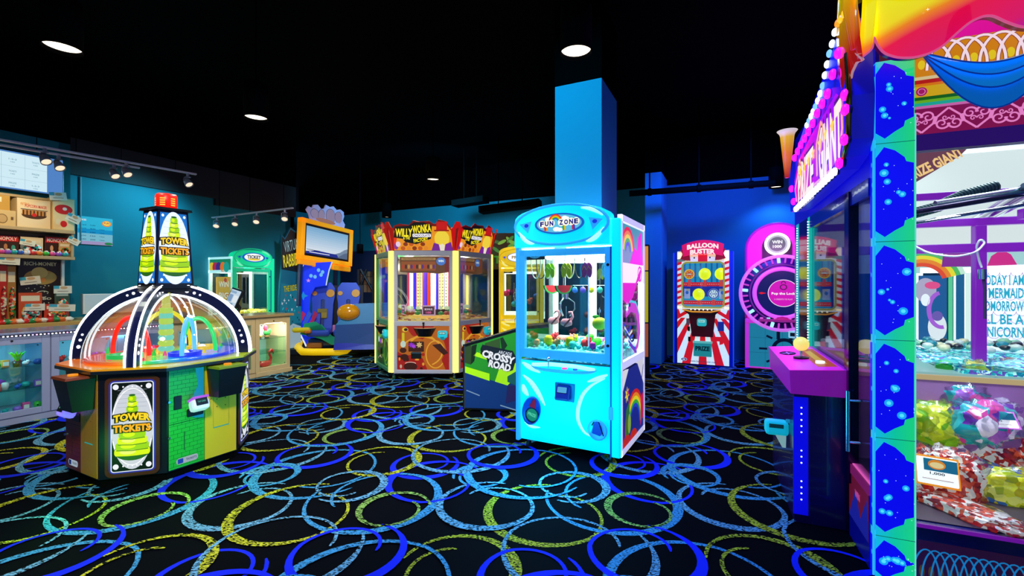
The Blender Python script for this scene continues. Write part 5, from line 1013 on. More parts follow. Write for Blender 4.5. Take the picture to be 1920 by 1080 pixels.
A.ell(-.06, .46, .10, .05, pk, 2); A.ell(-.02, .38, .07, .04, E('#6878f8', .6), 3); A.poly(star(-.10, 1.18, .10, .04, 4), E('#1098f0', .7), 2); A.poly(star(.0, 1.5, .05, .02, 5), E('#e090ff', .8), 3)
for x, z in ((.05, 1.60), (.13, 1.58), (.25, 1.62), (.28, 1.68), (.2, 1.72)): A.ell(x, z, .035, .04, E('#70c8ff', .8), 3, n=12)
m.build('wing_artwork', VR)
m = MB(); m.b2((.25, .05, .12), (1.25, .10, 1.40), D('#060e22', .5)); m.b2((.2, -.45, .10), (1.35, .0, .30), NAVY, .05); m.build('rear_shell', VR)
for x in (.44, .96):
    s_ = bpy.data.objects.new('seat', None); m = MB(); q = Matrix.Translation((x, -.18, .45)) @ Matrix.Rotation(R(-12), 4, 'X')
    m.prism([(-.20, 0), (.20, 0), (.21, .55), (.235, .70), (.23, .90), (.15, 1.02), (-.15, 1.02), (-.23, .90), (-.235, .70), (-.21, .55)], .12, SEAT, q @ ffront(0, -.06, 0)); m.box((0, -.02, .35), (.10, .10, .62), D('#142a70', .5), .03, q); m.box((0, -.25, .02), (.50, .42, .14), D('#142a70', .5), .05)
    sb = MB(); 
    m.box((x, -.45, .42), (.46, .42, .14), SEAT, .05); st = m.build('seat', VR)
    for u in (-.17, .15):
        m = MB(); m.cyl(q @ Vector((u, -.062, .78)), q @ Vector((u, -.075, .78)), .085 if u > 0 else .05, D('#f09820', .4), n=24); m.build('speaker_badge', st)
    m = MB(); m.box((0, -.075, .40), (.20, .02, .09), D('#806820', .4), .01, q); m.box((.04, -.08, .30), (.12, .025, .13), D('#a08020', .4), .02, q); m.build('restraint_pad', st)
m = MB(); m.box((.70, -.3, .48), (.06, .1, .16), D('#e080b0', .5), .02); m.build('centre_console', VR)
# front cowl
m = MB(); prof = [(1.45, -1.0), (1.45, -.2), (2.4, -.2), (2.4, -1.0)]
ring0 = [(1.02 + .0, -1.35, .14), (2.2, -1.45, .14), (2.5, -.6, .14), (1.3, -.55, .14)]; ring1 = [(1.05, -1.30, .62), (2.2, -1.35, .66), (2.4, -.65, .66), (1.30, -.60, .62)]; ring2 = [(1.35, -1.12, 1.02), (2.1, -1.15, 1.04), (2.2, -.75, 1.04), (1.45, -.72, 1.02)]
m.solid(ring0, ring1, D('#0c4a9a', .5)); m.solid(ring1, ring2, D('#1078b0', .45)); m.solid([(x, y - .05, z) for x, y, z in ring0], [(x, y - .02, z * .48) for x, y, z in ring1], D('#0818b0', .4)); m.build('front_cowl', VR).location = (-.20, .25, 0)
m = MB(); A = Art(m, frame((1.05, -1.32, .14), (1, -.06, 0), (0, .12, 1))); A.text('ORBITAL', .22, .36, .22, .05, E('#d0f0ff', .8), 1); A.text('ACTION', .75, .25, .22, .045, E('#d0f0ff', .8), 1)
for k in range(9): A.ell(.5 + k * .06, .05 + (k % 3) * .05, .02, .014, E('#b0e0ff', .9), 2, n=8)
m.build('cowl_lettering', VR).location = (-.20, .25, 0)
for x, y in ((1.28, -1.22), (2.2, -1.1)):
    m = MB(); m.ball((x, y, .86), (.22, .13, .17), D('#ffa010', .15, coat=.8), 24, 16); m.build('headlamp_pod', VR).location = (-.20, .25, 0)
m = MB(); m.solid([(.15, -.62, .52), (.5, -.62, .60), (.7, -.62, .36), (1.0, -.62, .26)][:4], [(.15, -.56, .52), (.5, -.56, .60), (.7, -.56, .36), (1.0, -.56, .26)], TEALP)
m.prism([(.10, .35), (.18, .56), (.38, .60), (.52, .50), (.66, .30), (1.02, .20), (1.04, .10), (.70, .12), (.5, .24), (.3, .30)], .06, TEALP, ffront(.0, -.62, .06)); m.build('step_arm', VR)
for k in range(3): pass
m = MB(); m.box((.14, -.68, .50), (.34, .12, .10), D('#f0d010', .4), .04); m.box((.26, -.685, .47), (.14, .12, .08), D('#e08020', .4), .03); m.build('arm_pad', VR)
m = MB(); m.tube([(.0, -.25, .2), (.02, -.45, .12), (.18, -.78, .075), (.40, -.86, .075), (.90, -.95, .075), (1.02, -.90, .09), (1.10, -.70, .16)], .07, E('#f0c010', .5, base='#ffd010'), 14); m.build('base_rail', VR)
m = MB(); m.b2((-.1, -.6, .0), (1.6, .1, .10), D('#101830', .5)); m.b2((.2, -.55, .1), (.5, -.3, .22), D('#b06820', .5), .03); m.build('base_plinth', VR)
# screen: orange bezel, on a bracket
S0, S1 = W(565, 407, 9.2), W(661, 435, 10.7)
sx = math.atan2(S1.y - S0.y, S1.x - S0.x); sw = (S1.xy - S0.xy).length; o2 = thing('ride_screen', 'orange bezelled screen showing a misty mountain sky above the motion ride', 'screen', (S0.x, S0.y, 0), sx)
ztop, zbot = 2.78, 1.93; rl = R(3.2)
m = MB(); q = Matrix.Translation((0, 0, ztop)) @ Matrix.Rotation(rl, 4, 'Y')
hh = ztop - zbot
for lo, hi in (((0, -.03, -.09), (sw, .10, 0)), ((0, -.03, -hh), (sw, .10, -hh + .09)), ((0, -.03, -hh), (.10, .10, 0)), ((sw - .10, -.03, -hh), (sw, .10, 0))): m.b2(lo, hi, E('#ff9c08', .55, base='#ffa010'), .01, q)
m.b2((.02, .0, -hh + .02), (sw - .02, .09, -.02), D('#301008', .4), 0, q); m.build('bezel', o2)
m = MB(); A = Art(m, q @ ffront(0, -.001, -hh)); x0, x1, y0, y1 = .15, sw - .15, .14, hh - .14
A.rect(x0 - .04, y0 - .04, x1 + .04, y1 + .04, D('#1c0a06'), 1)
for k in range(12): A.rect(x0, y0 + (y1 - y0) * k / 12, x1, y0 + (y1 - y0) * (k + 1) / 12, E(tuple(int(a + (b_ - a) * k / 11) for a, b_ in zip((236, 240, 248), (128, 176, 214))), .9), 2)
A.poly([(x0, y0), (x1, y0), (x1, y0 + .24), (x1 - .10, y0 + .21), (x1 - .25, y0 + .13), (x1 - .42, y0 + .08), (x0, y0 + .05)], E('#8094b0', .8), 3); A.poly([(x1 - .35, y0), (x1, y0), (x1, y0 + .15), (x1 - .12, y0 + .12)], E('#5c7090', .8), 4)
A.poly([(x0, y0), (x1 - .3, y0), (x1 - .35, y0 + .07), (x0 + .3, y0 + .09), (x0, y0 + .04)], E('#2830a0', .7), 5); A.rect(x0 + .1, y0 + .03, x0 + .7, y0 + .045, E('#f0f4ff', .9), 6); A.rect(x0 + .02, y0 + .08, x0 + .4, y0 + .09, E('#101828', .7), 6)
m.build('display', o2)
m = MB(); m.b2((.0, .0, -hh - .10), (sw * .35, .08, -hh), E('#f09008', .45, base='#ffa010'), .01, q); m.b2((sw * .25, .0, -hh - .12), (sw * .6, .06, -hh - .01), E('#e88008', .4, base='#ffa010'), .02, q); m.b2((sw * .62, .0, -hh - .13), (sw, .07, -hh - .01), E('#f08008', .45, base='#ffa010'), .02, q); m.b2((.05, .02, -1.80), (.12, .08, -hh), D('#203060'), 0, q); m.b2((sw * .7, .04, -1.85), (sw * .75, .1, -hh), D('#101830'), 0, q); m.build('bracket', o2)
# scalloped pale topper board (plain cut-out)
m = MB(); P = [(.30, .02), (.26, .12), (.18, .20), (.24, .28), (.34, .26), (.38, .34), (.50, .37), (.60, .30), (.70, .33), (.74, .42), (.86, .40), (.98, .44), (1.08, .38), (1.20, .42), (1.32, .38), (1.34, .28), (1.30, .18), (1.38, .10), (1.36, .02)]
m.prism(P, .03, E('#a898c8', .35, base='#c8bce0'), q @ ffront(0, .05, 0)); A = Art(m, q @ ffront(0, .05, 0))
for x, y, a, b_ in ((.42, .16, .12, .10), (.62, .15, .10, .14), (.9, .2, .15, .16), (1.15, .22, .12, .13)): A.ell(x, y, a, b_, E('#c0b0d8', .45), 1); A.ring(x, y, a, b_, .008, D('#504070'), 2, 20, 250)
A.ell(.75, .06, .3, .05, E('#e0a090', .4), 3); m.build('topper_board', o2)
# tall printed side board with the title
b0 = W(522, 600, 9.05); o3 = thing('ride_title_board', 'tall teal printed board with grey and yellow title left of the motion ride', 'sign board', (b0.x, b0.y, 0), R(58))
m = MB(); Q_ = .62; P = [(x * Q_, y) for x, y in [(0, .10), (.78, .10), (.80, 1.3), (.82, 2.55), (.62, 2.5), (.42, 2.58), (.22, 2.35), (.10, 2.42), (.14, 2.0), (.10, 1.7), (.06, 1.45), (.02, 1.1)]]
m.prism(P, .05, D('#146a86', .4), ffront(0, 0, 0)); m.b2((0, 0, 0), (.5, .15, .10), BLACK); m.build('board', o3)
m = MB(); A = Art(m, ffront(0, -.001, 0)); A.poly([(.10, 1.72), (.80, 1.66), (.82, 2.52), (.62, 2.47), (.42, 2.54), (.22, 2.32), (.12, 2.38)], D('#12222a', .4), 1); A.poly([(.0, .12), (.78, .12), (.78, .55), (.5, .62), (.2, .5), (.02, .6)], E('#b8d8e8', .5), 1); A.poly([(.03, .6), (.78, .62), (.8, 1.35), (.08, 1.45)], E('#1890b0', .45), .5)
A.text('VIRTUAL', .46, 2.22, .56, .22, E('#90b4bc', .85), 3, .0, rot=12, edge=MATTBLACK); A.text('RABBIDS', .46, 1.92, .60, .26, E('#d8cc38', .9), 3, .02, rot=8, edge=MATTBLACK); A.text('THE RIDE', .40, 1.34, .45, .12, E('#c8c020', .6), 3, .03, rot=5, edge=E('#203818', .4))
random.seed(3)
for k in range(34): A.poly(star(random.uniform(.1, .72), random.uniform(.45, 1.2), random.uniform(.015, .05), .012, 4, random.uniform(0, 90)), E(random.choice(['#e8f0f8', '#102038', '#20c0d0', '#c83020', '#e8f4ff', '#0a1828']), .6), 3 + k * .05)
m.build('artwork', o3).scale = (Q_, 1, 1)
lamp('ride_fill_light', 'SPOT', (-3.1, 7.6, 2.9), 130, '#c0e0ff', .1, spot=90, target=(-3.9, 9.6, .8))  # added fill spot that brightens the dark seats and cowl

# basketball frame with brown panels far behind, and the foliage mural
def farbox(name, label, cat, px0, px1, py0, py1, Y, dep, fn):
    a_, b_ = W(px0, py1, Y), W(px1, py0, Y); o_ = thing(name, label, cat, (a_.x, a_.y, 0)); w_ = b_.x - a_.x; fn(o_, w_, max(0, a_.z), b_.z, dep); return o_
def f_hoop(o_, w_, z0, z1, d):
    m = MB()
    for x in (0, w_): m.b2((x - .03, 0, 0), (x + .03, .06, z1), D('#101420'))
    m.tube([(0, .03, z0), (w_ * .5, .03, z1)], .03, D('#101420'), 8); m.tube([(w_ * .1, .03, z1), (w_, .03, z0)], .03, D('#101420'), 8); m.b2((-.05, 0, z0 - .5), (w_ + .05, .8, z0 - .42), D('#108090')); m.b2((-.03, 0, 0), (w_ + .03, .8, z0 - .5), D('#081430')); m.build('frame', o_)
    m = MB(); M = ffront(0, .10, 0); m.b2((.02, .10, z0), (w_ - .02, .13, z1 - .05), D('#8a5a38', .6)); A = Art(m, ffront(0, .099, 0))
    for k in range(1, 4): A.rect(w_ * k / 4 - .01, z0, w_ * k / 4 + .01, z1 - .05, D('#402818'), 1)
    for k in range(1, 3): A.rect(.02, z0 + (z1 - z0) * k / 3, w_ - .02, z0 + (z1 - z0) * k / 3 + .02, D('#402818'), 1)
    m.build('brown_panel', o_)
farbox('hoop_frame', 'dark slanted frame with brown panels behind the motion ride', 'frame', 672, 700, 505, 548, 11.3, .5, f_hoop)
def f_mural(o_, w_, z0, z1, d):
    m = MB(); m.b2((0, 0, 0), (w_, .04, z1), D('#5a3a20', .6)); m.build('board', o_); m = MB(); A = Art(m, ffront(0, -.001, 0)); random.seed(6)
    for r_ in range(int(z1 / .22)):
        for c_ in range(6): A.poly(rrect(c_ * w_ / 5.5 - (r_ % 2) * .12, r_ * .22 + .01, (c_ + .92) * w_ / 5.5 - (r_ % 2) * .12, r_ * .22 + .20, .03), D(random.choice(['#6a4420', '#7a5228', '#583818', '#8a6030', '#4a5018']), .6), 1)
    for k in range(16): A.ell(random.uniform(.02, w_ - .1), random.uniform(z1 - .42, z1 - .06), .10, .035, E(random.choice(['#28a020', '#60c818', '#107818', '#90d828']), .45), 2 + k * .1, rot=random.uniform(-60, 60), n=10)
    A.text('TEMPLE', w_ * .45, z1 - .55, w_ * .7, .16, E('#30a020', .5), 5, .04); A.rect(.02, .1, .25, z1 - .75, MATTBLACK, 5); m.build('mural_print', o_)
farbox('jungle_mural', 'brown stone mural with green leaves behind the yellow claw machine', 'mural', 916, 1015, 437, 600, 9.4, .05, f_mural)
# orange lit game seen past the right edge of the cyan claw machine
def f_og(o_, w_, z0, z1, d):
    m = MB(); m.b2((0, 0, 0), (w_, d, z1), D('#20242c', .4), .02); m.build('cabinet', o_); m = MB(); A = Art(m, ffront(0, -.001, 0)); A.rect(.03, z1 - .4, w_ - .03, z1 - .03, E('#f0a040', .7), 1); A.rect(.03, z1 - 1.2, w_ - .03, z1 - .42, E('#d8d020', .55), 1); A.rect(.03, .3, w_ - .03, z1 - 1.22, E('#c86848', .5), 1)
    for k in range(5): A.ell(w_ * .5, z1 - .55 - k * .14, w_ * .3, .04, MATTBLACK, 2, n=14)
    m.build('front_panel', o_)
farbox('arcade_cabinet', 'orange and yellow lit cabinet glimpsed beyond the right edge of the cyan claw machine', 'arcade machine', 1168, 1219, 458, 600, 7.0, .6, f_og)

# ================================================================ low cabinet with the road game art
c0 = G(868, 771); a_ = R(-7)
cr = thing('road_game_cabinet', 'low black cabinet with green and navy blocky road art on its side', 'arcade machine', (c0.x, c0.y, 0), a_)
CW = .97
m = MB(); P = [(0, .02), (CW, .02), (CW, 1.0), (.95, .98), (.70, .95), (0, .735)]; m.prism(P, .30, BLACK, ffront(0, 0, 0)); m.build('cabinet', cr)
m = MB(); A = Art(m, ffront(0, -.002, 0)); e = .42
g1, g2, g3, nv = E('#58a818', e, base='#60b018'), E('#186028', e, base='#186a28'), E('#98d010', .5, base='#98d010'), E('#0c2c60', .42, base='#0c3070')
A.poly([(.025, .04), (CW - .03, .04), (CW - .03, .97), (.94, .95), (.70, .92), (.025, .715)], nv, 1)
A.poly([(.025, .43), (.35, .345), (.62, .40), (.95, .55), (.95, .94), (.70, .92), (.025, .715)], E('#207a20', e, base='#208020'), 2)
A.poly([(.025, .50), (.30, .425), (.30, .345), (.025, .43)], g3, 3); A.poly([(.12, .62), (.30, .57), (.36, .60), (.16, .66)], g3, 3); A.poly([(.36, .34), (.42, .52), (.60, .55), (.60, .40), (.5, .30)], g3, 3); A.poly([(.18, .66), (.42, .80), (.36, .74), (.30, .66)], g1, 3.2)
A.poly([(.025, .54), (.09, .52), (.11, .68), (.09, .735), (.025, .715)], E('#487838', .35), 3); A.poly([(.09, .52), (.13, .56), (.16, .75), (.10, .73)], E('#0c3818', .4), 3); A.poly([(.25, .76), (.42, .82), (.42, .70), (.25, .68)], E('#508838', .35), 4); A.poly([(.42, .82), (.45, .83), (.50, .74), (.44, .66)], E('#0c4818', .4), 4)
A.stroke([(.04, .235), (.19, .18)], .012, E('#90b8e0', .6), 3); A.stroke([(.42, .08), (.60, .03)], .012, E('#90b8e0', .6), 3); A.poly([(.50, .40), (.60, .46), (.60, .30), (.50, .34)], E('#187878', .5), 4); A.poly([(.48, .10), (.60, .14), (.60, .30), (.5, .30)], E('#302880', .4), 3.5)
A.poly([(.20, .70), (.22, .745), (.56, .68), (.60, .60), (.56, .47), (.50, .45), (.28, .55), (.26, .62), (.20, .64)], D('#0a1424'), 5)
A.text('ARCADE', .475, .655, .15, .035, E('#e8f0ff', .9), 7, .01, rot=-10); A.text('CROSSY', .40, .61, .37, .085, E('#f4f8ff', .9), 7, .05, rot=-13, edge=D('#0a1424')); A.text('ROAD', .415, .515, .25, .085, E('#f4f8ff', .9), 7, .05, rot=-13, edge=D('#0a1424'))
m.build('side_artwork', cr)
m = MB(); m.prism([(.012, .03), (.026, .03), (.026, .735), (.012, .73)], .001, D('#303848'), ffront(0, -.003, 0)); m.tube([(0, -.003, .735), (.70, -.003, .95)], .008, D('#181c24', .3), 6)
for x in (.1, .25, .55): m.cyl((x, -.001, .745 + x * .3), (x, -.006, .745 + x * .3), .007, CHROME, n=8)
m.build('edge_trim', cr)

# ================================================================ balloon target game
NA = -R(26)
b0 = G(1270, 683); bb = thing('balloon_target_game', 'tall red and white striped game with curved pink ribbon banner and yellow balloons', 'arcade machine', (b0.x, b0.y, 0), NA)
RED, WHT = E('#d81420', .75, base='#d81828'), E('#d8f4fa', .75, base='#f0f8ff')
BW = .83
m = MB(); cb_ = D('#1838d0', .3, name='blue_cabinet'); m.b2((-.07, .04, 0), (BW + .07, .62, .98), cb_); m.b2((-.07, .04, .98), (-.01, .62, 1.98), cb_); m.b2((BW + .01, .04, .98), (BW + .07, .62, 1.98), cb_); m.b2((-.01, .45, .98), (BW + .01, .62, 1.98), cb_); m.b2((-.01, .04, 1.84), (BW + .01, .45, 1.98), cb_); m.b2((0, .0, .03), (BW, .06, .95), D('#c8d8e8')); m.b2((-.075, .03, .02), (-.055, .05, 1.98), E('#1848ff', .9)); m.b2((BW + .055, .03, .02), (BW + .075, .05, 1.98), E('#1848ff', .9)); m.build('cabinet', bb)
m = MB(); M = ffront(0, -.001, 0); A = Art(m, M); A.rect(.0, .03, BW, .98, WHT, 1)
vx, vz = .415, 1.25                                                         # stripes fan out from above the tray
for k in range(-5, 6):
    a0, a1 = k * .215 - .055, k * .215 + .055
    if k % 1 == 0:
        def hit(a):
            x = vx + math.tan(a) * (vz - .03); z = .03
            if x < 0: z = vz - (vx) / math.tan(-a); x = 0
            if x > BW: z = vz - (BW - vx) / math.tan(a); x = BW
            return x, min(z, .95)
        p, q = hit(a0), hit(a1); t_ = 1.0
        def top(a): return (vx + math.tan(a) * .42, vz - .42)
        u0, u1 = top(a0), top(a1)
        if p[1] < .82 and q[1] < .82: A.poly([p, q, u1, u0], RED, 2)
A.poly([(.0, .80), (.20, .93), (BW - .2, .93), (BW, .80), (BW, .98), (0, .98)], RED, 2.4); A.poly([(.05, .90), (.17, .98), (BW - .17, .98), (BW - .05, .90), (BW - .02, .99), (.02, .99)], WHT, 2.6)
A.ell(.11, .10, .05, .03, WHT, 3); A.ell(.11, .10, .045, .026, E('#1838a0', .6), 4); A.text('BB', .11, .10, .045, .022, E('#ffffff', .9), 5, .02); A.text('www.balloonbuster.com', .42, .08, .42, .035, E('#104060', .5), 4, .01)
A.poly([(.60, .44), (.68, .44), (.68, .38), (.74, .40), (.74, .52), (.60, .52)], RED, 3); m.build('lower_artwork', bb)
m = MB(); m.prism([(.25, .52), (.58, .52), (.62, .90), (.20, .90)], .12, D('#a01018', .35), ffront(0, -.12, 0)); m.prism([(.20, .90), (.62, .90), (.70, .985), (.10, .985)], .16, D('#3a0a14', .35), ffront(0, -.16, 0)); m.tube([(.10, -.165, .985), (.25, -.2, .95), (.55, -.2, .95), (.70, -.165, .985)], .012, E('#f0a020', .8), 6); m.build('launch_tray', bb)
for k in range(6): MB().ball((.24 + k * .065, -.18, .985), .011, E('#fff0b0', 2.), 8, 6).build('lamp', bb)
m = MB(); m.box((.41, -.16, .77), (.15, .08, .13), E('#30c8d8', .7), .03); A = Art(m, ffront(.41, -.201, .78)); A.rect(-.05, -.01, .05, .035, E('#98e0e0', .9), 1, .008); A.text('PLAY', 0, .012, .07, .022, E('#105060', .6), 2, .02); m.build('card_reader', bb)
m = MB(); m.b2((.655, -.03, .62), (.75, .0, .78), E('#1838c8', .5), .005); m.build('info_plate', bb)
m = MB(); m.b2((.17, -.02, .60), (.21, .0, .68), BLACK); m.b2((.18, -.02, .42), (.22, 0, .50), BLACK); m.b2((.15, -.012, .70), (.2, 0, .82), WHITE); m.build('coin_door', bb)
m = MB(); m.b2((.27, -.05, .17), (.56, .0, .43), E('#28a8b8', .55), .012); m.b2((.26, -.06, .40), (.57, 0, .435), E('#70d8e0', .6), .006); A = Art(m, ffront(.415, -.051, .31)); A.text('PRIZE', 0, 0, .23, .08, E('#083848', .4), 1, .05); m.build('prize_door', bb)
m = MB()                                                                   # surround of the window
M = ffront(0, 0, 0)
for lo, hi in (((0, 0, 1.0), (.075, .10, 1.98)), ((BW - .075, 0, 1.0), (BW, .10, 1.98)), ((0, 0, 1.79), (BW, .10, 2.0)), ((0, 0, .96), (BW, .10, 1.03))): m.b2(lo, hi, E('#f0e8c0', .6, base='#f8f0d0'))
A = Art(m, ffront(0, -.001, 0))
for k in range(8):
    z = 1.05 + k * .10
    for x0, x1 in ((0, .073), (BW - .073, BW)): A.poly([(x0, z), (x1, z + .03), (x1, z + .07), (x0, z + .05)][::1], RED, 1)
A.poly([(0, 1.80), (.13, 1.83), (.13, 1.88), (0, 1.86)], E('#88a0a8', .5), 1); A.rect(.34, 1.80, .49, 1.99, RED, 1); A.ell(.28, 1.88, .012, .015, BLACK, 2); A.ell(.53, 1.88, .012, .015, BLACK, 2); m.build('window_surround', bb)
m = MB(); P = rrect(.08, 1.02, .75, 1.80, .08, 6); m.tube([(x, -.004, z) for x, z in P], .014, E('#b0b848', .6), 8, True); m.build('window_frame', bb)
m = MB(); m.b2((.06, .30, 1.0), (.77, .32, 1.82), E('#18a0d8', .7)); A = Art(m, ffront(0, .299, 0))
for k in range(8): A.rect(.08 + k * .09, 1.45, .11 + k * .09, 1.80, E('#1068c8', .6), 1)
A.rect(.06, 1.20, .77, 1.44, E('#1830c0', .6), 1); A.rect(.06, 1.01, .77, 1.12, E('#3098d8', .7), 1)
for z in (1.42, 1.09): A.rect(.06, z - .035, .77, z + .035, E('#e81830', .8), 2); [A.ell(.09 + i * .03, z, .005, .005, E('#ffe0e0', 1.2), 3, n=6) for i in range(23)]
m.build('target_backdrop', bb)
for x, z, lb in ((.44, 1.60, 0), (.70, 1.60, 0), (.34, 1.24, 0)): MB().ball((x, .16, z), (.10, .09, .105), E('#f8f010', .85, base='#fff010'), 20, 14).build('yellow_balloon', bb)
for x, z, c1, c2 in ((.18, 1.60, '#e84810', '#f8c020'), (.58, 1.25, '#f0f4ff', '#1838a8')):
    m = MB(); m.cyl((x, .22, z), (x, .20, z), .09, E(c1, .8), n=28); A = Art(m, ffront(x, .199, z)); A.ring(0, 0, .078, .078, .018, E(c2, .9), 1); A.rect(-.05, -.015, .05, .015, E(c2 if c1 != '#e84810' else '#902010', .8), 2); A.text('1000' if c1 == '#e84810' else 'MULTI', 0, 0, .08, .02, E('#ffffff', 1.), 3)
    for k in range(8): a = R(45 * k); A.ell(.05 * math.cos(a), .05 * math.sin(a), .01, .01, E(c2, .9), 2, n=8)
    m.build('target_disc', bb)
for x in (.18, .44, .70): m = MB(); m.cyl((x, .2, 1.38), (x, .2, 1.50), .03, E('#f04040', .8), r1=.02, n=12); m.build('balloon_holder', bb)
for x in (.34, .58): m = MB(); m.cyl((x, .2, 1.05), (x, .2, 1.15), .03, E('#f04040', .8), r1=.02, n=12); m.build('balloon_holder', bb)
for x in (.14, .72): m = MB(); m.b2((x - .05, .25, 1.16), (x + .05, .26, 1.34), WHITE); Art(m, ffront(x, .249, 1.25)).ell(0, .02, .025, .03, E('#2868d0', .7), 1); m.build('target_card', bb)
MB().b2((.09, .004, 1.04), (.74, .008, 1.78), glass('#f0ffff', .04)).build('window_glass', bb)
# ribbon banner
m = MB(); rib = E('#e81048', .75, base='#e81848'); rib2 = E('#a80c30', .6)
def arcp(x0, x1, z, dz_, n=14): return [(x0 + (x1 - x0) * k / n, z + dz_ * (1 - (2 * k / n - 1) ** 2)) for k in range(n + 1)]
for s_ in (0, 1):
    f_ = (lambda P: P) if s_ == 0 else (lambda P: [(BW - x, z) for x, z in P][::-1])
    m.prism(f_([(.05, 1.86), (.17, 1.83), (.14, 2.02), (.05, 2.03), (.09, 1.945)]), .01, rib2, ffront(0, -.03, 0)); m.prism(f_([(.11, 1.84), (.22, 1.83), (.2, 1.98)]), .01, rib2, ffront(0, -.025, 0))
m.prism(arcp(.10, BW - .10, 1.90, .045) + arcp(.08, BW - .08, 2.10, .08)[::-1], .02, rib, ffront(0, -.05, 0)); A = Art(m, ffront(0, -.0505, 0))
A.text('BALLOON', BW / 2, 2.09, .50, .085, E('#fff0f0', 1.), 2, .05, arc=.03); A.text('BUSTER', BW / 2, 1.99, .40, .085, E('#fff0f0', 1.), 2, .05, arc=.02); A.text('arcade game', BW / 2, 1.932, .22, .02, E('#ffb0c0', .9), 2); m.build('ribbon_banner', bb)

# ================================================================ lock wheel game
p0 = G(1397, 689); pl = thing('lock_wheel_game', 'magenta lit arched game with large lamp ringed wheel beside the striped game', 'arcade machine', (p0.x, p0.y, 0), NA)
MAG = E('#f818d8', .85, 'magenta_plastic', '#f828d8'); MAG2 = E('#a81098', .6, base='#a020a0'); LW = 1.0
m = MB(); m.b2((0, .02, .02), (LW, .72, .80), D('#301060', .3), .01); m.build('cabinet', pl)
m = MB()
for lo, hi in (((0, -.005, .02), (.06, .05, .82)), ((LW - .06, -.005, .02), (LW, .05, .82)), ((0, -.02, .76), (LW, .05, .84)), ((0, -.005, .0), (LW, .05, .03))): m.b2(lo, hi, E('#d838c8', .6, base='#e040d0'), .015)
m.build('front_frame', pl)
m = MB(); m.b2((.06, .0, .03), (LW - .06, .02, .76), D('#205878')); A = Art(m, ffront(0, -.001, 0)); A.rect(.06, .03, LW - .06, .76, E('#2088b0', .75), 1)
for x in (.3, .55, .8): A.rect(x, .03, x + .003, .76, E('#105070', .5), 2)
for z in (.27, .52): A.rect(.06, z, LW - .06, z + .003, E('#105070', .5), 2)
cx, cz = .58, .34; lk = E('#081830', .3, base='#081830'); A.ring(cx, cz, .16, .16, .055, lk, 3); A.stroke([(cx - .09, cz + .16)] + [(cx - .09 * math.cos(PI * t / 12), cz + .28 + .09 * math.sin(PI * t / 12)) for t in range(13)] + [(cx + .09, cz + .16)], .05, lk, 3)
for a in (90 + 45, 180, 225, 270, 315, 0, 45): A.stroke([(cx + .25 * math.cos(R(a)), cz + .25 * math.sin(R(a))), (cx + .37 * math.cos(R(a)), cz + .31 * math.sin(R(a)))], .035, lk, 3)
A.stroke([(.5, .27), (.72, .262)], .006, E('#e0f0ff', 1.), 4); m.build('lower_artwork', pl)
m = MB(); P = [(.02, .84)] + [(.48 - .46 * math.cos(PI * k / 24), 2.02 + .42 * math.sin(PI * k / 24)) for k in range(25)] + [(.94, .84)]; m.prism(P, .30, MAG, ffront(0, .12, 0), D('#6a0860', .4)); m.build('arch_body', pl)
m = MB(); m.tube([(x, .115, z) for x, z in P], .02, MAG2, 8); P2 = [(.26, 1.55)] + [(.48 - .22 * math.cos(PI * k / 20), 2.05 + .20 * math.sin(PI * k / 20)) for k in range(21)] + [(.70, 1.55)]; A = Art(m, ffront(0, .119, 0)); A.poly([(.26, 1.86), (.70, 1.86)] + [(.48 + .22 * math.cos(PI * k / 20), 2.05 + .22 * math.sin(PI * k / 20)) for k in range(21)], E('#401850', .4), 1); A.stroke(P2, .012, E('#b010a8', .6), 2); A.stroke([(.26, 1.86), (.70, 1.86)], .01, E('#b010a8', .6), 3); A.poly([(.465, 1.86), (.495, 1.86), (.48, 1.70)], E('#e81838', .9), 3); A.rect(.47, 1.62, .49, 1.70, E('#e81838', .9), 3); m.build('arch_trim', pl)
m = MB(); q = ffront(.48, .10, 2.09); m.lathe([(.001, .0), (.17, 0), (.185, .02), (.17, .03)], CHROME, 32, q @ Matrix.Translation((0, 0, -.01))); m.tube([q @ Vector((.17 * math.cos(R(10 * k)), .17 * math.sin(R(10 * k)), .03)) for k in range(36)], .02, E('#ffffff', 2.2), 8, True); A = Art(m, q @ Matrix.Translation((0, 0, .031))); A.ell(0, 0, .155, .155, E('#d8d8e8', .8), 1); A.ell(0, 0, .12, .12, E('#808090', .7), 2); A.text('WIN', 0, .035, .15, .055, E('#ffffff', 1.), 3, .04); A.text('1000', 0, -.04, .13, .05, E('#ffffff', 1.), 3, .04); m.build('jackpot_lamp', pl)
wc = (.54, 1.27); q = ffront(wc[0], -.03, wc[1]); RW = .62
m = MB(); m.lathe([(.001, -.14), (RW, -.14), (RW + .01, -.02), (RW - .02, 0), (.001, 0)], D('#3a1070', .25), 56, q); m.tube([q @ Vector(((RW - .01) * math.cos(R(6 * k)), (RW - .01) * math.sin(R(6 * k)), .01)) for k in range(60)], .028, E('#e070f0', .7, base='#f0a0ff'), 10, True); m.tube([q @ Vector((.40 * math.cos(R(6 * k)), .40 * math.sin(R(6 * k)), .02)) for k in range(60)], .034, E('#e050e8', .7, base='#f090ff'), 10, True); m.tube([q @ Vector((.47 * math.cos(R(6 * k)), .47 * math.sin(R(6 * k)), .01)) for k in range(60)], .012, E('#8030c0', .6), 8, True); m.build('wheel', pl)
for k in range(36):
    a = R(k * 10 + 5); big = k % 4 == 1; m = MB(); qq = q @ Matrix.Rotation(a, 4, 'Z') @ Matrix.Translation((.54, 0, .01)); m.box((0, 0, 0), (.085, .05 if big else .028, .014), E('#a8f4ff', 1.2) if big else E('#d848e8', .8), .005, qq, seg=1); m.build('wheel_lamp', pl)
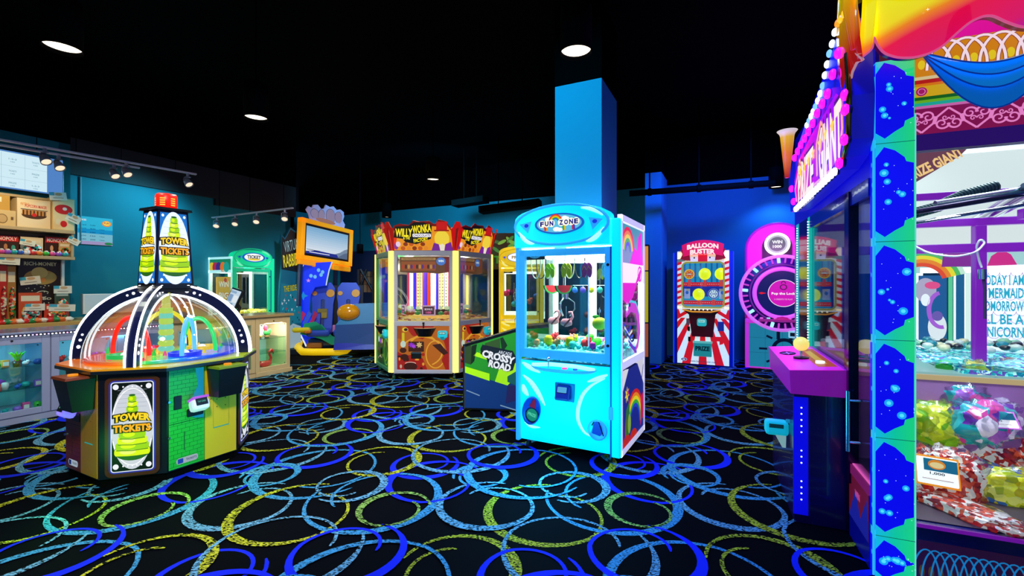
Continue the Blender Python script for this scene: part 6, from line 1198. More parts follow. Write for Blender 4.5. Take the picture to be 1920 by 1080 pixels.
m = MB(); A = Art(m, q @ Matrix.Translation((0, 0, .012))); A.ell(0, 0, .38, .38, E('#180c60', .5, base='#181060'), 1, n=48); A.ell(0, 0, .37, .37, E('#101878', .6), 1.5, n=48); A.ell(.02, 0, .225, .225, E('#f0e0ff', 1.), 2, n=44); A.ell(.02, 0, .215, .215, E('#e010c8', .85), 3, n=44)
A.text('Pop the Lock', .02, -.01, .34, .05, E('#ffffff', 1.), 4, .03); A.text('5 CREDITS TO PLAY', .02, -.10, .26, .022, E('#ffc8f8', .9), 4, .01); A.ring(.02, .10, .045, .04, .014, E('#500858', .5), 4); A.ring(.02, .155, .03, .04, .012, E('#500858', .5), 4, 0, 180, 16); A.poly([(-.30, .02), (-.34, 0), (-.30, -.02), (-.225, 0)], E('#e81020', .9), 4); m.build('wheel_face', pl)
m = MB(); m.lathe([(.001, .05), (.08, .035), (.13, 0)], E('#d01890', .7), 28, Matrix.Translation((.54, -.10, .84))); m.b2((.2, -.14, .80), (.88, .02, .84), E('#c030b8', .5), .01); m.build('push_button', pl)
for k in range(7):
    m = MB(); m.box((.24 + k * .1, -.135, .86), (.05, .02, .02), E('#a8f0ff' if k % 2 else '#e060e0', 1.), .004); m.build('edge_lamp', pl)
# small white readout standing at the wheel base
m = MB(); m.box((.70, -.05, .60), (.14, .05, .12), E('#a8e8e8', .55, base='#c8ffff'), .015); Art(m, ffront(.70, -.0755, .60)).rect(-.05, -.03, .05, .03, E('#102838', .3), 1); m.build('card_reader', pl)
lamp('lock_game_light', 'POINT', (p0.x + .2, p0.y - .7, 1.9), 14, '#f040ff', .2)

# ================================================================ the big carnival crane at the right
CX0, CA = Vector((1.746, 2.19, 0)), -R(23)
KM_ = Matrix.Translation(CX0) @ Matrix.Rotation(CA, 4, 'Z'); KI = KM_.inverted()
def K(px, py, Y): return KI @ W(px, py, Y)
ck = thing('carnival_crane', 'huge carnival crane cabinet at the right edge with starry blue pillar and bulb lit sign', 'claw machine', CX0, CA)
PURP = E('#4a10a0', .35, 'purple_trim', '#5a18b0'); PURPL = E('#8008b8', .7, base='#400860'); NB = D('#0c1690', .2, coat=.5, name='dark_blue_gloss'); WPL = E('#f0f8ff', .75, base='#ffffff')
MW, MD = 1.75, 2.12
def ray(px, py): e = KI @ Vector((0, 0, CH)); return e, (KI @ W(px, py, 1.)) - e
def onX(px, py, x):   # point of the plane local x seen at a pixel: (depth, height)
    e, d = ray(px, py); t = (x - e.x) / d.x; return (e.y + d.y * t, e.z + d.z * t)
def onY(px, py, y):
    e, d = ray(px, py); t = (y - e.y) / d.y; return (e.x + d.x * t, e.z + d.z * t)
# pillar: green cyan base with starry blue scallop panels
m = MB(); PW = .15
pg = ramp_mat('pillar_print', [(0, '#18c8f0'), (.45, '#10d8a8'), (1, '#20e878')], 0, 0, .165, .75, .2, 0, .6)
m.b2((0, -.01, 0), (PW, .06, 2.47), pg, .004); m.build('corner_pillar', ck)
m = MB(); BS = E('#0808f0', .8, base='#1010f0'); ST = E('#18a8ff', .95); ST2 = E('#50d8ff', 1.1)
seg = .468
random.seed(17)
for k in range(-1, 6):
    z = k * seg + .206; z0, z1 = max(z + .020, .005), min(z + seg - .020, 2.46)
    if z1 - z0 < .1: continue
    q_ = PW; P = [(.24 * q_, z0), (.5 * q_, z0 + .03), (.72 * q_, z0 + .05), (.75 * q_, z0 + .075), (.97 * q_, z0 + .09), (.97 * q_, z1 - .085), (.78 * q_, z1 - .075), (.74 * q_, z1 - .055), (.5 * q_, z1 - .02), (.22 * q_, z1), (.0, z1 - .05), (.0, z0 + .03)]
    A = Art(m, ffront(0, -.0105, 0)); A.poly(P, BS, 1)
    for j in range(6):
        x, zz = random.uniform(.02, .12), random.uniform(z0 + .08, z1 - .08); r_ = random.choice([.006, .010, .014, .018]); A.ell(x, zz, r_, r_, ST, 2 + j * .1, n=14); A.ell(x, zz, r_ * .5, r_ * .5, ST2, 3 + j * .1, n=12)
    for j in range(12): x, zz = random.uniform(.01, .15), random.uniform(z0 + .06, z1 - .06); A.ell(x, zz, .0016, .0016, E('#c8f0ff', 1.2), 4, n=6)
    A.rect(0, z - .004 if z > .01 else 0, PW, z + .0, E('#109888', .6), 2)
    B = Art(m, fleft(-.0005, .06, 0)); B.rect(0, z0, .07, z1, BS, 1)
    for j in range(3): B.ell(random.uniform(.015, .055), random.uniform(z0 + .05, z1 - .05), .007, .012, ST, 2, n=10)
m.build('pillar_print', ck)
m = MB(); m.b2((PW, -.006, 0), (PW + .006, .03, 2.2), E('#70e8f0', .8)); m.cyl((-.006, -.006, .01), (-.006, -.006, 2.4), .005, E('#30c8ff', .8), n=8); m.build('edge_strip', ck)
# front: base, sill
lat_z0, lat_z1 = .02, .165
m = MB(); m.b2((PW + .006, .02, .0), (MW, .08, .215), D('#241a30', .4)); A = Art(m, ffront(0, .0195, 0)); A.rect(PW + .006, .0, MW, .22, E('#3a1040', .3, base='#481450'), 1)
lb = E('#1888c8', .6, base='#2090d0')
for k in range(26):
    x = PW + .02 + k * .034
    if x < MW - .06: A.ring(x + .03, .0, .052, .165, .0065, lb, 3 + (k % 2) * .2, 0, 180, 18)
for k in range(24): A.ell(PW + .035 + k * .034, .06, .011, .03, E('#6a5018', .35), 2, n=10)
m.build('base_panel', ck)
m = MB(); m.b2((PW + .006, -.01, .215), (MW, .10, .285), D('#101878', .25), .006); m.b2((PW + .006, -.012, .275), (MW, .0, .292), E('#8818c8', .5)); m.build('window_sill', ck)
MB().b2((PW + .008, .035, .285), (MW, .041, 2.03), glass('#fbffff', .05)).build('front_glass', ck)
# header over the front window
m = MB(); ZB = 2.03; m.b2((.02, .01, ZB), (MW, .06, 2.72), D('#48107a', .4)); A = Art(m, ffront(0, .0095, 0)); X0, X1 = PW, MW
A.rect(X0, ZB, X1, ZB + .075, E('#300878', .6), 1); A.rect(X0, ZB + .075, X1, ZB + .195, E('#98105c', .6), 1)
for z0, z1, c in ((.195, .207, '#e070c0'), (.207, .222, '#20b8a8'), (.222, .235, '#70c020'), (.235, .250, '#186818'), (.250, .30, '#e8b818'), (.30, .312, '#f08010'), (.312, .33, '#c81c18'), (.33, .345, '#f0d8a0')): A.rect(X0, ZB + z0, X1, ZB + z1, E(c, .7), 1)
A.rect(X0, ZB + .345, X1, ZB + .50, E('#e89010', .7), 1); A.rect(X0, ZB + .50, X1, ZB + .58, E('#f010a8', .75), 1); A.rect(X0, ZB + .58, X1, ZB + .69, E('#380c80', .6), 1)
# filigree hearts
fil = E('#f088d0', .85)
def spiral(A, cx, cz, r, a0, turns, fl, wd, mat, z, n=26): A.stroke([(cx + fl * r * (1 - .82 * k / n) * math.cos(a0 + turns * 2 * PI * k / n), cz + r * (1 - .82 * k / n) * math.sin(a0 + turns * 2 * PI * k / n)) for k in range(n + 1)], [wd * (1 - .45 * k / n) for k in range(n + 1)], mat, z)
for k in range(15):
    x = X0 + .03 + k * .098; up = 1 if k % 2 == 0 else -1; zc = ZB + .135
    for s_ in (-1, 1):
        spiral(A, x + s_ * .024, zc + up * .018, .027, 0 if up > 0 else 0, 1.3 * up, -s_, .0085, fil, 2 + .1 * (k % 2))
        A.stroke([(x + s_ * .050, zc + up * .018), (x + s_ * .042, zc - up * .014), (x, zc - up * .052)], .0085, fil, 2.3)
        spiral(A, x + s_ * .013, zc - up * .008, .012, 0, 1.2 * up, -s_, .0055, fil, 2.5, 18)
# gold lattice of interlaced arches
la = E('#f8e0ec', .9); 
for k in range(24):
    x = X0 + .0 + k * .062; ax = [(x + .075 * math.cos(PI * t / 16), ZB + .37 + .125 * math.sin(PI * t / 16)) for t in range(17)]
    A.stroke(ax, .016, E('#b05040', .6), 3 + .2 * (k % 3)); A.stroke(ax, .0105, la, 4 + .2 * (k % 3))
for k in range(30): A.ell(X0 + .03 + k * .062, ZB + .40, .014, .022, E('#f0d020', .8), 2, n=12)
for k, c in enumerate(('#a81868', '#381890', '#a81868', '#381890', '#a81868')): A.ell(X0 + .03 + k * .24, ZB + .275, .021, .021, E(c, .8), 3, n=18); A.ring(X0 + .03 + k * .24, ZB + .275, .013, .013, .003, E('#e880c0', .9), 4)
m.build('header_panel', ck)
# blue cloth swags in relief
for k in range(3):
    m = MB(); x0 = PW + .005 + k * .56; x1 = x0 + .54; n = 22
    for j, (t0, t1, c, dep) in enumerate(((.06, .52, '#0878e0', .035), (.0, .36, '#1090f0', .045), (-.02, .26, '#0890f8', .052), (-.04, .17, '#18a8ff', .058))):
        U = [(x0 + (x1 - x0) * i / n, ZB + .46 - .10 * math.sin(PI * i / n)) for i in range(n + 1)]; Lw = [(x0 + (x1 - x0) * (.04 * (1 - j * .2) + (1 - .08 * (1 - j * .2)) * i / n), ZB + .46 - .10 * math.sin(PI * i / n) - (t1 - .14) * .55 * math.sin(PI * i / n) ** .8) for i in range(n + 1)]
        vs = [(x, .008 - .5 * dep * math.sin(PI * i / n), z) for i, (x, z) in enumerate(U)] + [(x, .008 - dep * math.sin(PI * i / n) ** .5, z) for i, (x, z) in enumerate(Lw)]
        m.add(vs, [(i, n + 1 + i, n + 2 + i, i + 1) for i in range(n)], E(c, .45, base=c), True)
        m.tube([v for v in vs[n + 1:]], .0035, E('#0440b0', .4, base='#0848c0'), 6)
    m.ball((x0, -.012, ZB + .46), (.03, .02, .028), D('#d07818', .4), 14, 10, amp=.4, seed=k); m.build('cloth_swag', ck)
# moulded canopy: wavy dripping edge, glossy yellow to crimson print
can = ramp_mat('canopy_print', [(0, '#9010b0'), (.2, '#e80868'), (.58, '#f80848'), (.70, '#ff8808'), (.80, '#ffe808'), (1, '#fff408')], 2, 2.275, 2.675, .8, .12, .05, 1., .42)
can2 = ramp_mat('canopy_side_print', [(0, '#d01090'), (.25, '#a80820'), (.5, '#e02010'), (.75, '#ffb008'), (1, '#ffe808')], 2, 2.15, 3.0, .55, .12, .1, 1.)
edge_pts = [(-.09, 2.50), (-.075, 2.44)] + [onY(px, py, -.085) for px, py in ((1612, 112), (1628, 100), (1634, 92), (1636, 70), (1642, 88), (1655, 104), (1680, 112), (1710, 112), (1740, 104), (1765, 90), (1790, 66), (1815, 45), (1840, 34), (1858, 34), (1880, 45), (1905, 54), (1930, 57))] + [(.75, 2.42), (.95, 2.5), (1.2, 2.6), (1.5, 2.5), (MW, 2.5)]
fin = []
for i in range(len(edge_pts) - 1):
    for t in range(4): fin.append((edge_pts[i][0] + (edge_pts[i + 1][0] - edge_pts[i][0]) * t / 4, edge_pts[i][1] + (edge_pts[i + 1][1] - edge_pts[i][1]) * t / 4))
fin.append(edge_pts[-1])
for _ in range(2): fin = [fin[0]] + [((fin[i - 1][0] + 2 * fin[i][0] + fin[i + 1][0]) / 4, (fin[i - 1][1] + 2 * fin[i][1] + fin[i + 1][1]) / 4) for i in range(1, len(fin) - 1)] + [fin[-1]]
m = MB(); n = len(fin); rows = 8; vs = []
for j in range(rows + 1):
    t = j / rows
    for x, z in fin: zz = z + (3.05 - z) * t; vs.append((x, -.085 - .075 * math.sin(PI * min(1, t * .9 + .08)) + .0 * t, zz))
m.add(vs, [(j * n + i, j * n + i + 1, (j + 1) * n + i + 1, (j + 1) * n + i) for j in range(rows) for i in range(n - 1)], can, True)
vs2 = [(x, -.06, z + .005) for x, z in fin]; m.add(vs[:n] + vs2, [(i + 1, i, n + i, n + i + 1) for i in range(n - 1)], D('#c01058', .3), True); m.tube([vs[i] for i in range(n)], .005, E('#f060a0', .7), 6)
m.b2((-.08, -.08, 2.9), (MW, .1, 3.06), D('#802010'))
Aq = Art(m, ffront(0, -.168, 0))
for x, z, r_ in ((.235, 2.83, .03), (.06, 2.79, .008), (.33, 2.75, .006), (.14, 2.60, .008), (.45, 2.90, .008), (.03, 2.70, .01), (.28, 2.90, .006)): Aq.poly(star(x, z, r_, r_ * .22, 4), E('#fff8e0', 1.3), 4)
for x, z, a, b_ in ((.04, 2.80, .055, .018), (-.02, 2.77, .014, .01)): Aq.ell(x, z, a, b_, E('#ffffa0', .95), 3, rot=25)
m.build('canopy', ck)
m = MB(); side_edge = [(-.09, 2.50)] + [onX(px, py, -.10) for px, py in ((1618, 112), (1606, 118), (1598, 135), (1592, 165), (1588, 205), (1582, 215), (1577, 190), (1578, 140))]; rows = 6; vs = []; n = len(side_edge)
for j in range(rows + 1):
    t = j / rows
    for y, z in side_edge: vs.append((-.09 - .03 * math.sin(PI * min(1, t * .8 + .1)), y, z + (3.05 - z) * t))
m.add(vs, [(j * n + i + 1, j * n + i, (j + 1) * n + i, (j + 1) * n + i + 1) for j in range(rows) for i in range(n - 1)], can2, True); m.tube(vs[:n], .006, E('#d8a0b0', .6), 6); m.tube([(-.09, -.085, 2.52), (-.13, -.13, 2.7), (-.12, -.12, 2.9), (-.09, -.09, 3.05)], .03, can2, 8); m.build('canopy_side', ck)
# left side: header, sign board with bulbs
m = MB(); m.solid([(0, .06, 1.90), (.06, .06, 1.90), (.06, MD, 1.93), (0, MD, 1.93)], [(0, .06, 2.72), (.06, .06, 2.72), (.06, MD, 2.72), (0, MD, 2.72)], E('#0808b0', .55, base='#1010c0')); m.build('side_header', ck)
SG = [onX(px, py, -.112) for px, py in ((1482, 398), (1492, 393), (1530, 357), (1567, 320), (1582, 295), (1590, 262), (1592, 180), (1588, 100), (1580, 40), (1570, 62), (1552, 120), (1530, 180), (1505, 245), (1486, 300), (1478, 340))]
fs = lambda d: frame((-d, 0, 0), (0, -1, 0), (0, 0, 1))
m = MB(); m.prism([(-y, z) for y, z in SG][::-1], .10, E('#1414b8', .5, base='#1818c8'), fs(.11)); m.tube([(-.112, y, z) for y, z in SG[3:8]], .012, D('#c89838', .2, .9), 8); m.build('sign_board', ck)
m = MB(); A = Art(m, fs(.112)); IN = [onX(px, py, -.112) for px, py in ((1494, 380), (1530, 345), (1562, 312), (1576, 285), (1582, 250), (1582, 185), (1568, 175), (1545, 215), (1520, 255), (1498, 300), (1490, 340))]
sg = ramp_mat('sign_print', [(0, '#b010c8'), (.4, '#f01090'), (1, '#ff28a0')], 1, .5, 2.1, .75, .3); A.poly([(-y, z) for y, z in IN][::-1], sg, 1)
lt = E('#fff4e8', 1.); lp = E('#ffb890', .9); ly = E('#ffd808', 1.)
def son(px, py): y, z = onX(px, py, -.112); return -y, z
def word(t, pa, pb, h, mats, z):
    u0, v0 = son(*pa); u1, v1 = son(*pb); A.text(t, (u0 + u1) / 2, (v0 + v1) / 2, math.hypot(u1 - u0, v1 - v0), h, mats, z, .04, rot=math.degrees(math.atan2(v1 - v0, u1 - u0)))
word('PRIZE', (1496, 352), (1527, 318), .36, E('#6018a0', .6), 3); word('PRIZE', (1497, 350), (1526, 316), .30, lt, 5); word('GIANT', (1534, 300), (1580, 240), .40, E('#6018a0', .6), 3); word('GIANT', (1536, 297), (1579, 238), .33, lt, 5)
A.stroke([son(1498, 330), son(1500, 300), son(1504, 310), son(1502, 370)], .03, lp, 6); A.stroke([son(1533, 330), son(1532, 270), son(1540, 230), son(1544, 235), son(1538, 290)], .035, lp, 6); A.stroke([son(1578, 190), son(1580, 240), son(1574, 290)], .035, lp, 4)
for px, py in ((1502, 322), (1510, 312), (1517, 302), (1526, 288), (1538, 268), (1549, 252), (1562, 236)): u, v = son(px, py); A.poly(star(u, v, .05, .024, 5), ly, 8)
A.stroke([son(1498, 374), son(1528, 346), son(1560, 318)], .02, E('#f8b0e0', .9), 4); A.stroke([son(1494, 378), son(1491, 355), son(1497, 325)], .02, E('#f8d0ff', .9), 4); m.build('sign_lettering', ck)
WB, MGB = E('#e8fcff', 2.2), E('#ff18e0', 1.3)
def bulb(p, r, mt): m = MB(); m.ball(p, (r * .7, r, r), mt, 12, 8); m.cyl((p[0] + r * .9, p[1], p[2]), (p[0] + r * .3, p[1], p[2]), r * .8, D('#181878'), n=12); return m.build('sign_bulb', ck)
def pline(P, n):
    L = [0]
    for i in range(1, len(P)): L.append(L[-1] + math.hypot(P[i][0] - P[i - 1][0], P[i][1] - P[i - 1][1]))
    out = []
    for k in range(n):
        d = L[-1] * k / (n - 1); i = max(j for j in range(len(L)) if L[j] <= d + 1e-9); i = min(i, len(P) - 2); t = (d - L[i]) / (L[i + 1] - L[i]); out.append((P[i][0] + (P[i + 1][0] - P[i][0]) * t, P[i][1] + (P[i + 1][1] - P[i][1]) * t))
    return out
SX = lambda pts: [onX(px, py, -.125) for px, py in pts]
for y, z in pline(SX([(1492, 392), (1565, 322)]), 17): bulb((-.125, y, z), .022, WB)
for y, z in pline(SX([(1572, 100), (1550, 182), (1538, 200), (1520, 240), (1500, 275), (1490, 296)]), 11): bulb((-.125, y, z), .028, MGB)
for y, z in SX([(1574, 306), (1583, 262), (1585, 206), (1584, 178), (1484, 354), (1488, 378)]): bulb((-.125, y, z), .028, MGB)
CAPL = SX([(1586, 6), (1578, 30), (1564, 48), (1557, 80), (1550, 105), (1545, 130), (1538, 165), (1528, 195), (1510, 235)])
for k, (y, z) in enumerate(pline(CAPL, 17)): bulb((-.115, y, z), .021, [E('#b8ff18', 1.6), E('#ffb018', 1.5), E('#ffb018', 1.5), E('#ff9018', 1.5)][k] if k < 4 else (WB if k % 3 else E('#70b0ff', 1.6)))
m = MB(); m.tube([(-.08, y, z) for y, z in CAPL], .02, D('#181880', .3), 8); m.tube([(.02, y, z) for y, z in CAPL], .02, D('#181880', .3), 8); m.build('sign_cap', ck)
# melting horn at the far end of the sign
m = MB(); m.lathe([(.001, 0), (.02, .0), (.045, .25), (.06, .40), (.085, .43), (.07, .42), (.05, .36)], ramp_mat('horn_print', [(0, '#b01810'), (.5, '#f08010'), (.85, '#f8c018'), (1, '#fff0d0')], 2, 0, .43, .6, .25), 18, None); h_ = m.build('corner_horn', ck); hy, hz = onX(1476, 345, -.16); h_.location = (-.16, hy, hz + .05); h_.scale = (.85, .85, .85)
# side frame: posts, doors, glass, base
m = MB(); m.b2((-.01, 1.42, 0), (.06, 1.50, 1.93), E('#10c8b8', .7)); m.b2((-.01, 1.50, 0), (.06, 1.86, 1.93), D('#581078', .08, .9)); m.b2((-.012, 1.86, 0), (.06, 1.98, 1.93), E('#10c0d8', .7)); m.b2((0, 1.98, 0), (.06, MD, 1.93), NB); m.build('far_post', ck)
for y in (1.47, 1.92):
    m = MB()
    for k in range(46): m.ball((-.014, y, .95 + k * .021), .005, E('#e0ffff', 2.5), 6, 4)
    m.build('led_strip', ck)
m = MB(); m.b2((-.012, .40, 0), (.04, .47, 1.92), D('#1a0838', .12, .6, name='dark_purple_frame')); m.b2((-.018, .36, .3), (.02, .40, 1.92), D('#240a48', .12, .6)); m.b2((-.01, .06, 1.84), (.04, 1.42, 1.93), NB); m.b2((-.01, .06, .36), (.04, .40, .41), E('#a02080', .4)); m.b2((-.01, .47, .86), (.04, 1.42, .91), PURP); m.b2((0, .47, 0), (.05, 1.45, .86), D('#180858', .3)); m.build('side_frame', ck)
m = MB(); m.b2((-.004, .06, .0), (.03, .40, .36), D('#0c10a0', .3)); A = Art(m, fs(.0045)); A.poly([(-.40, .12), (-.07, .12), (-.07, .36), (-.40, .36)], E('#a01830', .18, base='#b02038'), 1); A.poly([(-.40, .12), (-.28, .3), (-.2, .18), (-.1, .32), (-.07, .2), (-.07, .12)], E('#2028c0', .5), 2); A.text('WIN', -.25, .28, .08, .04, E('#e060c0', .7), 3); m.build('side_base', ck)
m = MB(); m.b2((.005, .065, .41), (.011, .40, 1.84), glass('#e8e8ff', .18)); m.build('side_glass', ck); m = MB(); m.b2((.005, .47, .91), (.011, 1.42, 1.84), glass('#e8e8ff', .20)); m.build('side_glass', ck)
for y in (.56, .22):
    m = MB(); m.cyl((-.055, y, .52), (-.055, y, .84), .009, CHROME, n=14); [m.cyl((-.055, y, z), (-.0, y, z), .006, CHROME, n=10) for z in (.57, .79)]; m.build('door_handle', ck)
m = MB(); m.b2((.0, .05, .405), (.012, .4, .415), E('#f060c0', .8)); m.build('trim_line', ck)
# inside: lower display well, upper bed, back frame, roof, gantry
m = MB(); m.b2((.02, .045, .20), (MW, .90, .29), D('#403048')); m.b2((.02, .88, .25), (MW, .92, .84), E('#7a5090', .35, base='#a070b0')); m.b2((.02, .87, .82), (MW, .90, .85), E('#e8c890', .6)); m.b2((.02, .92, .80), (MW, MD - .02, .86), E('#b8f0f0', .5)); m.build('prize_shelf', ck)
m = MB(); yb = MD - .05
for lo, hi in (((.02, yb, 1.74), (MW, MD, 1.82)), ((.02, yb, .86), (MW, MD, .93))): m.b2(lo, hi, WPL)
XB = lambda px: onY(px, 500, MD - .05)[0]
for x in (XB(1716), XB(1790), XB(1802), XB(1905), 1.66): m.b2((x, yb, .86), (x + .05, MD, 1.82), WPL)
m.b2((.06, yb + .02, .9), (MW, yb + .03, 1.5), D('#18486a', .1, .2)); m.build('back_frame', ck)
m = MB(); A = Art(m, ffront(0, yb - .001, 0)); A.rect(.0, 1.50, MW, 1.76, E('#b8e8e8', .8), 1); A.rect(.88, 1.50, 1.36, 1.545, WPL, 2)
x_ = XB
rainbow(A, x_(1728), 1.42, .27, .03, 3, 15, 110, .95, ('#c8f0d8', '#50c060', '#f0e020', '#f08818', '#e84820')); A.poly([(x_(1765), 1.55), (x_(1768), 1.66), (x_(1785), 1.70), (x_(1805), 1.69), (x_(1822), 1.63), (x_(1830), 1.55)], E('#9020a0', .8), 5); A.poly([(x_(1850), 1.55), (x_(1858), 1.63), (x_(1878), 1.68), (x_(1895), 1.64), (x_(1908), 1.55)], E('#e82090', .8), 5)
A.rect(x_(1722), .95, x_(1775), 1.48, E('#1868b0', .7), 1); A.ell(x_(1735), 1.36, .07, .10, E('#b8b0d0', .9), 3); A.ell(x_(1757), 1.06, .06, .11, E('#e8f0f8', .95), 3); A.ring(x_(1765), 1.2, .08, .14, .03, E('#b060e0', .9), 4, 100, 280); A.ell(x_(1748), 1.40, .05, .03, E('#f05090', .9), 4); A.ell(x_(1757), 1.15, .035, .04, E('#7860c0', .8), 5); A.ell(x_(1735), 1.28, .03, .05, E('#f0f8ff', 1.), 4)
A.rect(x_(1778), .93, x_(1786), 1.50, E('#60e0a0', .8), 1); A.rect(x_(1792), .93, x_(1808), 1.50, E('#0c6ca8', .7), 2); A.rect(x_(1810), .93, x_(1846), 1.50, E('#e8fff8', .9), 1); m.build('back_print', ck)
# mermaid scale banner with words
m = MB(); M = ffront(XB(1876), yb - .06, 0); m.prism([(-.16, .95), (.14, .93), (.17, 1.5), (.15, 1.56), (-.13, 1.55), (-.17, 1.5)], .04, E('#e8e0f4', .85, base='#f0e8ff'), M); A = Art(m, M)
for r_ in range(9):
    for c_ in range(5): A.ring(-.13 + c_ * .065 + (r_ % 2) * .03, 1.50 - r_ * .06, .033, .033, .003, E('#b888c8', .7), 1, 180, 360, 10)
for k, t_ in enumerate(('TODAY I AM', 'A MERMAID', 'TOMORROW', "I'LL BE A", 'UNICORN')): A.text(t_, -.02, 1.44 - k * .10, .25, .08, E('#28b0d0', .95), 3, .022)
m.build('word_banner', ck)
m = MB()
m.b2((1.0, 1.0, 1.80), (1.06, 1.06, 1.86), PURPL)
xp = onY(1840, 500, 1.30)[0]
for lo, hi in (((xp - .03, 1.30, .86), (xp + .03, 1.36, 1.80)), ((.02, 1.30, 1.62), (MW, 1.36, 1.68)), ((.02, 1.30, 1.80), (MW, 1.36, 1.85)), ((.02, .70, 1.90), (MW, .74, 1.94))): m.b2(lo, hi, PURPL, .004)
m.build('gantry_frame', ck)
m = MB(); m.b2((.06, .1, 2.45), (MW, MD - .05, 2.48), WPL); m.b2((.062, .1, 1.94), (.066, MD, 2.45), WPL); m.b2((.02, 1.37, 1.68), (MW, 1.39, 1.80), E('#f8ffff', .8)); m.b2((.02, yb - .01, 1.82), (MW, yb, 2.45), E('#f4ffff', .8)); m.build('roof_liner', ck)
m = MB()
for x, y, r_, mt in ((.30, 0, .012, CHROME), (.36, .0, .02, D('#502878', .15, .8)), (.42, .0, .01, CHROME)): m.cyl((x + .30, .15, 1.86), (x - .10 + .9, 1.9, 1.88), r_, mt, n=10)
m.cyl((.30, .2, 1.80), (1.5, .3, 1.97), .02, CHROME); m.cyl((.15, .10, 1.75), (1.6, .50, 2.0), .013, D('#402060', .2, .8)); m.cyl((.15, .13, 1.70), (1.6, .55, 1.95), .009, CHROME)
m.build('gantry_rail', ck)
m = MB(); cp = [(.20, .25, 1.76), (.34, .30, 1.80), (.46, .34, 1.86), (.60, .38, 1.90)]; m.tube(cp, .024, D('#1c4850', .5), 10)
for k in range(30):
    t = k / 29 * 3; i = min(2, int(t)); p = Vector(cp[i]).lerp(Vector(cp[i + 1]), t - i); d = (Vector(cp[i + 1]) - Vector(cp[i])).normalized() * .004; m.cyl(p - d, p + d, .028, D('#2a6068', .4), n=10)
m.build('cable_chain', ck)
m = MB(); P = [onY(px, py, .55) for px, py in ((1712, 345), (1712, 280), (1812, 280), (1800, 292))]; m.prism(P[::-1], .01, D('#804018'), ffront(0, .55, 0)); A = Art(m, ffront(0, .549, 0)); A.poly(P[::-1], E('#8a4a60', .55), 1); u0, v0 = onY(1716, 325, .55); u1, v1 = onY(1790, 290, .55); A.text('PRIZE GIANT', (u0 + u1) / 2, (v0 + v1) / 2, .26, .06, E('#f8c880', 1.), 3, .04, rot=math.degrees(math.atan2(v1 - v0, u1 - u0))); m.build('inner_sign', ck)
pth = [(onY(px, py, y)[0], y, onY(px, py, y)[1]) for px, py, y in ((1712, 460, .4), (1740, 475, .55), (1790, 482, .7), (1830, 474, .85), (1848, 455, .9), (1838, 448, .9), (1830, 462, .92), (1836, 490, .95), (1842, 505, .95))]
sm = []
for i in range(len(pth) - 1):
    for t in range(5): sm.append(Vector(pth[i]).lerp(Vector(pth[i + 1]), t / 5))
for _ in range(3): sm = [sm[0]] + [(sm[i - 1] + sm[i] * 2 + sm[i + 1]) / 4 for i in range(1, len(sm) - 1)] + [sm[-1]]
m = MB(); m.tube(sm, .006, D('#d8e0e8', .3, .4), 8); e_ = Vector(pth[-1]); m.tube([e_, e_ + Vector((.02, .02, -.12)), e_ + Vector((.02, .02, -.30))], .008, D('#302850', .3), 8); m.cyl(e_, e_ + Vector((0, 0, -.06)), .02, CHROME); m.build('claw_cable', ck)
m = MB(); m.b2((1.68, 1.6, .9), (1.74, 1.66, 1.8), PURPL); m.build('inner_post', ck)
m = MB(); m.b2((MW, .0, 0), (MW + .05, MD, 2.72), NB); m.b2((.0, MD, 0), (MW, MD + .03, .86), NB); m.b2((.0, .02, 2.6), (MW, MD, 2.72), NB); m.build('body_shell', ck)
# console with joystick on the left side
m = MB(); y0, y1, xl = .42, 1.36, -.285
m.b2((xl + .02, y0 + .02, 0), (-.005, y1, .76), D('#281060', .25, coat=.4, name='purple_console')); m.solid([(xl, y0, .76), (-.005, y0, .76), (-.005, y1, .76), (xl, y1, .76)], [(xl - .01, y0 - .02, .90), (-.005, y0 - .02, .92), (-.005, y1, .94), (xl - .01, y1, .92)], E('#a018a8', .35, base='#c020c0')); m.build('control_console', ck)
m = MB(); A = Art(m, frame((xl - .01, y0 - .02, .902), (1, 0, .07), (0, 1, .02))); A.rect(0, 0, .27, .96, E('#e018c0', .6, base='#e830d0'), 1); A.ell(.08, .62, .05, .08, MATTBLACK, 2); A.poly(star(.08, .62, .06, .02, 6), E('#3060e0', .8), 3); A.rect(.16, .1, .26, .8, E('#e06018', .5), 2); A.rect(.19, .2, .23, .7, E('#f0c030', .6), 3); m.build('console_print', ck)
m = MB(); m.cyl((-.17, .80, .91), (-.17, .80, .93), .045, BLACK, n=20); m.cyl((-.17, .80, .93), (-.17, .80, 1.0), .008, CHROME, n=10); m.ball((-.17, .80, 1.015), .046, E('#f8e860', .75, base='#fff070'), 20, 14); m.build('joystick', ck)
m = MB(); m.cyl((-.10, .62, .915), (-.10, .62, .935), .025, E('#ffffff', 1.)); m.build('push_button', ck)
m = MB(); m.b2((xl + .015, y0 + .012, .05), (xl + .09, y0 + .02, .74), E('#0808e8', .6, base='#0808e8')); 
for k in range(16): m.ball((xl + .055, y0 + .010, .14 + k * .036), .0045, E('#e8ffff', 3.), 6, 4) if k not in (4, 5, 9, 10) else None
m.build('led_strip', ck)
m = MB(); m.box((xl - .05, .62, .50), (.13, .09, .09), E('#10b8c8', .6, base='#20d0d8'), .02); m.solid([(xl - .02, .6, .38), (xl, .6, .38), (xl, .64, .38), (xl - .02, .64, .38)], [(xl - .06, .585, .46), (xl, .585, .46), (xl, .66, .46), (xl - .06, .66, .46)], E('#a0d8e0', .5)); A = Art(m, ffront(xl - .05, .5745, .50)); A.rect(-.045, .005, .035, .03, E('#084858', .4), 1); m.build('card_reader', ck)
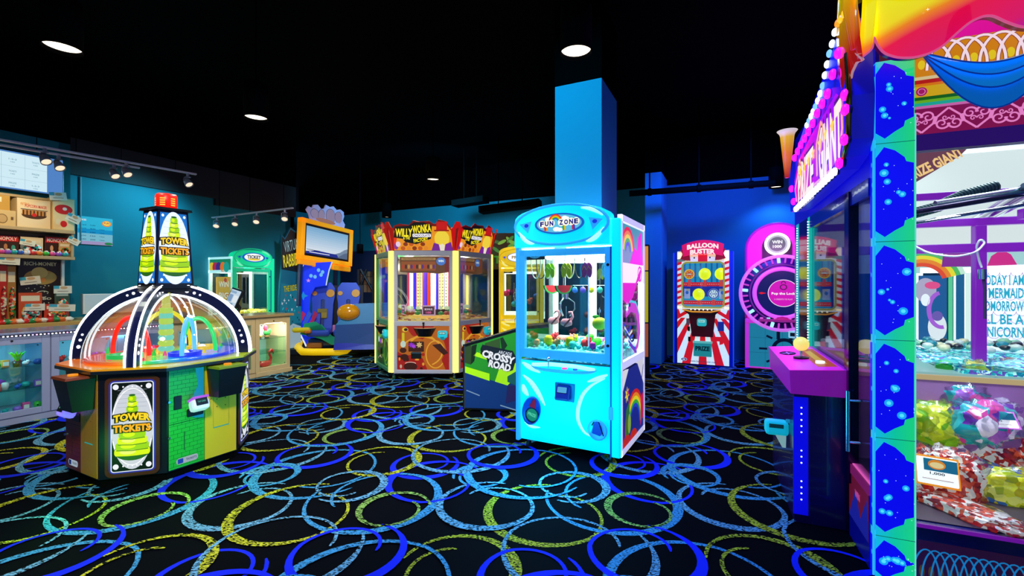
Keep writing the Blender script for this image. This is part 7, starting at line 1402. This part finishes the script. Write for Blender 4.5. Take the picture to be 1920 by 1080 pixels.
m = MB(); m.cyl((xl + .0, .60, .55), (xl + .02, .60, .55), .012, E('#1898d0', .6), n=12); m.build('lock', ck)

# ---- what lies inside the crane
def inside(name, m, p, rz=0, label=None, cat=None, group=None, kind=None):
    o_ = m.build(name); o_.matrix_world = KM_ @ Matrix.Translation(p) @ Matrix.Rotation(rz, 4, 'Z'); return tag(o_, label, cat, group, kind)
wr = dict(red=['#c82018', '#f4ece4', '#e85838', '#801010', '#f8f0e8', '#b83020'], yel=['#d8d828', '#a8b818', '#f0f070', '#c0b010', '#3868b0', '#e8e838', '#889010'], lime=['#c8d820', '#88c818', '#e8f040', '#a0b810'], pur=['#7838b8', '#b868d8', '#20a0b0', '#e048a0', '#40c0c8', '#f0e0ff'])
SW = {k: cell_mat('sweet_wrappers_' + k, v, dict(red=48, yel=30, lime=16, pur=13)[k], .35, .22, .8) for k, v in wr.items()}
FILM = glass('#f4f8ff', .16, 'clear_film')
def bag(c, r, mat, seed, card=None, cardpos=None, label='', title='1000', cat='prize bag'):
    m = MB(); m.ball((0, 0, 0), r, mat, 30, 20, amp=.30, seed=seed, freq=2.6, sq=.72); o_ = m.build('sweet_bag'); o_.matrix_world = KM_ @ Matrix.Translation(c) @ Matrix.Rotation(seed * .35 - .6, 4, 'Z'); tag(o_, label, cat, 'plastic bags of prizes in the carnival crane')
    m = MB(); m.ball((0, 0, .006), [x * 1.06 for x in r], FILM, 30, 20, amp=.42, seed=seed + 40, freq=4.0, sq=.72); m.build('clear_wrap', o_)
    if card:
        w_, h_, tilt, mt = card; m = MB(); q = Matrix.Rotation(-(seed * .35 - .6), 4, 'Z') @ Matrix.Translation(cardpos) @ Matrix.Rotation(tilt[2], 4, 'Z') @ Matrix.Rotation(tilt[0], 4, 'X') @ Matrix.Rotation(tilt[1], 4, 'Y')
        m.box((0, 0, 0), (w_, .004, h_), E(mt, .6, base=mt), .001, q); A = Art(m, q @ ffront(0, -.0022, 0)); A.rect(-w_ * .46, -h_ * .44, w_ * .46, h_ * .44, E('#f4f0f4', .75, base='#ffffff'), 1, .006); A.rect(-w_ * .3, 0, w_ * .46, h_ * .4, E('#1880b0', .6), 2); A.ell(0, h_ * .22, w_ * .2, h_ * .16, E('#f09028', .8), 3); A.ell(0, h_ * .2, w_ * .16, h_ * .1, E('#f8e0a0', .8), 4); A.text(title, .0, -h_ * .08, w_ * .34, h_ * .10, D('#201828'), 3, .02); A.rect(-w_ * .35, -h_ * .28, w_ * .35, -h_ * .26, E('#c88090', .6), 3); m.build('header_card', o_)
    return o_
bag(K(1772, 898, 2.42), (.135, .10, .145), SW['red'], 1, (.17, .15, (R(-25), 0, R(-12)), '#f09020'), (-.075, -.115, .07), 'red and white sweet bag with orange edged card, front left by the pillar', '1,000')
bag(K(1872, 925, 2.40), (.17, .12, .13), SW['yel'], 2, None, None, 'large bag of yellow wrapped sweets at the front right')
bag(K(1757, 795, 2.72), (.135, .10, .12), SW['lime'], 3, None, None, 'lime yellow bag behind the red and white bag by the pillar')
bag(K(1845, 790, 2.62), (.20, .11, .115), SW['pur'], 4, (.22, .10, (R(-35), 0, R(8)), '#c868d8'), (-.01, -.11, .04), 'purple and teal bag with wide white card in the middle of the window', '2,000')
bag(K(1835, 712, 2.86), (.15, .09, .10), SW['yel'], 5, (.16, .13, (R(-38), R(35), 0), '#e838b0'), (.11, -.09, -.02), 'yellow bag with pink edged card on top of the pile', '1,500')
bag(K(1922, 765, 2.78), (.11, .09, .16), SW['red'], 6, None, None, 'red sweet bag cut by the right picture edge, upper of its pair')
bag(K(1928, 850, 2.66), (.11, .08, .10), SW['red'], 7, None, None, 'red sweet bag cut by the right picture edge, behind the yellow sweets')
bag(K(1810, 957, 2.22), (.22, .09, .03), SW['red'], 8, None, None, 'flat red and white bag lying along the front sill')
bag(K(1858, 862, 2.72), (.13, .09, .10), SW['red'], 11, None, None, 'red and white bag behind the large yellow sweets')
bag(K(1740, 740, 2.9), (.11, .08, .08), SW['pur'], 12, None, None, 'teal and purple bag at the left by the slanting tray')
bag(K(1790, 742, 2.80), (.13, .09, .08), SW['pur'], 9, None, None, 'small teal and purple bag behind the wide white card')
bag(K(1905, 705, 2.95), (.12, .09, .09), SW['red'], 10, None, None, 'red sweet bag in the rear right corner of the well')
for i, (px, py, Y, c, nm) in enumerate(((1773, 690, 2.95, '#50d818', 'green'), (1810, 690, 2.98, '#28b8b0', 'teal'))):
    m = MB(); m.ball((0, 0, 0), (.05, .05, .045) if i == 0 else (.17, .08, .05), D(c, .3, coat=.8), 18, 12, amp=.35, seed=i); inside('wrapped_toy', m, K(px, py, Y) + Vector((0, 0, 0)), 0, '%s wrapped toy at the back of the display well' % nm, 'toy', 'wrapped toys in the carnival crane')
m = MB(); m.b2((-.16, -.012, -.01), (.16, .012, .01), BLACK); m.b2((-.14, -.01, -.05), (.10, .0, -.01), D('#8a2848')); o_ = inside('display_ledge', m, K(1735, 700, 2.9), 0, 'black edged tray slanting behind the pillar inside the crane', 'tray')
# bed of turquoise stones: loose glitter plus pebbles
TQ = cell_mat('turquoise_stones', ['#10a8b8', '#70f0e8', '#0878a0', '#c8fff8', '#6048b0', '#20c8c0'], 55, .35)
m = MB(); m.b2((.70, .94, .86), (MW - .04, MD - .07, .885), TQ)
vs, nx_, ny_ = [], 30, 18
for j in range(ny_ + 1):
    for i in range(nx_ + 1): x = .60 + (MW - .66) * i / nx_; y = .94 + (MD - 1.02) * j / ny_; vs.append((x, y, .90 + .05 * noise.noise(Vector((x * 4, y * 4, 0))) + .03 * random.random() * .5))
m.add(vs, [(j * (nx_ + 1) + i, j * (nx_ + 1) + i + 1, (j + 1) * (nx_ + 1) + i + 1, (j + 1) * (nx_ + 1) + i) for j in range(ny_) for i in range(nx_)], TQ, True)
inside('turquoise_gravel', m, (0, 0, 0), 0, 'turquoise glitter gravel covering the upper bed of the crane', 'gravel', None, 'stuff')
random.seed(31); PB = [('white', '#e8f0e0'), ('black', '#101418'), ('pale green', '#98d8a8'), ('teal', '#1898a8'), ('cream', '#e8e0b0')]
for k in range(54):
    x = random.uniform(.72, MW - .1); y = random.uniform(1.45, MD - .12); nm, c = PB[k % 5]; r_ = random.uniform(.022, .036); m = MB(); m.ball((0, 0, 0), (r_ * 1.2, r_, r_ * .8), D(c, .3, coat=.5), 12, 8, amp=.2, seed=k); inside('pebble_ball', m, (x, y, .945 + random.uniform(0, .03)), k, '%s glossy ball on the turquoise bed of the crane' % nm, 'ball', 'glossy balls on the turquoise bed')
lamp('crane_inner_light', 'AREA', KM_ @ Vector((.9, 1.0, 2.4)), 26, '#f0ffff', .9, target=KM_ @ Vector((.9, 1.0, 0)))
lamp('crane_front_light', 'AREA', KM_ @ Vector((.5, .30, 1.75)), 14, '#ffffff', .4, target=KM_ @ Vector((.5, .45, 0)))
lamp('crane_sign_light', 'POINT', KM_ @ Vector((-.5, 1.2, 2.3)), 10, '#6040ff', .2)
lamp('console_light', 'POINT', KM_ @ Vector((-.5, .2, 1.5)), 5, '#4030ff', .15)
